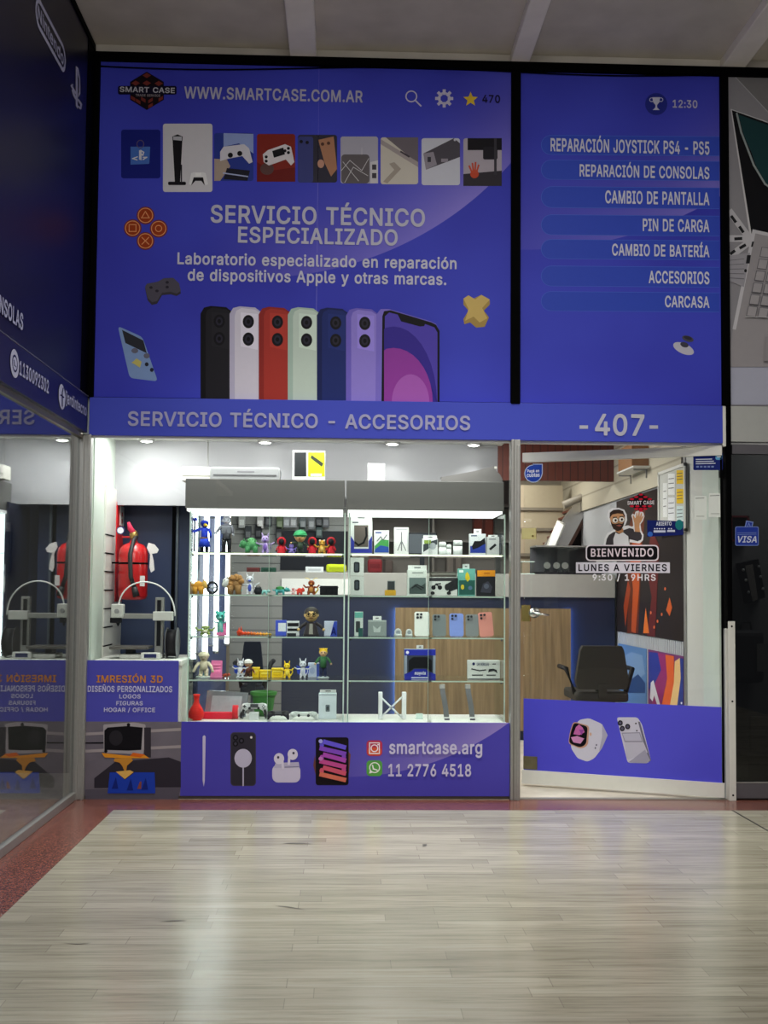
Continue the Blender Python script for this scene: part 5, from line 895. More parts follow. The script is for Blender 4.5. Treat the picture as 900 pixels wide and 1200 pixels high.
def puck(px, py0, pw, label):
    Y = .36; zb = SH[0]+.0006; p = at(px, py0, Y); r = (at(px+pw/2, 640, Y).x-p.x); h = p.z-zb
    t = thing('earbud_case', label, 'case', (p.x, Y, zb), 'white cases in the right cabinet'); mt = M('gloss_white_plastic', (226, 230, 228), .2)
    b = MB(); b.lathe((p.x, Y, zb), [(r*.8, 0), (r, .006), (r, h*.6)], mt, 24); b.build('body', t)
    b = MB(); b.lathe((p.x, Y, zb+h*.62), [(r, 0), (r, h*.26), (r*.85, h*.36), (.001, h*.38)], mt, 24); b.build('lid', t)
puck(518.5, 635, 9, 'leftmost round white case, next to the earphone carton')
puck(526, 638, 6, 'shortest and middle round white case on the top shelf')
puck(536.5, 633, 11, 'widest round white case on the top shelf')
carton('white and blue carton with a black device, top shelf', 550.5, 625.5, 569.5, 0, (216, 220, 222), [('p', [(551, 648), (551, 640), (569, 636), (569, 648)], (44, 62, 150)), ('p', [(553, 640), (556, 634), (563, 634), (568, 630), (569, 637), (560, 642), (554, 644)], (28, 28, 32)), ('r', 552, 627, 559, 628.6, (100, 110, 130))], D=.055, tab=(555, 620, 564, 0))
carton('pale grey carton with a black stylus picture, right end of top shelf', 570.5, 629, 585, 0, (206, 208, 208), [('p', [(573, 643), (580, 637), (582, 639), (575, 645)], (32, 33, 36)), ('r', 573, 631, 581, 632.6, (140, 142, 146))], D=.05, tab=(572, 627, 583, 0))
zs = SH[1]; zmid = at(418, 675, .34).z
carton('white watch carton at the bottom of its stack of two', 410.5, 675.5, 426.5, 1, (220, 222, 218), [('r', 415, 679.5, 421.5, 692, (40, 42, 46), 2), ('r', 416.5, 681.5, 420, 690, (70, 76, 84), 1)], D=.06)
carton('white watch carton on top of its stack of two', 410.5, 653.5, 426.5, 1, (220, 222, 218), [('r', 414.5, 658.5, 421.5, 671, (40, 42, 46), 2), ('r', 416, 660.5, 420, 669, (70, 76, 84), 1)], D=.06, z0=zmid)
def amber():
    Y = .34; t = thing('phone_stand_sample', 'small amber block holding a grey slab on the second shelf', 'sample', at(457.5, 697, Y)); ORG[t].z = SH[1]; t.location = ORG[t]
    b = MB(); b.box(*pbox(451, 691.5, 464, Y, .035, SH[1]+.0006), C((206, 160, 52)), .002); b.build('block', t)
    b = MB(); p0, p1 = at(454, 680.5, Y), at(463, 692, Y); b.box(p0.x, p1.x, Y+.008, Y+.02, p1.z, p0.z, C((110, 116, 116)), .003); b.box(p0.x+.004, p1.x-.004, Y+.0065, Y+.008, p1.z+.004, p0.z-.006, C((60, 64, 66))); b.build('slab', t)
amber()
carton('white carton picturing a drone over hills, second shelf', 477.5, 668, 500.5, 1, (216, 222, 216), [('r', 479.5, 677, 499, 696, (110, 126, 124)), ('p', [(479.5, 690), (487, 684), (493, 687), (499, 683), (499, 696), (479.5, 696)], (70, 82, 80)), ('s', [(483, 689), (489, 685), (496, 689)], 1.2, (34, 36, 38)), ('s', [(486, 686), (494, 691)], 1, (34, 36, 38)), ('r', 483, 670.5, 496, 672, (150, 158, 154))], D=.06, tab=(478, 662.5, 500, 0))
carton('wide white and black carton picturing a motorbike, second shelf', 502.5, 676.5, 536, 1, (214, 216, 212), [('r', 503, 677, 535.5, 681, (60, 60, 62)), ('p', [(536, 677), (524, 684), (526, 694), (536, 690)], (40, 41, 44)), ('e', 508, 688.5, 2.6, 2.6, (30, 30, 32)), ('e', 515.5, 688.5, 2.6, 2.6, (30, 30, 32)), ('s', [(508, 688), (511, 684.5), (515, 688)], 1.4, (44, 44, 48)), ('s', [(511, 684.5), (516, 684)], 1.4, (44, 44, 48)), ('e', 524, 688, 3, 4, (44, 44, 46)), ('e', 507, 695, 2.5, 2, (44, 44, 46)), ('e', 526, 695, 2.5, 2, (44, 44, 46))], D=.06)
carton('dark carton lying behind the motorbike carton, second shelf', 504, 670, 535, 1, (104, 98, 92), [('r', 505, 672, 534, 673.5, (160, 156, 148))], Y=.44, D=.05)
carton('teal and dark carton with a yellow toy picture, second shelf', 537, 666.5, 557, 1, (110, 178, 166), [('r', 538, 680, 556.5, 697, (44, 92, 84)), ('p', [(545, 678), (545.5, 673), (547.5, 670), (549.5, 673), (551, 678), (548, 682)], (220, 198, 50)), ('e', 542, 688, 2, 3, (210, 190, 60)), ('e', 551, 689, 2.4, 2.4, (90, 120, 150)), ('r', 538, 668, 543, 671, (230, 240, 236))], D=.055, tab=(542, 661, 550, 0))
carton('black carton with an orange top, right end of second shelf', 559, 668, 580.5, 1, (38, 38, 42), [('r', 559.3, 668.3, 580.2, 675.5, (232, 150, 40)), ('p', [(563, 694), (566, 684), (572, 681), (577, 688), (575, 695)], (66, 66, 78)), ('e', 570, 687, 3, 3, (96, 100, 116)), ('r', 567, 671, 574, 672.5, (190, 110, 30))], D=.055)
carton('slim white carton with a teal edge, left end of third shelf', 415.5, 717, 425.5, 2, (214, 222, 218), [('r', 415.8, 717.3, 425.2, 724, (108, 178, 166)), ('r', 417, 728, 422, 741, (60, 64, 66), 1), ('r', 420, 736, 425.2, 747, (44, 88, 84))], D=.05)
carton('squarish grey carton with a pale emblem, third shelf', 431.5, 727, 453, 2, (146, 156, 154), [('p', [(438, 741), (437, 733), (442, 737), (446.5, 733), (445.5, 741)], (196, 204, 202)), ('r', 432, 727.2, 452.6, 729, (168, 178, 176))], D=.05, tab=(437, 722, 447, 0))
def cup(px, pw, label):
    Y = .33; zb = SH[2]+.0006; p = at(px, 739, Y); r = at(px+pw/2, 739, Y).x-p.x; t = thing('white_dock', label, 'charger', (p.x, Y+.02, zb), 'white charging docks')
    mt = M('gloss_white_plastic', (226, 230, 228), .2); b = MB(); b.lathe((p.x, Y+.02, zb), [(r, 0), (r*.95, .012), (r*.6, .026), (.001, .03)], mt, 20); b.build('base', t)
    b = MB(); b.cone((p.x, Y, zb+.024), (p.x, Y+.012, zb+.026), r*.85, r*.85, mt, 22); b.cone((p.x, Y-.002, zb+.024), (p.x, Y, zb+.024), r*.5, r*.5, C((150, 160, 166)), 20); b.build('disc', t)
cup(466.5, 10, 'white dock beside the grey carton'); cup(479.5, 9, 'white dock beside the white phone case')
def phone_case(px0, px1, py0, col, label, lean=0):
    Y = .34; zb = SH[2]+.0006; p0, p1 = at(px0, py0, Y), at(px1, py0, Y); wd = p1.x-p0.x; h = p0.z-zb; cx = (p0.x+p1.x)/2
    t = thing('phone_case', label, 'phone case', (cx, Y+.02, zb), 'phone cases on the third shelf')
    R = Matrix.Rotation(math.radians(-9), 4, 'X') @ Matrix.Rotation(math.radians(lean), 4, 'Y'); o = Vector((cx, Y, zb+.002))
    tr = lambda x, y, z: o + R @ Vector((x, y, z))
    def plate(x0, x1, z0, z1, r, y0, y1, m, mb):
        pts = []
        for (ax, az, a0) in ((x1-r, z0+r, -1), (x1-r, z1-r, 0), (x0+r, z1-r, 1), (x0+r, z0+r, 2)):
            for k in range(6): an = (a0+k/5)*PI/2; pts.append(tr(ax+r*math.cos(an), y0, az+r*math.sin(an)))
        mb.prism(pts, R @ Vector((0, y1-y0, 0)), m)
    b = MB(); plate(-wd/2, wd/2, 0, h, .012, 0, .009, C(col, .35), b); b.build('shell', t)
    b = MB(); e = tuple(max(0, int(v*.86)) for v in col); plate(-wd*.40, wd*.06, h*.70, h*.95, .008, -.002, 0, C(e, .35), b); b.build('camera_frame', t)
    b = MB()
    for (x, z) in ((-.29, .89), (-.05, .89), (-.29, .76), (-.08, .77))[:3 if col != (236, 238, 232) else 4]:
        c = tr(wd*x, -.004, h*z); b.cone(c, c+R @ Vector((0, .004, 0)), wd*.085, wd*.085, C((40, 42, 48)), 14)
    b.build('lens_opening', t)
    b = MB(); q = tr(0, .012, h*.5); b.prism([tr(-.012, .010, 0), tr(.012, .010, 0), tr(.012, .010, h*.6), tr(-.012, .010, h*.6)], R @ Vector((0, .002, 0)), C((230, 232, 232))); b.build('display_stand', t)
phone_case(486, 503.5, 717, (236, 238, 232), 'white phone case, leftmost and tallest of the row')
phone_case(507, 523, 720, (122, 130, 132), 'grey phone case between the white and lavender ones')
phone_case(527, 543.5, 719, (132, 152, 222), 'lavender blue phone case')
phone_case(546, 561, 720, (132, 136, 138), 'grey phone case between the lavender and pink ones')
phone_case(562.5, 579, 717.5, (226, 148, 136), 'pink phone case leaning a little at the right end of the row', -4)
carton('blue and clear carton holding a black gamepad, fourth shelf', 474, 761, 510.5, 3, (150, 160, 176), [('r', 474, 761, 510.5, 768, (40, 48, 158)), ('r', 477, 768, 507.5, 790, (58, 64, 76)), ('p', [(479, 774), (484, 770), (501, 770), (506, 774), (506, 788), (500, 783), (485, 783), (479, 788)], (22, 23, 27)), ('p', [(474, 797), (474, 790), (482, 787), (485, 784), (499, 784), (502, 787), (510.5, 790), (510.5, 797)], (38, 46, 160)), ('e', 477.5, 764.5, 1.8, 1.8, (230, 232, 240)), ('r', 482, 793.5, 502, 794.8, (210, 214, 236))], D=.07, tab=(488, 756, 496, 0), texts=[('noyvix', (486, 786.6, 499, 791.6), (240, 240, 250))])
carton('white carton with a dark gamepad drawing, right end of fourth shelf', 548.5, 774, 586, 3, (220, 222, 218), [('s', [(553, 784), (562, 786), (569, 785)], 1.4, (60, 60, 66)), ('p', [(572, 788), (573, 784), (578, 783.5), (582, 785), (583, 789), (579, 786.5), (575, 787)], (50, 50, 54)), ('e', 555, 778, 1.6, 1.8, (40, 46, 90)), ('r', 553, 790.5, 566, 791.8, (50, 50, 56)), ('r', 570, 790.5, 581, 791.8, (50, 50, 56)), ('r', 577, 777.5, 581, 778.7, (90, 90, 96)), ('r', 548.8, 795.2, 585.8, 796.6, (50, 54, 70))], D=.05, texts=[('CAR WIRELESS', (558.5, 776.5, 573, 780), (40, 46, 90))])
def xstand():
    Y = .34; zb = ZBASE+.0006; P = lambda x, y: at(x, y, Y); mt = M('white_alloy', (222, 224, 226), .3)
    t = thing('folding_laptop_stand', 'white X shaped folding stand at the bottom of the right cabinet', 'stand', (P(460, 845).x, Y, zb))
    for (x0, x1) in ((443.5, 448), (471, 476)):
        b = MB(); a0, a1 = P(x0, 811), P(x1, 845); b.box(a0.x, a1.x, Y-.012, Y+.03, zb, a0.z, mt, .004); b.build('upright', t)
    z1, z0 = P(460, 817).z, zb+.008; xa, xb = P(447, 720).x, P(472, 720).x
    for q in (((xa, Y+.005, z1), (xb, Y+.005, z0)), ((xb, Y+.016, z1), (xa, Y+.016, z0))): b = MB(); b.cone(*q, .0055, .0055, mt, 10); b.build('cross_bar', t)
    b = MB(); c = Vector(((xa+xb)/2, Y-.002, (z0+z1)/2)); b.cone(c, c+Vector((0, .022, 0)), .009, .009, ALU, 14); b.build('pivot', t)
xstand()
def strap(px, label):
    Y = .32; zb = ZBASE+.0006; P = lambda x, y, d=0: at(x, y, Y+d); G = M('grey_nylon_band', (96, 98, 102), .6, var=.15, scale=200)
    t = thing('watch_strap', label, 'watch strap', (P(px+1, 845).x, Y, zb), 'grey watch straps')
    b = MB(); pts = [(px-4, 804), (px-3, 812), (px-1, 822), (px+.5, 832), (px+1.5, 842)]
    for (xa, ya), (xb, yb) in zip(pts, pts[1:]): b.prism([P(xa-3, ya, .0), P(xa+3, ya), P(xb+3, yb), P(xb-3, yb)], (0, .006, 0), G)
    b.build('band', t)
    b = MB(); a, c = P(px-7, 802), P(px-.8, 807); b.box(a.x, c.x, Y-.006, Y+.012, c.z, a.z, ALU, .002); b.build('buckle', t)
    b = MB(); a, c = P(px-1.5, 840), P(px+4.6, 845); b.box(a.x, c.x, Y-.012, Y+.02, zb, a.z, C((222, 222, 222)), .002); b.box(a.x, c.x, Y-.0135, Y-.012, zb, zb+.008, C((50, 44, 64))); b.build('stand_foot', t)
strap(522, 'grey watch strap on a stand, nearer the folding stand'); strap(552, 'grey watch strap on a stand, nearer the right end of the cabinet')
def clear_block():
    Y = .34; t = thing('clear_stand', 'small empty clear acrylic stand at the bottom of the right cabinet', 'stand', (at(491, 845, Y).x, Y, ZBASE)); G = M('acrylic', (208, 226, 220), .15)
    b = MB(); b.box(*pbox(487, 843.5, 496, Y, .05, ZBASE+.0006), G, .001); b.build('foot', t); b = MB(); x0, x1, y0, y1, z0, z1 = pbox(487.5, 836, 495.5, Y+.03, .004, ZBASE+.002); b.box(x0, x1, y0, y1, z0, z1, G, .001); b.build('back_plate', t)
clear_block()

# ---- left cabinet: toy figures (plain generic figures)
GF = 'toy figures in the left cabinet'
def setup(px, shelf, py, Y=YI):
    zb = (SH[shelf] if shelf < 4 else ZBASE)+.0006; p = at(px, py, Y); return p.x, Y, zb, p.z-zb
def human_fig(px, shelf, py, label, skin, top, legs, hair, arms=0.5, base=None, robe=None, wide=1.0, headr=.17, extra=None, hat=None):
    """a plain standing figurine: body, head, hair, arms, base"""
    x, Y, z, H = setup(px, shelf, py); t = thing('toy_figure', label, 'toy figure', (x, Y, z), GF)
    zb = z
    if base:
        b = MB(); b.lathe((x, Y, z), [(H*.20*wide, 0), (H*.20*wide, H*.03), (H*.18*wide, H*.045)], C(base), 20); b.build('stand', t); zb = z+H*.045
    h = H-(zb-z); hr = h*headr; neck = zb+h-2*hr
    b = MB(); T, L = C(top), C(legs); w = h*.13*wide; hip = zb+(neck-zb)*.5
    if robe:
        b.lathe((x, Y, zb), [(w*1.7, 0), (w*1.55, (neck-zb)*.15), (w*1.2, (neck-zb)*.6), (w*.9, (neck-zb)*.9), (w*.4, neck-zb)], C(robe), 18)
    else:
        for s in (-1, 1):
            b.cone((x+s*w*.62, Y, zb), (x+s*w*.5, Y, hip), w*.38, w*.55, L, 12); b.ball((x+s*w*.64, Y-w*.35, zb+w*.25), (w*.42, w*.75, w*.28), L)
        b.cone((x, Y, hip-w*.2), (x, Y, neck), w*.92, w*.75, T, 16); b.ball((x, Y, neck-w*.15), (w*.95, w*.6, w*.4), T)
    b.build('body', t)
    b = MB()
    for s in (-1, 1):
        sh = Vector((x+s*w*.9, Y, neck-w*.2)); an = (arms if not hasattr(arms, '__len__') else arms[0 if s < 0 else 1])
        el = sh+Vector((s*math.sin(an+.3)*w*1.1, -w*.3, -math.cos(an+.3)*w*1.1)); ha = el+Vector((s*math.sin(an)*w, -w*.6, -math.cos(an)*w*1.0))
        b.tube([sh, el, ha], [w*.36, w*.32, w*.26], C(robe or top), 10); b.ball(ha, w*.3, C(skin))
    b.build('arms', t)
    b = MB(); b.ball((x, Y, neck+hr), (hr*.92, hr*.92, hr), C(skin), seg=18); b.ball((x, Y-hr*.93, neck+hr*.85), (hr*.12, hr*.16, hr*.12), C(skin))
    for s in (-1, 1): b.ball((x+s*hr*.36, Y-hr*.82, neck+hr*1.08), (hr*.15, hr*.1, hr*.18), C((24, 24, 28))); b.ball((x+s*hr*.9, Y, neck+hr*.95), (hr*.14, hr*.2, hr*.24), C(skin))
    b.box(x-hr*.25, x+hr*.25, Y-hr*.9, Y-hr*.8, neck+hr*.5, neck+hr*.58, C((110, 50, 44))); hd = b.build('head', t)
    if hair:
        b = MB(); b.ball((x, Y+hr*.15, neck+hr*1.25), (hr*1.02, hr*1.0, hr*.85), C(hair), seg=16)
        for k in range(5 if 'spiky' in label else 0): a = -1.0+k*.5; b.cone((x+math.sin(a)*hr*.6, Y-hr*.3, neck+hr*1.7), (x+math.sin(a)*hr*1.2, Y-hr*.35, neck+hr*(2.0+.2*math.cos(a))), hr*.32, hr*.04, C(hair), 8)
        b.build('hair', hd)
    if hat:
        b = MB(); b.ball((x, Y, neck+hr*1.35), (hr*1.12, hr*1.1, hr*.8), C(hat), seg=16); b.lathe((x, Y, neck+hr*1.2), [(hr*1.15, 0), (hr*1.28, hr*.06), (hr*1.15, hr*.14)], C(hat), 18); b.build('cap', hd)
    if extra: extra(t, x, Y, zb, h, w, neck, hr)
    return t
def creature_fig(px, shelf, py, label, col, belly, wide=1.0, ears='pointed', tail=True, arms=.9, base=None, earcol=None, wings=None):
    """a plain upright toy animal: body with limbs, head, ears, tail"""
    x, Y, z, H = setup(px, shelf, py); t = thing('toy_animal', label, 'toy figure', (x, Y, z), GF); m, mb_ = C(col), C(belly); w = H*.2*wide
    if base: b = MB(); b.lathe((x, Y, z), [(w*1.3, 0), (w*1.3, H*.03)], C(base), 18); b.build('stand', t); z += H*.03; H *= .97
    b = MB(); b.ball((x, Y, z+H*.33), (w*.85, w*.75, H*.23), m, seg=16); b.ball((x, Y-w*.35, z+H*.31), (w*.6, w*.5, H*.18), mb_, seg=14)
    for s in (-1, 1):
        b.ball((x+s*w*.6, Y, z+H*.15), (w*.42, w*.5, H*.13), m); b.ball((x+s*w*.7, Y-w*.4, z+H*.035), (w*.36, w*.6, H*.035), m)
    b.build('body', t)
    b = MB()
    for s in (-1, 1): sh = Vector((x+s*w*.7, Y-w*.1, z+H*.46)); b.tube([sh, sh+Vector((s*w*.7*arms, -w*.3, -w*.1)), sh+Vector((s*w*1.2*arms, -w*.5, w*.35))], [w*.26, w*.22, w*.16], m, 10); b.ball(sh+Vector((s*w*1.25*arms, -w*.52, w*.4)), w*.2, m)
    b.build('arms', t)
    hz = z+H*.68; hr = H*.17
    b = MB(); b.ball((x, Y, hz), (hr*1.05*max(1, wide*.9), hr, hr), m, seg=18); b.ball((x, Y-hr*.85, hz-hr*.3), (hr*.4, hr*.35, hr*.28), mb_)
    for s in (-1, 1): b.ball((x+s*hr*.42, Y-hr*.82, hz+hr*.15), (hr*.17, hr*.12, hr*.22), C((22, 22, 26)))
    hd = b.build('head', t); b = MB(); ec = C(earcol or col); top = z+H
    for s in (-1, 1):
        if ears == 'pointed': b.cone((x+s*hr*.6, Y, hz+hr*.6), (x+s*hr*.95, Y, top), hr*.36, hr*.04, ec, 10)
        elif ears == 'wide': b.cone((x+s*hr*.8, Y, hz+hr*.1), (x+s*hr*2.3, Y, hz+hr*.5), hr*.4, hr*.04, ec, 10)
        elif ears == 'antenna': b.tube([(x+s*hr*.3, Y, hz+hr*.8), (x+s*hr*1.0, Y, hz+hr*1.6), (x+s*hr*2.1, Y, top)], [hr*.12]*3, ec, 6)
        else: b.ball((x+s*hr*.75, Y, hz+hr*.85), hr*.36, ec)
    b.build('ears', hd)
    if tail: b = MB(); b.tube([(x, Y+w*.6, z+H*.15), (x+w*1.0, Y+w*.9, z+H*.12), (x+w*1.6, Y+w*.8, z+H*.3), (x+w*1.5, Y+w*.7, z+H*.48)], [w*.28, w*.24, w*.18, w*.1], ec, 10); b.build('tail', t)
    if wings:
        b = MB()
        for s in (-1, 1): b.prism([(x+s*w*.3, Y+w*.7, z+H*.5), (x+s*w*2.2, Y+w*.8, z+H*.62), (x+s*w*1.9, Y+w*.8, z+H*.22), (x+s*w*.8, Y+w*.75, z+H*.1)], (0, .006, 0), C(wings))
        b.build('wings', t)
    return t
def quad_fig(px0, px1, shelf, py, label, col, head=None, side=1, shell=None, spikes=None, fluffy=False):
    """a plain four legged toy animal"""
    px = (px0+px1)/2; x, Y, z, H = setup(px, shelf, py); L = at(px1, py, Y).x-at(px0, py, Y).x; t = thing('toy_animal', label, 'toy figure', (x, Y, z), GF); m = C(col)
    b = MB(); bx = x-side*L*.08; b.ball((bx, Y, z+H*.5), (L*.32, L*.22, H*.3), m, seg=16)
    for sx in (-1, 1):
        for sy in (-1, 1): b.cone((bx+sx*L*.2, Y+sy*L*.14, z), (bx+sx*L*.18, Y+sy*L*.12, z+H*.45), H*.13, H*.17, m, 12)
    b.tube([(bx-side*L*.28, Y, z+H*.55), (bx-side*L*.40, Y, z+H*.5), (bx-side*L*.46, Y, z+H*.65)], [H*.1, H*.08, H*.03], m, 8); b.build('body', t)
    b = MB(); hx = x+side*L*.32; hm = C(head or col); b.ball((hx, Y-.004, z+H*.58), (L*.18, L*.17, H*.26), hm, seg=16); b.ball((hx+side*L*.12, Y-L*.05, z+H*.48), (L*.09, L*.1, H*.12), hm)
    for s in (-1, 1): b.ball((hx+side*L*.06, Y+s*L*.11-L*.04, z+H*.68), (L*.03, L*.03, H*.06), C((22, 22, 26))); b.cone((hx-side*L*.03, Y+s*L*.1, z+H*.75), (hx-side*L*.05, Y+s*L*.13, z+H*.95), L*.04, L*.008, hm, 8)
    b.build('head', t)
    if shell:
        b = MB(); r2 = random.Random(px0)
        if fluffy:
            for k in range(26): b.ball((bx+r2.uniform(-.34, .34)*L, Y+r2.uniform(-.2, .2)*L, z+H*r2.uniform(.5, .86)), H*r2.uniform(.12, .17), C(shell), seg=8)
            b.build('fleece', t)
        else:
            b.ball((bx, Y, z+H*.66), (L*.27, L*.21, H*.34), C(shell), seg=14)
            for k in range(4): b.ball((bx-L*.18+k*L*.12, Y-L*.12, z+H*.82), (L*.06, L*.06, H*.1), C(tuple(int(v*.75) for v in shell)), seg=8)
            b.build('shell', t)
    return t
def beak_staff(t, x, Y, z, h, w, neck, hr):
    b = MB(); b.cone((x+hr*.2, Y-hr*.8, neck+hr*.8), (x+hr*.9, Y-hr*1.5, neck+hr*.6), hr*.5, hr*.12, C((232, 190, 50)), 12); b.build('beak', t)
    b = MB(); sx = x-w*2.4; b.cone((sx, Y-.01, z), (sx, Y-.01, z+h*1.04), .005, .005, C((44, 40, 60)), 8); b.prism([(sx-.012, Y-.012, z+h*.95), (sx+.016, Y-.012, z+h*1.0), (sx+.010, Y-.012, z+h*1.10), (sx-.006, Y-.012, z+h*1.06)], (0, .004, 0), C((40, 52, 170))); b.build('staff', t)
    b = MB(); b.lathe((x, Y, z+h*.16), [(w*1.5, 0), (w*1.0, h*.26)], C((40, 66, 190)), 16); b.lathe((x, Y, z+h*.42), [(w*1.02, 0), (w*1.02, h*.04)], C((150, 110, 60)), 16); b.build('tunic', t)
human_fig(240, 0, 610, 'blue robed figure holding a tall staff, left end of top shelf', (30, 44, 130), (36, 58, 180), (34, 34, 40), None, (.9, .2), (40, 44, 60), extra=beak_staff, headr=.12, hat=(30, 50, 160))
def armour(t, x, Y, z, h, w, neck, hr):
    b = MB(); b.box(x-w*1.1, x+w*1.1, Y-w*.8, Y-w*.4, neck-w*2.0, neck-w*.3, M('steel_toy', (130, 132, 140), .3, .8), .004); b.cone((x-hr*.5, Y, neck+hr*1.6), (x-hr*.7, Y, neck+hr*2.5), hr*.2, .001, ALU, 8); b.cone((x+hr*.5, Y, neck+hr*1.6), (x+hr*.4, Y, neck+hr*2.6), hr*.2, .001, ALU, 8); b.build('breastplate', t)
human_fig(266, 0, 605, 'tall silver and black armoured figure on a dark base, top shelf', (150, 152, 160), (92, 92, 100), (34, 34, 38), (110, 112, 120), (.5, .1), (36, 36, 40), extra=armour, headr=.12)
quad_fig(281, 305, 0, 630, 'bulky green four legged toy on the top shelf', (70, 130, 84), side=-1, shell=(96, 160, 104))
creature_fig(311, 0, 624, 'slender pale purple long armed figure on the top shelf', (176, 156, 206), (118, 88, 168), .8, 'pointed', arms=1.5, tail=True)
def hood(t, x, Y, z, h, w, neck, hr):
    b = MB(); b.ball((x, Y+hr*.1, neck+hr*1.0), (hr*1.15, hr*1.1, hr*1.2), C((176, 30, 40)), seg=16); b.ball((x, Y-hr*.6, neck+hr*.95), (hr*.75, hr*.55, hr*.85), C((24, 22, 26)), seg=14); b.build('hood', t)
human_fig(330, 0, 630, 'red hooded figure on the top shelf, left of the small purple creature', (30, 28, 30), (178, 30, 42), (178, 30, 42), None, .3, robe=(184, 32, 44), extra=hood, headr=.24, wide=1.3)
creature_fig(341.5, 0, 636, 'small purple creature between a red hooded figure and the green capped one', (126, 108, 186), (150, 132, 200), 1.2, 'round')
human_fig(352, 0, 622, 'figure with a green cap and tan face spreading its arms, top shelf', (204, 160, 110), (60, 74, 60), (50, 52, 50), None, (1.4, .8), hat=(60, 150, 96), headr=.25)
human_fig(366, 0, 630, 'red hooded figure between the green capped figure and the yellow bear', (30, 28, 30), (178, 30, 42), (178, 30, 42), None, .3, robe=(184, 32, 44), extra=hood, headr=.24, wide=1.2)
creature_fig(377.5, 0, 630, 'amber bear with round ears between two red hooded figures', (196, 148, 56), (216, 176, 96), 1.2, 'round', tail=False, earcol=(226, 220, 210))
human_fig(388, 0, 630, 'red hooded figure at the right end of the top shelf', (30, 28, 30), (178, 30, 42), (178, 30, 42), None, .3, robe=(184, 32, 44), extra=hood, headr=.24, wide=1.2)
# second shelf
quad_fig(225, 243, 1, 677, 'orange and yellow four legged toy, left end of second shelf', (214, 152, 60), (226, 180, 96), side=1)
def ringtoy():
    x, Y, z, H = setup(249, 1, 681); t = thing('toy_ring', 'small black ring shaped toy on the second shelf', 'toy', (x, Y, z), GF)
    b = MB(); n = 24; pts = [(x+H*.38*math.cos(2*PI*k/n), Y, z+H*.5+H*.4*math.sin(2*PI*k/n)) for k in range(n+1)]; b.tube(pts, H*.1, C((34, 34, 40)), 10); b.build('ring', t)
    b = MB(); b.ball((x, Y, z+H*.5), H*.16, C((186, 190, 200))); b.cone((x-H*.36, Y, z+H*.5), (x+H*.36, Y, z+H*.5), H*.05, H*.05, C((34, 34, 40)), 8); b.build('hub', t)
ringtoy()
quad_fig(261, 285, 1, 673, 'fluffy brown four legged toy with a white head, second shelf', (150, 112, 70), (226, 226, 226), side=-1, shell=(168, 122, 72), fluffy=True)
creature_fig(279.5, 1, 687, 'tiny teal creature in front of the fluffy brown toy', (70, 168, 160), (110, 196, 186), 1.2, 'round', tail=False)
creature_fig(293, 1, 671, 'white long armed creature with a blue belly, second shelf', (222, 222, 230), (76, 92, 190), .75, 'pointed', arms=1.7, earcol=(230, 230, 236))
def ball_toy():
    x, Y, z, H = setup(302.5, 1, 687); t = thing('toy_pot', 'black round pot shaped toy on the second shelf', 'toy', (x, Y, z), GF)
    b = MB(); b.lathe((x, Y, z), [(H*.3, 0), (H*.5, H*.25), (H*.52, H*.5), (H*.38, H*.78), (H*.42, H*.86), (H*.36, H*.9)], C((40, 42, 46)), 18); b.build('pot', t); b = MB(); b.tube([(x-H*.36, Y, z+H*.8), (x-H*.2, Y, z+H*1.0), (x+H*.2, Y, z+H*1.0), (x+H*.36, Y, z+H*.8)], H*.05, C((40, 42, 46)), 6); b.build('handle', t)
ball_toy()
quad_fig(305, 317, 1, 690, 'tiny pale teal four legged toy beside the black pot', (132, 190, 186), side=1)
quad_fig(320, 340, 1, 687, 'green and teal turtle like toy on the second shelf', (76, 160, 160), side=1, shell=(64, 138, 74))
creature_fig(343.5, 1, 688, 'small pink and white creature beside the green turtle like toy', (226, 140, 140), (240, 220, 220), 1.0, 'round', tail=False)
quad_fig(347, 357, 1, 687, 'small red four legged toy on the second shelf', (214, 70, 56), side=1)
creature_fig(365, 1, 677, 'brown creature with long yellow antennae, second shelf', (150, 74, 40), (204, 140, 70), 1.2, 'antenna', earcol=(226, 196, 60))
def black_tray():
    x, Y, z, H = setup(385.5, 1, 686.5); t = thing('desk_tray', 'black open tray at the right end of the second shelf', 'tray', (x, Y, z)); m = C((30, 30, 34)); w = at(396, 690, Y).x-x
    b = MB(); b.box(x-w, x+w, Y-.02, Y+.04, z, z+H*.15, m); b.box(x-w, x+w, Y-.02, Y-.014, z, z+H*.8, m); b.box(x-w, x+w, Y+.034, Y+.04, z, z+H, m)
    for s in (-w, -w*.33, w*.33, w-.005): b.box(x+s, x+s+.005, Y-.02, Y+.04, z, z+H*.9, m)
    b.build('tray', t); b = MB(); b.box(x-w*1.08, x+w*1.08, Y-.024, Y-.012, z+H*.76, z+H*.86, m, .001); b.build('rim', t)
black_tray()
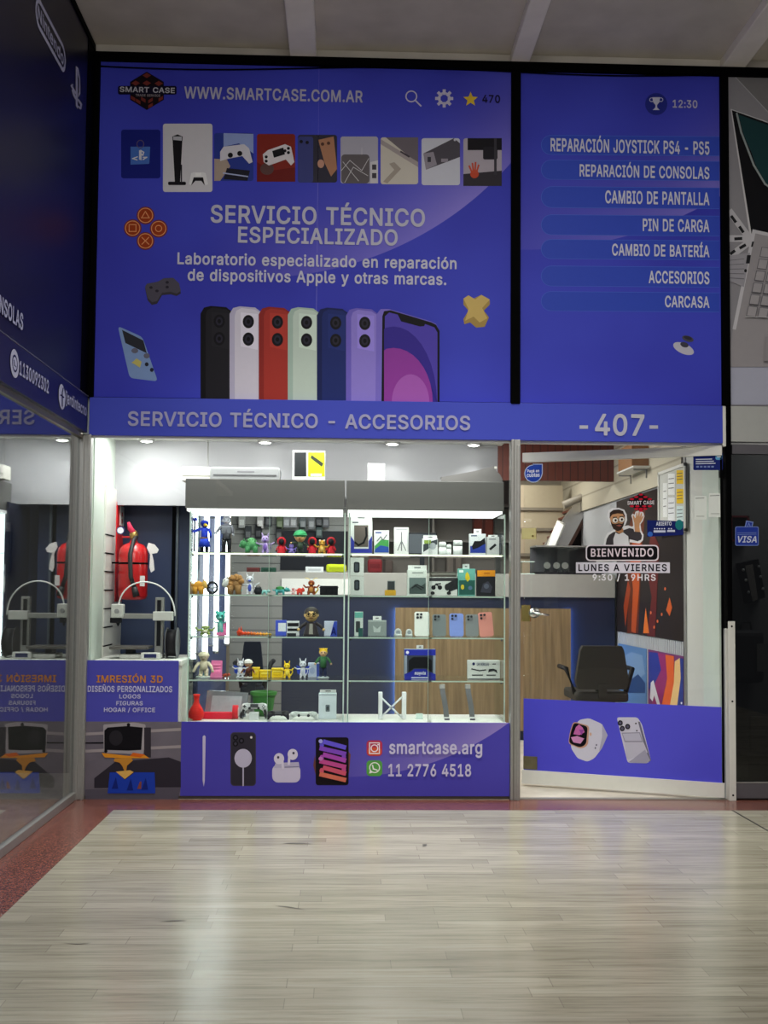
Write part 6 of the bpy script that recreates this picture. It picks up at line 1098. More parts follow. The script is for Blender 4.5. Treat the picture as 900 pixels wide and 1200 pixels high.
# third shelf
creature_fig(241, 2, 731, 'pale green wide eared creature, left end of third shelf', (150, 166, 96), (216, 208, 186), 2.3, 'wide', tail=False)
def stand_toy(px, shelf, py, pw, col, label, name='phone_holder'):
    x, Y, z, H = setup(px, shelf, py); w = at(px+pw/2, py, Y).x-x; m = C(col); t = thing(name, label, 'phone holder', (x, Y, z), 'pink phone holders')
    R = Matrix.Rotation(math.radians(-12), 4, 'X'); b = MB(); b.box(x-w, x+w, Y+.0, Y+.006, z+.002, z+H, m, .001, rot=R); b.build('back', t)
    b = MB(); b.box(x-w, x+w, Y-.03, Y+.03, z, z+H*.08, m, .001); b.build('foot', t)
    b = MB(); b.box(x-w, x+w, Y-.034, Y-.028, z, z+H*.22, m, .001); b.build('lip', t)
    b = MB(); c2 = tuple(min(255, v+24) for v in col)
    for k in range(3): b.box(x-w*.7, x+w*.7, Y-.004, Y-.001, z+H*(.35+.18*k), z+H*(.45+.18*k), C(c2), rot=R)
    b.build('raised_bars', t)
stand_toy(260, 2, 729, 11, (226, 120, 170), 'pink phone holder on the third shelf')
creature_fig(258.5, 2, 712, 'teal creature standing behind the pink phone holder on the third shelf', (84, 180, 170), (140, 206, 196), .6, 'round', tail=False)
def dragon():
    Y = .33; z = SH[2]+.0006; P = lambda px, dz: Vector((at(px, 740, Y).x, Y, z+dz)); t = thing('jointed_toy_dragon', 'long red to yellow jointed dragon lying along the third shelf', 'toy', (P(298, 720).x, Y, z), GF)
    for px0, n, c0, c1 in ((284, 10, (214, 66, 40), (222, 178, 60)),):
        for k in range(n):
            f = k/(n-1); c = tuple(int(a+(b2-a)*f) for a, b2 in zip(c0, c1)); b = MB(); p = P(px0+3.6*k, .010); r = .012-.005*f
            b.ball((p.x, Y+.006*math.sin(k), z+r), (.012, .013, r), C(c), seg=10); b.cone((p.x, Y+.006*math.sin(k), z+r*1.6), (p.x-.004, Y+.006*math.sin(k), z+r*2.6), .004, .0006, C(c), 6); b.build('segment', t)
    b = MB(); p = P(281, 0); m = C((216, 72, 40)); b.ball((p.x, Y, z+.020), (.020, .016, .014), m); b.cone((p.x+.01, Y, z+.028), (p.x+.008, Y, z+.058), .006, .001, m, 8); b.cone((p.x-.006, Y, z+.02), (p.x-.004, Y, z+.05), .008, .001, m, 8); b.cone((p.x-.006, Y, z), (p.x-.002, Y, z+.018), .012, .01, m, 8); b.build('head', t)
dragon()
carton('blue and white carton on the third shelf beside the black and white one', 323, 727, 335.5, 2, (70, 88, 200), [('r', 326, 730, 335, 740, (226, 230, 238))], group='small cartons in the left cabinet', D=.05)
carton('black and white striped carton beside the robed figure, third shelf', 336, 728, 350.5, 2, (214, 216, 220), [('r', 337, 730, 350, 734, (30, 31, 34)), ('r', 337, 736.5, 350, 739.5, (30, 31, 34)), ('r', 336.5, 742, 347, 745.5, (40, 42, 48))], group='small cartons in the left cabinet', D=.05)
def scholar(t, x, Y, z, h, w, neck, hr):
    b = MB()
    for s in (-1, 1):
        n = 14; pts = [(x+s*hr*.38+hr*.26*math.cos(2*PI*k/n), Y-hr*.98, neck+hr*1.05+hr*.26*math.sin(2*PI*k/n)) for k in range(n+1)]; b.tube(pts, hr*.05, C((20, 20, 22)), 6)
    b.build('glasses', t)
    b = MB(); b.prism([(x-w*.3, Y-w*1.32, neck-w*.3), (x+w*.3, Y-w*1.32, neck-w*.3), (x+w*.4, Y-w*1.7, z+h*.06), (x-w*.4, Y-w*1.7, z+h*.06)], (0, .004, 0), C((150, 146, 138))); b.build('shirt_front', t)
human_fig(365, 2, 712, 'large headed figure in a dark robe and round glasses, third shelf', (222, 184, 120), (52, 48, 50), (40, 38, 40), (66, 60, 58), .75, robe=(58, 52, 54), extra=scholar, headr=.26, wide=1.35)
def letter_block():
    zb = SH[2]; t = carton('white and blue block with a letter A, right end of third shelf', 380, 728, 395, 2, (206, 212, 232), [('p', [(387, 745.5), (395, 745.5), (395, 728), (391.5, 728)], (62, 84, 196))], group='small cartons in the left cabinet', D=.05, texts=[('A', (388, 735, 394, 744), (20, 30, 110))])
letter_block()
# fourth shelf
human_fig(239, 3, 764, 'beige figure in a padded suit with a round hood, left end of fourth shelf', (200, 190, 166), (222, 212, 186), (216, 206, 182), None, .4, (206, 214, 206), hat=(226, 216, 190), wide=1.5, headr=.2)
creature_fig(241.5, 3, 787, 'tiny teal creature at the feet of the beige figure', (84, 170, 160), (120, 196, 186), 1.3, 'round', tail=False)
stand_toy(254, 3, 774, 13, (228, 124, 172), 'larger pink phone holder on the fourth shelf')
quad_fig(260, 270, 3, 788, 'small red brown four legged toy on the fourth shelf', (156, 66, 44), side=1)
creature_fig(282, 3, 771, 'white creature spreading blue wings, fourth shelf', (224, 224, 232), (226, 226, 234), .85, 'pointed', arms=1.3, wings=(54, 84, 190), base=(206, 210, 214))
human_fig(291, 3, 773, 'brown haired figure with a white cap and brown coat, fourth shelf', (206, 158, 124), (110, 62, 44), (90, 60, 46), (84, 50, 38), .6, (216, 216, 212), headr=.23, wide=1.3, hat=(226, 222, 216))
YEL = (240, 200, 30)
def yellow_box(px0, px1, py0, label, bars):
    t = carton(label, px0, py0, px1, 3, YEL, [('r', px0+1.5, py0+2, px1-1.5, py0+4, (250, 224, 90))] + [('s', [(px0+2.5, y), (px1-2.5, y)], .8, (206, 160, 16)) for y in bars], name='yellow_pot', cat='pot', group='yellow boxes in the left cabinet', D=.06, Y=.36)
    x0, x1 = at(px0, py0, .36).x, at(px1, py0, .36).x; z = at((px0+px1)/2, py0, .36).z; b = MB(); b.box(x0-.002, x1+.002, .357, .423, z-.004, z+.003, C((246, 210, 50)), .001); b.build('rim', t)
yellow_box(295.5, 303.5, 783, 'narrow yellow box partly behind the brown haired figure', (790,)); yellow_box(304.5, 317, 786, 'lowest yellow box, in the middle of the fourth shelf', (791, 794)); yellow_box(318.5, 331.5, 784, 'yellow box beside the spiky yellow creature', (788, 791, 794))
creature_fig(336.5, 3, 774, 'yellow creature with upright pointed ears, fourth shelf', (240, 204, 40), (248, 220, 90), 1.0, 'pointed')
creature_fig(355, 3, 771, 'white long armed creature with blue wings, right half of fourth shelf', (220, 222, 232), (208, 212, 230), .75, 'pointed', arms=1.6, wings=(56, 80, 196))
carton('pale blue white carton behind the yellow haired figure', 361, 777, 374, 3, (208, 216, 236), [('r', 371, 778, 374, 796, (70, 92, 190)), ('e', 366, 786, 3, 4, (180, 192, 224))], group='small cartons in the left cabinet', D=.05, Y=.4)
human_fig(379, 3, 760, 'tall figure with spiky yellow hair and green top, right end of fourth shelf', (222, 180, 140), (64, 116, 74), (40, 48, 80), (238, 196, 50), .5, (190, 200, 204), headr=.15)
# base shelf
def vase():
    x, Y, z, H = setup(230.5, 4, 813.5, .255); r = at(239.3, 840, Y).x-x; t = thing('ribbed_vase', 'red ribbed vase at the left end of the cabinet floor', 'vase', (x, Y, z))
    b = MB(); b.lathe((x, Y, z), [(r*.6, 0), (r*.92, H*.1), (r, H*.25), (r*.82, H*.42), (r*.42, H*.62), (r*.3, H*.75), (r*.38, H*.92), (r*.46, H), (r*.36, H*.98), (r*.2, H*.75)], C((222, 46, 40), .35), 26); b.build('body', t)
    b = MB()
    for k in range(9): zz = z+H*(.08+.055*k); rr_ = r*(1.005 if k in (2, 3) else .96-.006*abs(k-3)**2*2.2); b.lathe((x, Y, zz), [(rr_*.97, 0), (rr_*1.0, H*.012), (rr_*.97, H*.024)], C((206, 36, 34), .35), 26)
    b.build('ribs', t)
vase()
def roll():
    Y = .335; z = ZBASE+.0006; p0, p1 = at(234, 840, Y), at(277, 840, Y); r = .026; t = thing('red_roll', 'long red carton with a round red end lying on the cabinet floor', 'box', ((p0.x+p1.x)/2, Y, z))
    b = MB(); b.box(p0.x, p1.x-.02, Y-.025, Y+.025, z, z+.040, C((214, 40, 60)), .003); b.build('carton', t)
    b = MB(); c = Vector((p1.x-.005, Y-.01, z+.042)); b.cone(c-Vector((.016, 0, 0)), c+Vector((.016, 0, 0)), .042, .042, C((216, 44, 56)), 24); rd = b.build('round_end', t); b = MB(); d = c+Vector((.0165, 0, 0)); b.cone(d, d+Vector((.002, 0, 0)), .026, .026, C((230, 200, 204)), 20); b.build('disc', rd)
roll()
def blister():
    Y = .44; z = ZBASE+.0006; t = thing('clear_blister_pack', 'large silvery clear plastic package leaning at the back of the cabinet floor', 'package', (at(265, 840, Y).x, Y, z)); m = M('silver_film', (168, 176, 184), .18, .45, var=.25, scale=18, bump=.6)
    b = MB(); P = lambda x, y: at(x, y, Y); pts = [P(239, 844), P(243, 809), P(291, 812), P(287, 844)]
    b.prism(pts, (0, .03, 0), m); b.build('package', t); b = MB(); b.prism([p+Vector((0, -.004, 0)) for p in (P(246, 838), P(249, 815), P(284, 816), P(281, 838))], (0, .004, 0), M('silver_tray', (196, 204, 212), .22, .2, var=.2, scale=25, bump=.5)); b.build('tray', t)
blister()
def bowl():
    x, Y, z, H = setup(309, 4, 810, .5); r = at(324, 810, Y).x-x; t = thing('green_planter', 'green round planter at the back of the cabinet floor', 'planter', (x, Y, z))
    b = MB(); b.lathe((x, Y, z), [(r*.6, 0), (r*.78, H*.3), (r*.86, H*.7), (r*.96, H*.86)], C((44, 110, 44)), 26); b.build('pot', t); b = MB(); b.lathe((x, Y, z+H*.84), [(r*.97, 0), (r*1.04, H*.03), (r*1.04, H*.15), (r*.9, H*.16), (r*.86, 0)], C((58, 128, 52)), 26); b.build('rim', t)
bowl()
def gamepad(px, py0, pw, body, face, label, Y=.29, stand=None, grip=None):
    z = ZBASE+.0006; p = at(px, py0, Y); w = at(px+pw/2, py0, Y).x-p.x; x = p.x; H = p.z-z; t = thing('gamepad', label, 'gamepad', (x, Y, z), 'gamepads on the cabinet floor'); m = C(body, .35); f = C(face, .35)
    lift = H*.34 if stand else 0; z0 = z+lift; h = H-lift; sc = w
    b = MB(); n = 22; prof = [(-.98, .02), (-1.0, .35), (-.86, .82), (-.62, .98), (-.3, .92), (.3, .92), (.62, .98), (.86, .82), (1.0, .35), (.98, .02), (.86, -.02), (.66, .32), (.42, .46), (-.42, .46), (-.66, .32), (-.86, -.02)]
    lo = .0 if not stand else -.75
    pts = [Vector((x+a*sc, Y, z0+max(c, 0)*h if c >= 0.05 else z0+(lo*lift if stand else 0))) for a, c in prof]
    th = .035; b.prism(pts, (0, th, 0), m); 
    for s in (-1, 1):
        b.ball((x+s*.72*sc, Y+th*.5, z0+h*.62), (.27*sc, th*.72, h*.36), m, seg=14)
        if grip: b.tube([(x+s*.78*sc, Y+th*.4, z0+h*.45), (x+s*.9*sc, Y+th*.3, z0+h*.1-lift*.3), (x+s*.96*sc, Y+th*.25, z+.006)], [.2*sc, .19*sc, .13*sc], C(grip), 12)
    b.build('shell', t)
    b = MB(); b.box(x-.3*sc, x+.3*sc, Y-.006, Y+.002, z0+h*.62, z0+h*.93, f, .002); b.build('touch_pad', t)
    for s in (-.34, .34): b = MB(); c = Vector((x+s*sc, Y-.002, z0+h*.56)); b.cone(c, c+Vector((0, -.012, 0)), .07*sc, .05*sc, C((26, 26, 30)), 12); b.cone(c+Vector((0, -.012, 0)), c+Vector((0, -.016, 0)), .1*sc, .1*sc, C((44, 44, 50)), 16); b.build('thumbstick', t)
    b = MB(); c = Vector((x+.72*sc, Y-th*.26, z0+h*.72))
    for (dx, dz) in ((0, .1), (0, -.1), (.09, 0), (-.09, 0)): b.cone(c+Vector((dx*sc, 0, dz*h*1.3)), c+Vector((dx*sc, -.005, dz*h*1.3)), .045*sc, .045*sc, f, 10)
    b.build('action_buttons', t); b = MB(); c = Vector((x-.72*sc, Y-th*.26, z0+h*.72)); b.box(c.x-.13*sc, c.x+.13*sc, c.y-.005, c.y, c.z-.05*h, c.z+.05*h, f); b.box(c.x-.04*sc, c.x+.04*sc, c.y-.005, c.y, c.z-.14*h, c.z+.14*h, f); b.build('direction_pad', t)
    if stand: b = MB(); b.box(x-.34*sc, x+.34*sc, Y-.03, Y+.035, z, z+H*.45, C(stand), .002); b.build('stand', t)
gamepad(298, 824, 31, (206, 208, 210), (70, 72, 78), 'black and white gamepad on a white stand', stand=(216, 220, 222), grip=(42, 43, 48))
gamepad(326, 833, 26, (44, 44, 50), (84, 86, 92), 'dark grey gamepad between the black and white ones')
gamepad(356, 834, 33, (206, 212, 212), (226, 230, 230), 'white gamepad beside the tall white carton')
carton('tall white carton with a dark lid and small window, right end of the cabinet floor', 373.5, 813, 394.5, 4, (206, 216, 224), [('r', 381.5, 826, 386.5, 834, (96, 108, 116), 1), ('e', 384, 830, 1.4, 2.4, (50, 56, 62)), ('r', 374, 813.4, 394, 815, (150, 160, 168))], group='small cartons in the left cabinet', D=.09, Y=.34, tab=(375, 808, 394, 0))
def cotton():
    x, Y, z, H = setup(217, 4, 840, .22); x = at(226, 840, .24).x; Y = .24; t = thing('cotton_tuft', 'small cream cotton tuft in the lower left cabinet corner', 'tuft', (x, Y, z)); b = MB()
    for k in range(6): b.ball((x+random.uniform(-.01, .01), Y+random.uniform(-.008, .008), z+.012+random.uniform(0, .012)), .011, C((226, 214, 186)), seg=8)
    b.build('tuft', t); b = MB(); b.cone((x, Y, z), (x, Y, z+.014), .006, .004, C((130, 100, 70)), 8); b.build('stalk', t)
cotton()

# ------------------------------------------------------------------ the glass door, swung a little inward
HX, FRE = Vector((2.236, .006, 0)), Vector((1.12, .482, 0))
DU = (HX-FRE).normalized(); DW = (HX-FRE).length; DOOR = Plane(FRE, DU, (0, 0, 1)); DN = DOOR.n
def dbox(mb, a0, a1, z0, z1, t0, t1, m):
    """box in the door's own frame: along, up, and t towards the corridor"""
    pts = [DOOR.pt(a, z, t0) for a, z in ((a0, z0), (a1, z0), (a1, z1), (a0, z1))]; mb.prism(pts, DN*(t1-t0), m); return mb
def quad_on_door(x0, y0, x1, y1):
    ym, xm = (y0+y1)/2, (x0+x1)/2
    return DOOR.ab(x0, ym)[0], DOOR.ab(x1, ym)[0], DOOR.ab(xm, y1)[1], DOOR.ab(xm, y0)[1]
def door():
    d = thing('door_1', 'glass shop door standing ajar with welcome sticker and violet foot panel', 'door', (1.68, .24, 0), kind='structure'); ZD = 2.088
    b = MB(); dbox(b, .006, DW-.004, .075, ZD-.05, -.005, .005, CLEAR); b.build('glass_pane', d)
    b = MB(); dbox(b, 0, DW, .014, .098, -.02, .02, WPAINT); b.build('bottom_rail', d)
    b = MB(); dbox(b, 0, DW, ZD-.058, ZD, -.02, .02, WPAINT); b.build('top_rail', d)
    b = MB(); dbox(b, DW-.012, DW, .098, ZD-.058, -.008, .008, BLACK); b.build('edge_seal', d)
    z1 = DOOR.ab(730, 823.5)[1]
    b = MB(); dbox(b, .008, DW-.014, .098, z1, .006, .009, P_DOOR); pn = b.build('foot_print', d)
    PD = Plane(DOOR.pt(0, 0, .009), DU, (0, 0, 1))
    # watch and folding phone holder
    q = lambda x, y: (600+x/3.333, 810+y/3.336)
    a = Art(PD); Wt, Ws = (204, 202, 220), (170, 168, 192)
    a.poly(rrp([q(262, 112), q(300, 105), q(352, 128), q(374, 172), q(352, 222), q(322, 262), q(295, 276), q(256, 262), q(232, 225), q(225, 170)], 3), Wt); a.poly([q(352, 128), q(374, 172), q(352, 222), q(340, 235), q(352, 178)], Ws); a.poly(rrp([q(240, 118), q(302, 135), q(297, 212), q(270, 226), q(220, 205), q(226, 160)], 4), (196, 150, 130)); a.poly(rrp([q(242, 122), q(296, 138), q(290, 208), q(266, 221), q(222, 202), q(229, 162)], 4), (18, 16, 24))
    a.poly([q(250, 140), q(262, 130), q(276, 142), q(284, 160), q(264, 172), q(240, 168)], (196, 104, 170)); a.poly([q(230, 180), q(255, 175), q(282, 185), q(268, 205), q(240, 200)], (206, 140, 190)); a.poly([q(262, 150), q(282, 150), q(272, 172)], (150, 70, 160)); a.ell(*q(307, 168), 1.3, 2, (210, 170, 150)); a.ell(*q(330, 210), .9, 1.3, (110, 108, 130)); a.ell(*q(326, 222), .9, 1.3, (110, 108, 130)); a.build('watch_picture', pn)
    a = Art(PD); a.poly(rrp([q(409, 102), q(490, 102), q(508, 130), q(543, 270), q(528, 282), q(452, 280), q(432, 200)], 3), Wt); a.poly([q(500, 120), q(543, 270), q(534, 278), q(492, 118)], (110, 108, 130)); a.poly([q(428, 162), q(500, 160), q(513, 200), q(440, 200)], (150, 148, 166)); a.poly([q(432, 166), q(497, 164), q(507, 194), q(443, 194)], (186, 184, 204)); a.poly([q(440, 202), q(515, 202), q(530, 240), q(455, 268), q(448, 262)], (190, 188, 206)); a.poly([q(455, 278), q(520, 228), q(540, 270), q(526, 282)], (160, 158, 180))
    for (x, y) in ((423, 124), (431, 146), (452, 138)): a.ell(*q(x, y), 3, 3.2, (40, 38, 48)); a.ell(*q(x, y), 1.5, 1.6, (90, 88, 110))
    a.ell(*q(484, 126), 1, 1, (60, 56, 60)); a.ell(*q(488, 154), .9, .9, (40, 38, 48)); a.build('phone_holder_picture', pn)
    # hardware
    BR = M('polished_brass', (206, 178, 110), .25, .85)
    a0, a1, z0, z1 = quad_on_door(612, 709, 622, 728); b = MB(); dbox(b, a0, a1, z0, z1, .005, .02, BR); lk = b.build('handle', d)
    c = DOOR.pt(DOOR.ab(627, 718)[0], DOOR.ab(627, 718)[1], .02); b = MB(); b.cone(c-DN*.016, c+DN*.01, .034, .034, M('chrome_plate', (206, 206, 204), .12, 1), 24); b.ball(c+DN*.03, (.027, .027, .027), M('chrome_plate'), seg=18); b.build('knob', lk)
    b = MB(); b.tube([c+DN*.05, c+DN*.055+DU*.06-Vector((0, 0, .008)), c+DN*.05+DU*.105-Vector((0, 0, .012))], [.008, .007, .005], M('chrome_plate'), 8); b.build('key', lk)
    a0, a1, z0, z1 = quad_on_door(612.5, 619, 629, 632); b = MB(); dbox(b, a0, a1, z0, z1, .005, .022, M('cream_lock_case', (204, 188, 130), .45)); b.cone(DOOR.pt(a1-.02, z0+.02, .022), DOOR.pt(a1-.02, z0+.02, .026), .007, .007, BR, 10); b.build('lock', d)
    a0, a1, z0, z1 = quad_on_door(614, 886, 630, 901); b = MB(); dbox(b, a0, a1, z0, z1, -.012, .016, M('worn_patch_fitting', (120, 112, 84), .5, .5, var=.25)); b.build('patch_fitting', d)
    b = MB(); b.box(HX.x-.004, HX.x+.004, .03, .05, 1.9, 2.0, BLACK); b.build('closer_hook', d)
    # stickers
    PS = Plane(DOOR.pt(0, 0, .0055), DU, (0, 0, 1))
    a = Art(PS); cb = (34, 70, 172); pts = [(636, 543.5), (636, 555)] + [(625+10.5*math.cos(an), 555+10.5*math.sin(an)) for an in [k*PI/14 for k in range(1, 22)]] + [(624, 543.5)]
    a.poly(list(reversed(pts)), (190, 206, 236)); a.poly(list(reversed([(625+(x-625)*.91, 554.5+(y-554.5)*.91) for x, y in pts])), cb); s = a.build('payment_sticker', d)
    lettering(s, PS, 'Pagá en', (618, 550, 632, 554.5), (226, 232, 246), bold=.04, off=.002); lettering(s, PS, 'cuotas', (617.5, 554.5, 632.5, 559), (226, 232, 246), bold=.05, off=.002)
    # small cube logo
    a = Art(PS); rd = (196, 26, 52)
    a.poly([(751, 577.5), (737, 586), (737, 592), (751, 599.5), (765, 592), (765, 586)], (26, 12, 20))
    for y, xs_ in ((579.6, (751,)), (582.4, (745.5, 756.5)), (585, (740.5, 751, 761.5)), (593.3, (740.5, 747, 755, 761.5)), (596.4, (746, 751, 756)), (598.6, (751,))):
        for x in xs_: a.ell(x, y, 2.6, 1.25, rd, 8)
    lg = a.build('cube_logo_sticker', d); lettering(lg, PS, 'SMART CASE', (735.5, 587, 767, 591.5), (226, 224, 230), off=.009)
    # waving man sticker
    z = lambda *c: [(660+x/6.43, 560+y/6.43) for x, y in c]
    a = Art(PS); WH, SK, SK2, HR, SL = (232, 232, 236), (206, 154, 112), (186, 134, 94), (58, 44, 38), (66, 62, 66)
    a.poly(list(reversed(z((300, 520), (312, 455), (335, 415), (372, 395), (385, 380), (355, 350), (338, 315), (332, 285), (340, 245), (370, 228), (420, 226), (460, 240), (478, 275), (482, 320), (470, 352), (458, 362), (490, 358), (520, 368), (528, 360), (522, 310), (514, 285), (522, 270), (538, 278), (545, 255), (575, 244), (605, 262), (612, 290), (600, 325), (582, 350), (588, 395), (606, 430), (602, 470), (575, 495), (500, 485), (500, 520)))), WH)
    a.poly(list(reversed(z((318, 512), (328, 460), (345, 430), (380, 408), (450, 395), (500, 378), (530, 385), (536, 405), (580, 408), (594, 435), (588, 465), (562, 478), (500, 462), (495, 512)))), SL)
    a.poly(list(reversed(z((380, 512), (378, 460), (395, 412), (420, 425), (450, 410), (490, 440), (497, 512)))), (224, 224, 230)); a.poly(list(reversed(z((392, 400), (400, 385), (450, 380), (455, 405), (425, 422)))), SK2)
    a.poly(list(reversed(z((540, 405), (536, 350), (536, 320), (578, 330), (574, 370), (580, 408)))), SK)
    a.poly(list(reversed(z((534, 335), (526, 300), (524, 282), (532, 284), (542, 305), (548, 296), (552, 262), (558, 260), (562, 292), (570, 256), (577, 256), (577, 294), (588, 264), (595, 268), (590, 300), (602, 284), (606, 290), (592, 322), (580, 340)))), SK)
    a.poly(list(reversed(z((352, 300), (356, 262), (378, 245), (420, 240), (452, 252), (466, 285), (464, 320), (456, 350), (440, 385), (410, 395), (382, 380), (362, 350)))), SK)
    a.poly(list(reversed(z((350, 305), (352, 262), (378, 242), (420, 238), (452, 250), (466, 290), (460, 296), (450, 272), (410, 268), (372, 276), (360, 290)))), HR)
    a.poly(list(reversed(z((358, 325), (372, 345), (395, 348), (420, 342), (445, 346), (462, 325), (456, 358), (438, 392), (410, 402), (380, 386), (364, 356)))), HR); a.poly(list(reversed(z((398, 358), (425, 352), (442, 358), (425, 368)))), (150, 86, 76))
    for (x, y) in ((393, 320), (441, 314)): cx, cy = 660+x/6.43, 560+y/6.43; a.ell(cx, cy, 3.3, 3.0, (236, 232, 226), 16); a.ell(cx+.4, cy, 1.3, 1.5, (52, 38, 32), 12); a.ring(cx, cy, 3.8, 3.4, .5, (120, 104, 86), 18)
    a.stroke(z((378, 298), (402, 296)), 1, HR); a.stroke(z((430, 292), (452, 292)), 1, HR); a.stroke(z((414, 318), (422, 316)), .6, (120, 104, 86)); a.poly(list(reversed(z((412, 322), (422, 322), (428, 340), (412, 342)))), SK2)
    a.build('waving_man_sticker', d)
    a = Art(PS, .0022); a.rect(686.5, 638.5, 772, 657.5, (226, 216, 226), 5); a.rect(688, 640, 770.5, 656, (16, 12, 18), 4); s = a.build('welcome_sticker', d); lettering(s, PS, 'BIENVENIDO', (692.5, 642.5, 766, 652.5), (230, 214, 226), bold=.03, off=.004, spacing=1.08)
    a = Art(PS, .0022); a.rect(675, 659, 785, 671.5, (222, 218, 232)); s = a.build('opening_days_sticker', d); lettering(s, PS, 'LUNES A VIERNES', (678, 661, 781.5, 669.5), (30, 26, 40), bold=.014, off=.004, spacing=1.12); lettering(s, PS, '9:30 / 19HRS', (694.5, 672.5, 768.5, 681.5), (226, 224, 232), bold=.02, off=.003, spacing=1.12)
    a = Art(PS, .0022); a.poly([(758.5, 629), (801, 627), (801, 611), (758.5, 609.5)], (20, 32, 100)); a.ell(796, 615, 4.6, 6, (28, 120, 124)); a.ell(762, 626, 3, 3, (52, 100, 190)); a.rect(766, 621.5, 780, 624, (200, 206, 226)); a.rect(782, 621, 791, 623.4, (200, 206, 226))
    for k in range(7): a.ell(767.5+2.8*k+(2.4 if k > 4 else 0), 619.6, .9, .8, (216, 220, 236), 8)
    s = a.build('open_hours_sticker', d); lettering(s, PS, 'ABIERTO', (769, 611.5, 787, 616), (216, 220, 236), bold=.01, off=.005)
    a = Art(PS, .002); a.rect(812.5, 530.5, 847, 551, (18, 34, 112), 1.5); a.ell(818, 533, 4, 2.2, (52, 112, 184)); a.rect(838.5, 531.5, 846.5, 539, (96, 168, 216), 2); a.rect(840, 534.5, 845, 536, (226, 236, 244))
    for k in range(3): a.stroke([(816, 538.5+2.5*k), (834+2*k, 538+2.5*k)], 1.1, (206, 212, 230))
    for k in range(5): a.rect(816+4.4*k, 546, 819+4.4*k, 548, (120, 136, 190))
    a.build('card_brands_sticker', d)
    for (x0, y0, x1, y1, nm) in ((813.5, 581, 828, 609, 'payment_slip'), (830.5, 578, 846, 606, 'payment_slip')):
        a = Art(PS, .002); a.rect(x0, y0, x1, y1, (222, 228, 224), 1.2); a.stroke([(x0+2, y0+3), (x1-3, y0+2.6)], .8, (120, 126, 122)); a.stroke([(x0+3, y1-4), (x1-3, y1-4)], .7, (150, 156, 152)); a.build(nm, d)
door()
# metal strip and black frame at the hinge side
b = MB(); b.box(2.2517, 2.292, -.034, .03, 0, at(856, 728, -.03).z, WPAINT, .002)
for y in (734, 822, 932): p = at(856, y, -.034); b.cone((2.272, -.0335, p.z), (2.272, -.0355, p.z), .006, .006, BLACK, 10)
struct(b, 'trim_8', 'screwed white metal strip on the lower hinge side of the door', 'trim')
b = MB(); b.box(1.0237, 2.2517, .02, .06, 2.09, ZH0+.01, WPAINT); struct(b, 'door_frame', 'white frame strip above the door', 'door frame')
b = MB(); b.box(1.0237, 2.25, -.004, .05, 0, .004, M('steel_threshold', (150, 146, 138), .35, .6)); struct(b, 'trim_9', 'flat threshold strip under the door', 'threshold')

# ------------------------------------------------------------------ inside the repair shop
XW = 2.242
b = MB(); b.box(XW, XW+.05, .05, 5.0, 0, 2.7, M('white_ribbed_wall', (178, 180, 184), .6)); 
for k in range(46): y = .8+.045*k; b.box(XW-.004, XW, y, y+.03, 0, 1.95, M('white_ribbed_wall'))
struct(b, 'wall_right', 'white ribbed right wall inside the shop', 'wall')
b = MB(); b.box(XW-.012, XW, .06, .36, .0, 2.6, M('pale_mint_pvc', (204, 214, 206), .4)); b.box(XW-.008, XW, .36, .70, 0, 2.6, M('white_pvc', (206, 206, 200), .45)); b.box(XW-.016, XW, .70, .745, 0, 2.6, ALU); b.box(XW-.01, XW, .745, .77, 0, 2.6, BLACK); struct(b, 'wall_right_lining', 'white panel lining on the right wall just inside the door', 'wall')
CRB = slats('cream_brick', (188, 180, 160), (156, 148, 130), 2.2, 2, .8)
b = MB(); b.box(XW-.02, XW, .77, 5.0, 1.97, 2.6, CRB); struct(b, 'wall_right_top', 'cream painted brick above the posters', 'wall')
b = MB(); b.box(-1.6, XW, .80, 5.0, 2.56, 2.62, CONC); struct(b, 'ceiling_inside', 'grey ceiling inside the shop', 'ceiling')
b = MB(); b.box(-1.6, XW+.05, 4.9, 5.0, 0, 2.6, M('beige_back_wall', (168, 160, 146), .7)); struct(b, 'wall_back', 'beige back wall of the shop', 'wall')
RW = Plane((XW-.006, 0, 0), (0, -1, 0), (0, 0, 1))
def rpt(px, py): a, z = RW.ab(px, py); return -a, z
def poster(name, label, x0, yt0, yb0, x1, yt1, yb1, col, draw):
    y0, za = rpt(x0, yt0); _, zb_ = rpt(x0, yb0); y1, zc = rpt(x1, yt1); _, zd = rpt(x1, yb1)
    zt, zl = (za+zc)/2, (zb_+zd)/2; t = thing(name, label, 'poster', (XW-.006, (y0+y1)/2, zl)); b = MB(); b.box(XW-.010, XW-.0045, y1, y0, zl, zt, C(col)); b.build('print', t)
    a = Art(Plane((XW-.010, 0, 0), (0, -1, 0), (0, 0, 1)), .001); draw(a); a.build('artwork', t); return t
def dark_art(a):
    a.poly([(735, 742), (737, 690), (731, 640), (742, 600), (757, 590), (752, 650), (748, 742)], (96, 44, 26)); a.poly([(740, 740), (742, 690), (738, 650), (748, 610), (752, 640), (749, 690), (745, 742)], (176, 76, 34)); a.poly([(733, 735), (739, 690), (736, 680), (731, 710)], (150, 60, 30))
    a.poly([(758, 745), (764, 700), (757, 660), (764, 620), (773, 640), (770, 700), (768, 746)], (92, 34, 34)); a.poly([(781, 715), (785, 700), (788, 712), (785, 722)], (196, 90, 44)); a.poly([(754, 742), (757, 712), (761, 742)], (214, 110, 40))
    for (x, y) in ((763, 718), (771, 728), (767, 735), (776, 720), (780, 690)): a.ell(x, y, 1, 2, (206, 100, 60), 8)
poster('dark_wall_poster', 'large dark poster with orange flame shapes on the right wall inside', 723, 586, 741, 801.5, 565, 750, (40, 33, 33), dark_art)
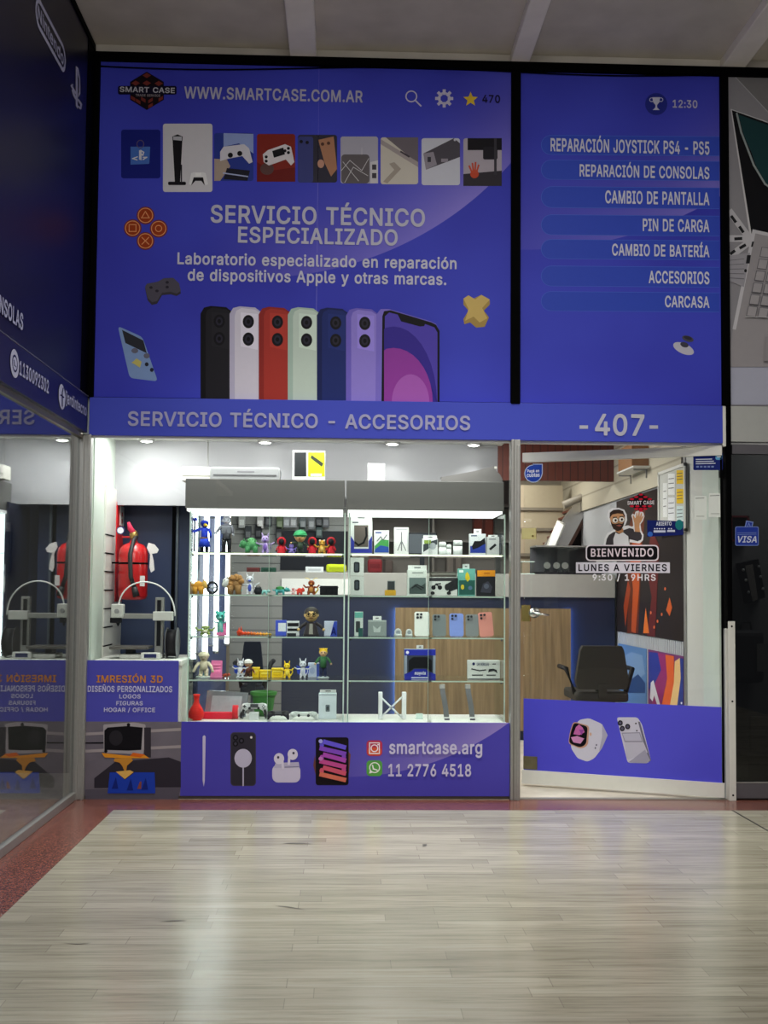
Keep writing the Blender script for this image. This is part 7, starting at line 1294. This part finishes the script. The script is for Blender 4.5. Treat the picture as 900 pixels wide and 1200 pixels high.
def colour_art(a):
    a.poly([(760.5, 808), (760.5, 764), (771, 765), (775, 785), (768, 800)], (50, 60, 150)); a.poly([(764, 826), (768, 800), (775, 785), (771, 765), (780, 767), (782, 795), (774, 830)], (150, 50, 110)); a.poly([(774, 834), (782, 795), (780, 767), (790, 769), (790, 800), (784, 834)], (222, 98, 50)); a.poly([(784, 834), (790, 800), (791, 775), (797, 771), (798, 795), (793, 834)], (230, 190, 130)); a.poly([(793, 834), (798, 795), (797, 771), (801, 772), (801, 834)], (52, 66, 140))
    a.poly([(763, 800), (766, 797), (774, 826), (771, 828), (767, 815), (765, 822), (762, 818)], (226, 222, 230)); a.ell(799, 824, 1, 1.4, (226, 222, 230), 8)
poster('colour_swirl_poster', 'bright poster of orange, blue and red swirls low on the right wall', 760, 762, 856, 802, 768, 872, (120, 60, 110), colour_art)
def pale_art(a): a.poly([(729, 770), (740, 764), (753, 768), (756, 790), (742, 800), (729, 792)], (120, 150, 190)); a.poly([(735, 800), (748, 790), (756, 800), (756, 812), (735, 812)], (44, 70, 120))
poster('pale_blue_poster', 'blue poster beside the office chair, next to the swirl poster', 725, 756, 835, 758, 758, 848, (92, 128, 176), pale_art)
def board():
    PB_ = Plane((XW-.031, 0, 0), (0, -1, 0), (0, 0, 1)); g_ = lambda x, y: (-PB_.ab(x, y)[0], PB_.ab(x, y)[1])
    y0, za = g_(772, 555); y1, zc = g_(803.5, 541); _, zb_ = g_(772, 628); zt = (za+zc)/2; t = thing('notice_board', 'white framed notice board with papers on the right wall', 'notice board', (XW-.03, (y0+y1)/2, zb_))
    b = MB(); b.box(XW-.03, XW-.022, y1, y0, zb_, zt, C((196, 196, 190))); b.build('backing', t); f = .02
    b = MB(); 
    for q in ((y1, y0, zt-f, zt), (y1, y0, zb_, zb_+f), (y0-f, y0, zb_, zt), (y1, y1+f, zb_, zt)): b.box(XW-.04, XW-.02, q[0], q[1], q[2], q[3], WPAINT)
    b.build('frame', t); P = Plane((XW-.031, 0, 0), (0, -1, 0), (0, 0, 1))
    for (xa, ya, xb, yb, c) in ((777, 566, 782, 606, (226, 226, 224)), (783, 555, 791, 580, (232, 232, 230)), (783, 583, 791, 610, (226, 226, 228)), (793, 551, 801, 567, (232, 190, 40)), (793, 573, 801, 590, (232, 190, 40)), (793, 593, 801, 612, (206, 222, 222))):
        a = Art(P, .001); a.rect(xa, ya, xb, yb, c)
        for k in range(3): yy = ya+(yb-ya)*(.25+.22*k); a.stroke([(xa+1, yy), (xb-1.5, yy-.6)], .9, (90, 90, 92))
        a.build('paper', t)
board()
b = MB(); y0, z0 = rpt(747, 553); y1, z1 = rpt(766, 534)
t = thing('cardboard_box', 'brown cardboard box high on a ledge above the dark poster', 'box', (XW-.16, (y0+y1)/2, z0)); x = XW-.30
b = MB(); b.box(XW-.15, XW-.022, 1.55, 1.95, z0, z0+.17, M('cardboard', (150, 108, 72), .8), .004); b.build('carton', t); b = MB(); b.box(XW-.15, XW-.022, 1.72, 1.77, z0+.17, z0+.172, C((176, 140, 96))); b.build('tape', t)
t = thing('wall_ledge', 'narrow white ledge under the cardboard box', 'shelf', (XW-.16, 1.9, z0-.03)); b = MB(); b.box(XW-.15, XW-.022, 1.5, 2.0, z0-.012, z0, WPAINT); b.build('board', t)
for y in (1.7, 2.15): b = MB(); b.box(XW-.12, XW-.02, y-.1, y-.09, z0-.024, z0-.012, ALU); b.box(XW-.030, XW-.02, y-.1, y-.09, z0-.08, z0-.012, ALU); b.build('bracket', t)
# brown slatted bulkhead
YB = 2.62
SLB = slats('brown_slats', (92, 40, 28), (46, 18, 12), 5, 0, .5)
b = MB(); b.box(-.9, at(721, 550, YB).x, YB, YB+.05, at(660, 563.5, YB).z, 2.56, SLB); struct(b, 'wall_slats', 'red brown slatted panel under the shop ceiling', 'wall')

def counter():
    Y = 2.56; z0, z1 = at(640, 700, Y).z, at(640, 673, Y).z; xl, xr = -.88, XW-.03
    t = thing('service_counter', 'long navy service counter with a lit oak front panel', 'counter', ((xl+xr)/2, Y+.3, 0))
    b = MB(); b.box(xl, xr, Y, Y+.5, .0, z0, NAVY); b.build('body', t)
    b = MB(); b.box(xl, xr, Y-.02, Y+.5, z0, z1, M('grey_laminate', (158, 156, 150), .45), .004); b.build('upper_band', t)
    xa, xb = at(463, 760, Y-.05).x, at(669, 760, Y-.05).x; zt = at(600, 713, Y-.05).z
    b = MB(); b.box(xa, xb, Y-.05, Y-.032, .08, zt, OAK); b.build('oak_panel', t)
    for x in (xa+.004, xb-.016): b = MB(); b.box(x, x+.012, Y-.032, Y-.012, .08, zt-.01, M('blue_led', (150, 195, 255), .3, emit=22)); b.build('edge_light', t)
    b = MB(); b.box(at(270, 700, Y).x, at(331, 700, Y).x, Y-.02, Y, .02, z0-.0, slats('grey_slats', (128, 128, 124), (96, 96, 94), 3.2, 2, .55)); b.build('slatted_panel', t)
    pa, pb = at(330, 678, Y-.03), at(412, 697, Y-.03); b = MB(); b.box(pa.x, pb.x, Y-.032, Y-.021, pb.z, pa.z, WPAINT, .002); b.build('white_front_panel', t)
    return z1
ZC1 = counter()
def ccarton(label, x0, y0, x1, y1, col, prints=(), Y=2.62): return carton(label, x0, y0, x1, 0, col, prints, Y=Y, D=.12, z0=ZC1, group='goods on the service counter')
Yc = 2.62
def on_counter(name, label, x0, y0, x1, col, soft=False, Y=2.60, base=None):
    p0, p1 = at(x0, y0, Y), at(x1, y0, Y); zb = base or ZC1; t = thing(name, label, name.split('_')[-1], ((p0.x+p1.x)/2, Y, zb), 'goods on the service counter'); b = MB(); b.box(p0.x, p1.x, Y, Y+.1, zb+.0006, p0.z, C(col), .02 if soft else .003, seg=3); b.build('body', t)
    b = MB(); w = p1.x-p0.x; b.box(p0.x+w*.15, p1.x-w*.15, Y-.003, Y, zb+(p0.z-zb)*.35, zb+(p0.z-zb)*.65, C(tuple(int(v*.85) for v in col))); b.build('label', t)
on_counter('storage_box', 'white storage box standing on the counter beside the lime bag', 358, 664, 379, (214, 218, 220)); on_counter('lime_bag', 'lime yellow bag on the counter, seen through the left cabinet', 382, 661, 406, (186, 200, 40), True)
on_counter('maroon_box', 'maroon box on the counter behind the white toy creature', 289, 665, 304, (104, 52, 50)); on_counter('green_box', 'dark green box on the counter beside the maroon one', 306, 665, 323, (40, 76, 62)); on_counter('dark_red_bag', 'dark red bag on the counter behind the watch cartons', 431, 655, 448, (110, 36, 40), True)
# display case with small things at the door end of the counter
t = thing('counter_glass_case', 'small glass case on the counter seen through the door', 'display case', (at(660, 672, 2.6).x, 2.75, ZC1)); x0, x1 = at(628, 660, 2.6).x, at(708, 660, 2.6).x; zt = at(660, 641, 2.6).z
b = MB(); b.box(x0, x1, 2.60, 2.90, ZC1+.0006, ZC1+.02, C((40, 40, 44))); b.build('base', t); b = MB(); b.box(x0, x1, 2.60, 2.605, ZC1+.02, zt, CLEAR); b.box(x0, x1, 2.60, 2.9, zt, zt+.012, ALU); b.build('glass', t); b = MB(); b.box(x0, x1, 2.895, 2.90, ZC1+.02, zt, C((88, 88, 92))); b.build('back', t)
for k, (px, lab) in enumerate(((641, 'first small silver watch in the counter case'), (652, 'second small silver watch in the counter case'), (662, 'third small silver watch in the counter case'))):
    p = at(px, 668, 2.7); q = thing('display_watch', lab, 'watch', (p.x, 2.7, ZC1+.02), 'watches in the counter case'); b = MB(); b.box(p.x-.02, p.x+.02, 2.69, 2.72, ZC1+.0206, ZC1+.07, C((40, 40, 44)), .004); b.build('band', q); b = MB(); b.cone((p.x, 2.688, ZC1+.075), (p.x, 2.70, ZC1+.075), .028, .028, ALU, 18); b.build('dial', q)
t = thing('glass_tumbler_rack', 'small green tinted glass shelf beside the door post, on the counter', 'shelf', (at(616, 672, 2.5).x, 2.62, ZC1)); b = MB(); x0, x1 = at(611, 660, 2.6).x, at(626, 660, 2.6).x; b.box(x0, x1, 2.58, 2.7, ZC1+.0006, ZC1+.006, EDGE); b.build('board', t); b = MB(); b.box(x0, x1, 2.58, 2.7, ZC1+.1, ZC1+.106, EDGE); b.build('board', t); b = MB(); b.box(x0, x0+.006, 2.58, 2.7, ZC1+.006, ZC1+.1, SHELFG); b.build('side', t); b = MB(); b.box(x1-.006, x1, 2.58, 2.7, ZC1+.006, ZC1+.1, SHELFG); b.build('side', t)
# monitor behind the right cabinet
t = thing('monitor', 'dark monitor standing on the counter behind the boxed accessories', 'monitor', (at(495, 672, 2.75).x, 2.8, ZC1)); p0, p1 = at(478, 624, 2.75), at(512, 650, 2.75); b = MB(); b.box(p0.x, p1.x, 2.75, 2.79, p1.z, p0.z, C((40, 42, 46)), .004); b.box(p0.x+.01, p1.x-.01, 2.747, 2.75, p1.z+.012, p0.z-.012, C((84, 90, 96))); b.build('screen', t); c = (p0.x+p1.x)/2; b = MB(); b.box(c-.02, c+.02, 2.77, 2.79, ZC1, p1.z, C((40, 42, 46))); b.box(c-.1, c+.1, 2.72, 2.84, ZC1+.0006, ZC1+.012, C((40, 42, 46))); b.build('stand', t)

# wall of hanging goods behind the left cabinet
SW_Y = 3.3
t = thing('pegboard_wall', 'grey slatted display board behind the counter', 'display board', (at(340, 640, SW_Y).x, SW_Y, 0)); p0, p1 = at(272, 600, SW_Y), at(408, 600, SW_Y)
b = MB(); b.box(p0.x, p1.x, SW_Y, SW_Y+.04, 0, 2.56, M('grey_slatwall', (150, 152, 150), .55)); b.build('board', t); b = MB()
for k in range(9): z = 1.35+.085*k; b.box(p0.x, p1.x, SW_Y-.002, SW_Y, z, z+.006, C((92, 94, 94)))
b.build('grooves', t); b = MB(); b.box(at(328, 700, SW_Y).x, p1.x, SW_Y-.006, SW_Y-.002, at(340, 668, SW_Y).z, at(340, 622, SW_Y).z, C((44, 46, 52))); b.build('dark_panel', t)
pk = [(283.5, 609, (196, 200, 200)), (291, 623, (70, 74, 78)), (305, 610, (206, 206, 206)), (303, 622, (40, 42, 46)), (315, 608, (76, 78, 84)), (328, 611, (96, 110, 84)), (336, 609, (150, 154, 160)), (344, 609, (158, 160, 164)), (355, 611, (110, 116, 120)), (365, 611, (126, 130, 134)), (374, 609, (60, 62, 66)), (382, 609, (96, 98, 104)), (327, 624, (56, 58, 60)), (354, 620, (66, 90, 76)), (374, 621, (70, 84, 84))]
place = ['far left of the upper row', 'hanging low beside the green toy', 'above the purple figure, upper row', 'hanging under the white pack above the purple figure', 'right of the pale pack above the purple figure', 'olive toned in the upper row', 'pale, first of the pale pair in the upper row', 'pale, second of the pale pair in the upper row', 'grey, right of the pale pair', 'grey, above the rightmost red figure', 'nearly black, upper row', 'rightmost of the upper row', 'dark, above the first red hooded figure', 'greenish, right above the green capped figure', 'dull green, above the amber bear']
for (px, py, c), pl in zip(pk, place):
    p = at(px, py, SW_Y-.04); t = thing('hanging_pack', 'small pack on the grey board, ' + pl, 'package', (p.x, SW_Y-.05, p.z-.07), 'packs on the display board'); b = MB(); b.box(p.x-.028, p.x+.028, SW_Y-.06, SW_Y-.03, p.z-.07, p.z+.05, C(c), .003); b.box(p.x-.02, p.x+.02, SW_Y-.0615, SW_Y-.06, p.z-.05, p.z+.0, C(tuple(min(255, v+50) for v in c))); b.build('card', t); b = MB(); b.box(p.x-.003, p.x+.003, SW_Y-.075, SW_Y, p.z+.05, p.z+.056, ALU); b.build('hook', t)
# back room features seen through the door and right cabinet
t = thing('dark_shelving', 'dark brown shelving behind the boxed accessories', 'shelving', (at(480, 640, 3.5).x, 3.5, 0)); p0, p1 = at(408, 640, 3.5), at(600, 640, 3.5); DB = M('dark_brown_board', (112, 106, 100), .6)
b = MB(); b.box(p0.x, p1.x, 3.56, 3.6, 0, 2.3, DB); b.build('back', t)
for z in (1.36, 1.66, 1.98, 2.29): b = MB(); b.box(p0.x, p1.x, 3.3, 3.56, z-.02, z, M('grey_board', (104, 100, 96), .6)); b.build('shelf', t)
for x in (p0.x, (p0.x+p1.x)/2, p1.x-.02): b = MB(); b.box(x, x+.02, 3.3, 3.56, 0, 2.3, DB); b.build('upright', t)
for k, (px, w_, h_, c, lab) in enumerate(((420, .12, .16, (120, 112, 104), 'tan bundle on the dark shelving, behind the tallest carton'), (450, .16, .12, (96, 84, 80), 'brown bundle on the dark shelving, behind the pen carton'), (532, .14, .18, (112, 104, 98), 'grey brown bundle on the dark shelving above the round cases'), (566, .18, .26, (96, 44, 34), 'reddish bundle on the dark shelving behind the stylus carton'))):
    p = at(px, 640, 3.4); t = thing('stored_bundle', lab, 'bundle', (p.x, 3.4, 1.36 if k != 3 else 1.66), 'bundles on the dark shelving'); zb = (1.36 if k != 3 else 1.66)+.0006; b = MB(); b.box(p.x-w_/2, p.x+w_/2, 3.35, 3.5, zb, zb+h_, C(c, .7), .02, seg=3); b.build('wrap', t); b = MB(); b.box(p.x-.012, p.x+.012, 3.346, 3.504, zb, zb+h_+.002, C(tuple(int(v*.7) for v in c))); b.build('tie', t)
def stairs():
    t = thing('mezzanine_stair', 'steep stair with a shiny metal side rising to the mezzanine', 'stairs', (at(665, 670, 3.9).x, 3.9, 0)); Y = 3.9; P = lambda x, y, d=0: at(x, y, Y+d)
    def down(pts): return [Vector((p.x, p.y, p.z)) for p in pts]
    SV = M('polished_steel', (186, 184, 182), .22, .75, var=.08)
    b = MB(); b.prism(down([P(631, 648), P(661, 648), P(692, 590), P(675, 588)]), (0, .05, 0), SV); b.build('side_panel', t)
    b = MB(); b.prism(down([P(659, 648, .02), P(665, 648, .02), P(697, 590, .02), P(692, 590, .02)]), (0, .04, 0), M('brown_stringer', (96, 62, 50), .5)); b.build('stringer', t)
    b = MB(); b.prism(down([P(665, 648, .1), P(692, 648, .1), P(692, 598, .1)]), (0, .03, 0), C((26, 20, 20))); b.build('under_stair_board', t)
    b = MB(); 
    for k in range(7): p = P(648+4.6*k, 642-7.4*k, .1); b.box(p.x-.08, p.x+.08, Y+.06, Y+.5, p.z-.02, p.z, DARKOAK)
    b.build('treads', t)
    b = MB(); b.box(P(692, 720).x, P(700, 720).x, Y+.1, Y+.17, 0, P(695, 585).z, M('oak_post', (134, 92, 54), .5)); b.build('post', t)
    b = MB(); b.tube([P(660, 592), P(722, 566)], .035, M('pale_beam', (150, 142, 128), .5), 8); b.build('handrail', t)
stairs()
t = thing('stair_glare', 'slanted glowing bar imitating a blurred reflection on the steel stair side', 'lamp', at(651, 629, 3.78), None); b = MB(); b.cone(at(645, 643, 3.78), at(657, 614, 3.78), .03, .03, M('glare_glow', (255, 252, 246), .3, emit=.8), 12); b.build('tube', t); b = MB(); b.cone(at(644, 645, 3.82), at(658, 612, 3.82), .045, .045, WPAINT, 8); b.build('glare_rim', t)  # no lamp here: glowing bar stands in for glare on the steel
b = MB(); Yr = 4.3; b.box(at(700, 700, Yr).x, at(722, 700, Yr).x, Yr, Yr+.05, 0, 2.5, DARKOAK); struct(b, 'wall_red_wood', 'red brown wooden panel beside the back stair', 'wall')
b = MB(); b.box(at(604, 700, 4.5).x, at(655, 700, 4.5).x, 4.3, 4.36, 1.2, 2.25, M('cream_cupboard', (176, 164, 140), .6)); 
for z in (1.55, 1.8, 2.0): b.box(at(604, 700, 4.5).x, at(655, 700, 4.5).x, 4.28, 4.3, z, z+.03, M('beige_rail', (128, 120, 106), .6))
struct(b, 'wall_cupboards', 'cream cupboard wall at the back left of the doorway view', 'wall')
def office_chair(px0, px1, py0, Y, label, col, top=.78):
    p0, p1 = at(px0, py0, Y), at(px1, py0, Y); cx = (p0.x+p1.x)/2; w = (p1.x-p0.x)/2; t = thing('office_chair', label, 'chair', (cx, Y, 0)); m = C(col, .6)
    b = MB(); zt = p0.z; zb = .52; out = [(-w*top, zt-.03), (-w*top*.9, zt), (w*top*.9, zt), (w*top, zt-.03), (w*1.0, zb+.06), (w*.9, zb), (-w*.9, zb), (-w*1.0, zb+.06)]; b.prism([(cx+a, Y, z) for a, z in out], (0, .06, 0), m); b.build('backrest', t)
    b = MB(); b.box(cx-w, cx+w, Y-.0, Y+.46, .43, .50, m, .02, seg=3); b.build('seat', t); b = MB(); b.cone((cx, Y+.23, .10), (cx, Y+.23, .43), .025, .025, ALU, 12); b.box(cx-.03, cx+.03, Y-.01, Y+.1, .46, .56, m); b.build('column', t)
    for k in range(5):
        a = 2*PI*k/5+.3; e = Vector((cx+.27*math.cos(a), Y+.23+.27*math.sin(a), .07)); b = MB(); b.tube([(cx, Y+.23, .11), e], [.025, .018], C((30, 30, 32)), 8); lg = b.build('leg', t); b = MB(); b.ball(e-Vector((0, 0, .04)), .03, C((24, 24, 26)), seg=10); b.build('caster', lg)
    for s in (-1, 1): b = MB(); b.tube([(cx+s*w*.95, Y+.08, .48), (cx+s*(w+.05), Y+.1, .66), (cx+s*(w+.05), Y+.36, .66)], .018, C((30, 30, 32)), 8); b.build('armrest', t)
office_chair(675, 737, 757, 1.35, 'dark grey office chair in front of the counter, seen through the door', (60, 58, 54), .82)
office_chair(282, 309, 752, 1.75, 'navy black office chair behind the toy shelves', (30, 34, 46), .75)

# ------------------------------------------------------------------ shop on the right
def right_shop():
    t = thing('laptop_sign', 'grey sign with open silver laptops at the right edge', 'sign', (3.2, .03, ZH1)); b = MB(); b.box(2.2798, 4.2, 0, .05, ZH1+.006, ZT, M('grey_vinyl_print', (134, 132, 138), .5, var=.05, scale=2)); b.build('sign_panel', t)
    q = lambda x, y: (820+x/2.725, 80+y/2.727)
    a = Art(FAC); a.poly([q(92, 30), q(92, 960), q(400, 960), q(400, 30)], (146, 144, 150)); a.poly([q(115, 30), q(400, 330), q(400, 30)], (126, 124, 126)); a.stroke([q(115, 30), q(218, 140), q(400, 320)], 1, (176, 174, 180)); a.poly([q(92, 955), q(92, 1075), q(400, 1075), q(400, 955)], (176, 178, 196))
    a.build('backdrop_print', t)
    a = Art(FAC, .002); a.poly([q(98, 130), q(160, 540), q(400, 560), q(400, 235)], (206, 204, 208)); a.poly([q(102, 134), q(165, 530), q(400, 548), q(400, 240)], (22, 22, 26)); a.poly([q(122, 148), q(140, 215), q(165, 270), q(180, 315), q(215, 375), q(260, 400), q(400, 470), q(400, 250), q(218, 182)], (30, 62, 66)); a.stroke([q(118, 146), q(132, 205), q(155, 265), q(172, 310), q(208, 370), q(260, 410)], 2.2, (150, 160, 160)); a.build('laptop_screen_picture', t)
    a = Art(FAC, .004); sv, dkk = (196, 194, 200), (40, 40, 44)
    for (A, B) in ((q(99, 464), q(155, 540)), (q(102, 545), q(160, 545)), (q(100, 599), q(165, 550))): a.stroke([A, B], 8, sv)
    for (A, B) in ((q(102, 476), q(112, 490)), (q(128, 510), q(136, 522)), (q(114, 546), q(130, 545)), (q(100, 592), q(108, 586)), (q(130, 574), q(142, 567))): a.stroke([A, B], 3.4, dkk)
    a.poly([q(92, 600), q(92, 680), q(140, 700), q(160, 590)], (160, 158, 166))
    for k in range(5): a.stroke([q(94, 615+14*k), q(140, 610+16*k)], .7, (110, 108, 116))
    a.build('folded_laptop_picture', t)
    a = Art(FAC, .006); a.poly([q(172, 522), q(100, 860), q(92, 900), q(92, 955), q(400, 955), q(400, 560)], (158, 154, 158)); a.stroke([q(172, 522), q(110, 830)], 4, (200, 198, 204)); a.stroke([q(180, 524), q(400, 572)], 4, (200, 198, 204)); a.poly([q(150, 598), q(162, 598), q(158, 625), q(146, 625)], dkk); a.ell(*q(145, 648), 1.6, 2, dkk); a.poly([q(166, 555), q(172, 555), q(168, 572), q(162, 572)], dkk)
    for r_ in range(6):
        for c_ in range(5):
            x, y = 196-9*r_+36*c_, 572+38*r_+4*c_; a.poly([q(x, y), q(x-7, y+32), q(x+24, y+35), q(x+31, y+3)], (112, 110, 116)); a.poly([q(x+2, y+2), q(x-4, y+30), q(x+22, y+33), q(x+28, y+5)], (166, 162, 166))
    a.stroke([q(142, 796), q(400, 806)], .8, (190, 188, 192)); a.poly([q(206, 860), q(200, 938), q(400, 942), q(400, 866)], (148, 144, 148)); a.build('keyboard_picture', t)
    b = MB(); b.box(2.2798, 4.2, -.02, .05, at(870, 518, 0).z, ZH1, M('pale_grey_fascia', (176, 178, 176), .45, var=.04)); struct(b, 'wall_right_fascia', 'pale grey fascia band under the laptop sign', 'wall')
    w = thing('window_3', 'dark glass front of the shop on the right', 'window', (3.2, .02, 0), kind='structure')
    b = MB(); b.box(2.292, 4.2, .01, .02, .02, 2.09, glass('tinted_glass', (170, 172, 174), 1.0, .03)); b.build('glass_pane', w)
    G = M('grey_frame', (104, 102, 108), .4, .3); b = MB(); b.box(2.292, 4.2, -.01, .04, at(870, 532, 0).z, at(870, 521, 0).z, G); b.box(2.292, 4.2, -.01, .04, 0.01, at(880, 917, 0).z, G, .003); b.box(2.292, 4.2, -.012, .0, at(880, 917.5, 0).z, at(880, 916, 0).z, ALU); b.build('window_frame', w)
    P = Plane((0, .0095, 0), (1, 0, 0), (0, 0, 1)); a = Art(P); lb, db = (120, 140, 206), (40, 62, 158)
    a.poly([(872, 620), (874.5, 610), (883, 611.5), (881, 621)], lb); a.poly([(873.5, 619), (875.5, 611.5), (881.5, 612.6), (880, 620)], db); a.rect(861.5, 617, 889, 639.5, lb, 2); a.rect(862.3, 617.8, 888.2, 638.7, db, 1.6); a.stroke([(876, 617), (877.5, 613), (879, 617)], .9, lb)
    for k in range(2): a.stroke([(864, 624.6+1.8*k), (886, 624.2+1.8*k)], .6, lb)
    s = a.build('card_sticker', w); lettering(s, P, 'VISA', (864.5, 628, 886.5, 636), (206, 212, 236), bold=.04, shear=.25, off=.003)
    b = MB(); b.box(2.32, 4.2, 1.0, 1.05, 0, 2.6, M('dark_display_wall', (96, 96, 94), .7)); struct(b, 'wall_right_shop', 'dark display wall inside the shop on the right', 'wall')
    b = MB(); b.box(2.30, 4.2, .05, 1.05, 2.5, 2.6, M('dark_soffit', (60, 58, 58), .7)); struct(b, 'ceiling_right_shop', 'dark ceiling inside the shop on the right', 'ceiling')
    k_ = .9; PP = lambda x, y: at(x, y, k_)
    t = thing('red_edged_frame', 'dark red edged screen in the right shop, behind the blue card sticker', 'frame', PP(866, 630)); b = MB(); p0, p1 = PP(858, 634), PP(880, 604); b.box(p0.x, p1.x, k_+.04, k_+.1, p0.z, p1.z, C((24, 22, 26))); b.build('screen', t); b = MB(); e = .012; RDm = C((112, 44, 48)); b.box(p0.x, p1.x, k_+.03, k_+.05, p1.z-e, p1.z, RDm); b.box(p1.x-e, p1.x, k_+.03, k_+.05, p0.z, p1.z, RDm); b.box(p0.x, p1.x, k_+.03, k_+.05, p0.z, p0.z+e, RDm); b.box(p0.x, p0.x+e, k_+.03, k_+.05, p0.z, p1.z, RDm); b.build('frame_edge', t)
    t = thing('black_strap_case', 'black studded case with a grey tag hanging in the right shop', 'case', PP(886, 710)); b = MB(); pts = [(868, 660), (889, 655), (897, 700), (878, 707)]; b.prism([PP(x, y) for x, y in pts], (0, .1, 0), C((20, 20, 24))); b.build('case', t); b = MB(); b.prism([Vector((p.x, p.y-.004, p.z)) for p in (PP(873, 663), PP(882, 661), PP(888, 702), PP(882, 705))], (0, .003, 0), C((104, 100, 94))); b.build('tag', t)
    b = MB()
    for (x, y) in ((871, 668), (874, 680), (877, 694), (889, 664), (891, 676), (894, 690)): p = PP(x, y); b.ball((p.x, p.y-.002, p.z), .011, ALU, seg=8)
    b.build('stud', t)
    t = thing('hanging_backpack', 'black backpack with a grey card hanging in the right shop', 'backpack', PP(872, 800)); b = MB(); p0, p1 = PP(856, 800), PP(893, 738); b.box(p0.x, p1.x, k_-.06, k_+.08, p0.z, p1.z, M('black_cloth'), .04, seg=3); b.build('bag', t); b = MB(); p0, p1 = PP(883, 786), PP(893, 754); b.box(p0.x, p1.x, k_-.07, k_-.062, p0.z, p1.z, C((110, 108, 102))); b.build('card', t); b = MB(); c = PP(874, 738); b.tube([c+Vector((-.04, 0, -.01)), c+Vector((-.03, 0, .05)), c+Vector((.03, 0, .05)), c+Vector((.04, 0, -.01))], .008, C((26, 26, 30)), 8); b.build('loop', t)
    t = thing('low_display_plinth', 'dark plinth with a grey upright card low in the right shop', 'plinth', PP(880, 930)); ORG[t].z = 0; t.location = ORG[t]; b = MB(); p = PP(858, 878); b.box(p.x, 4.1, .6, .99, 0.001, p.z, C((48, 47, 46))); b.build('plinth', t); b = MB(); p0, p1 = PP(874, 878), PP(886, 838); b.box(p0.x, p1.x, .8, .83, p.z, p1.z, C((104, 102, 96))); b.build('card', t)
right_shop()
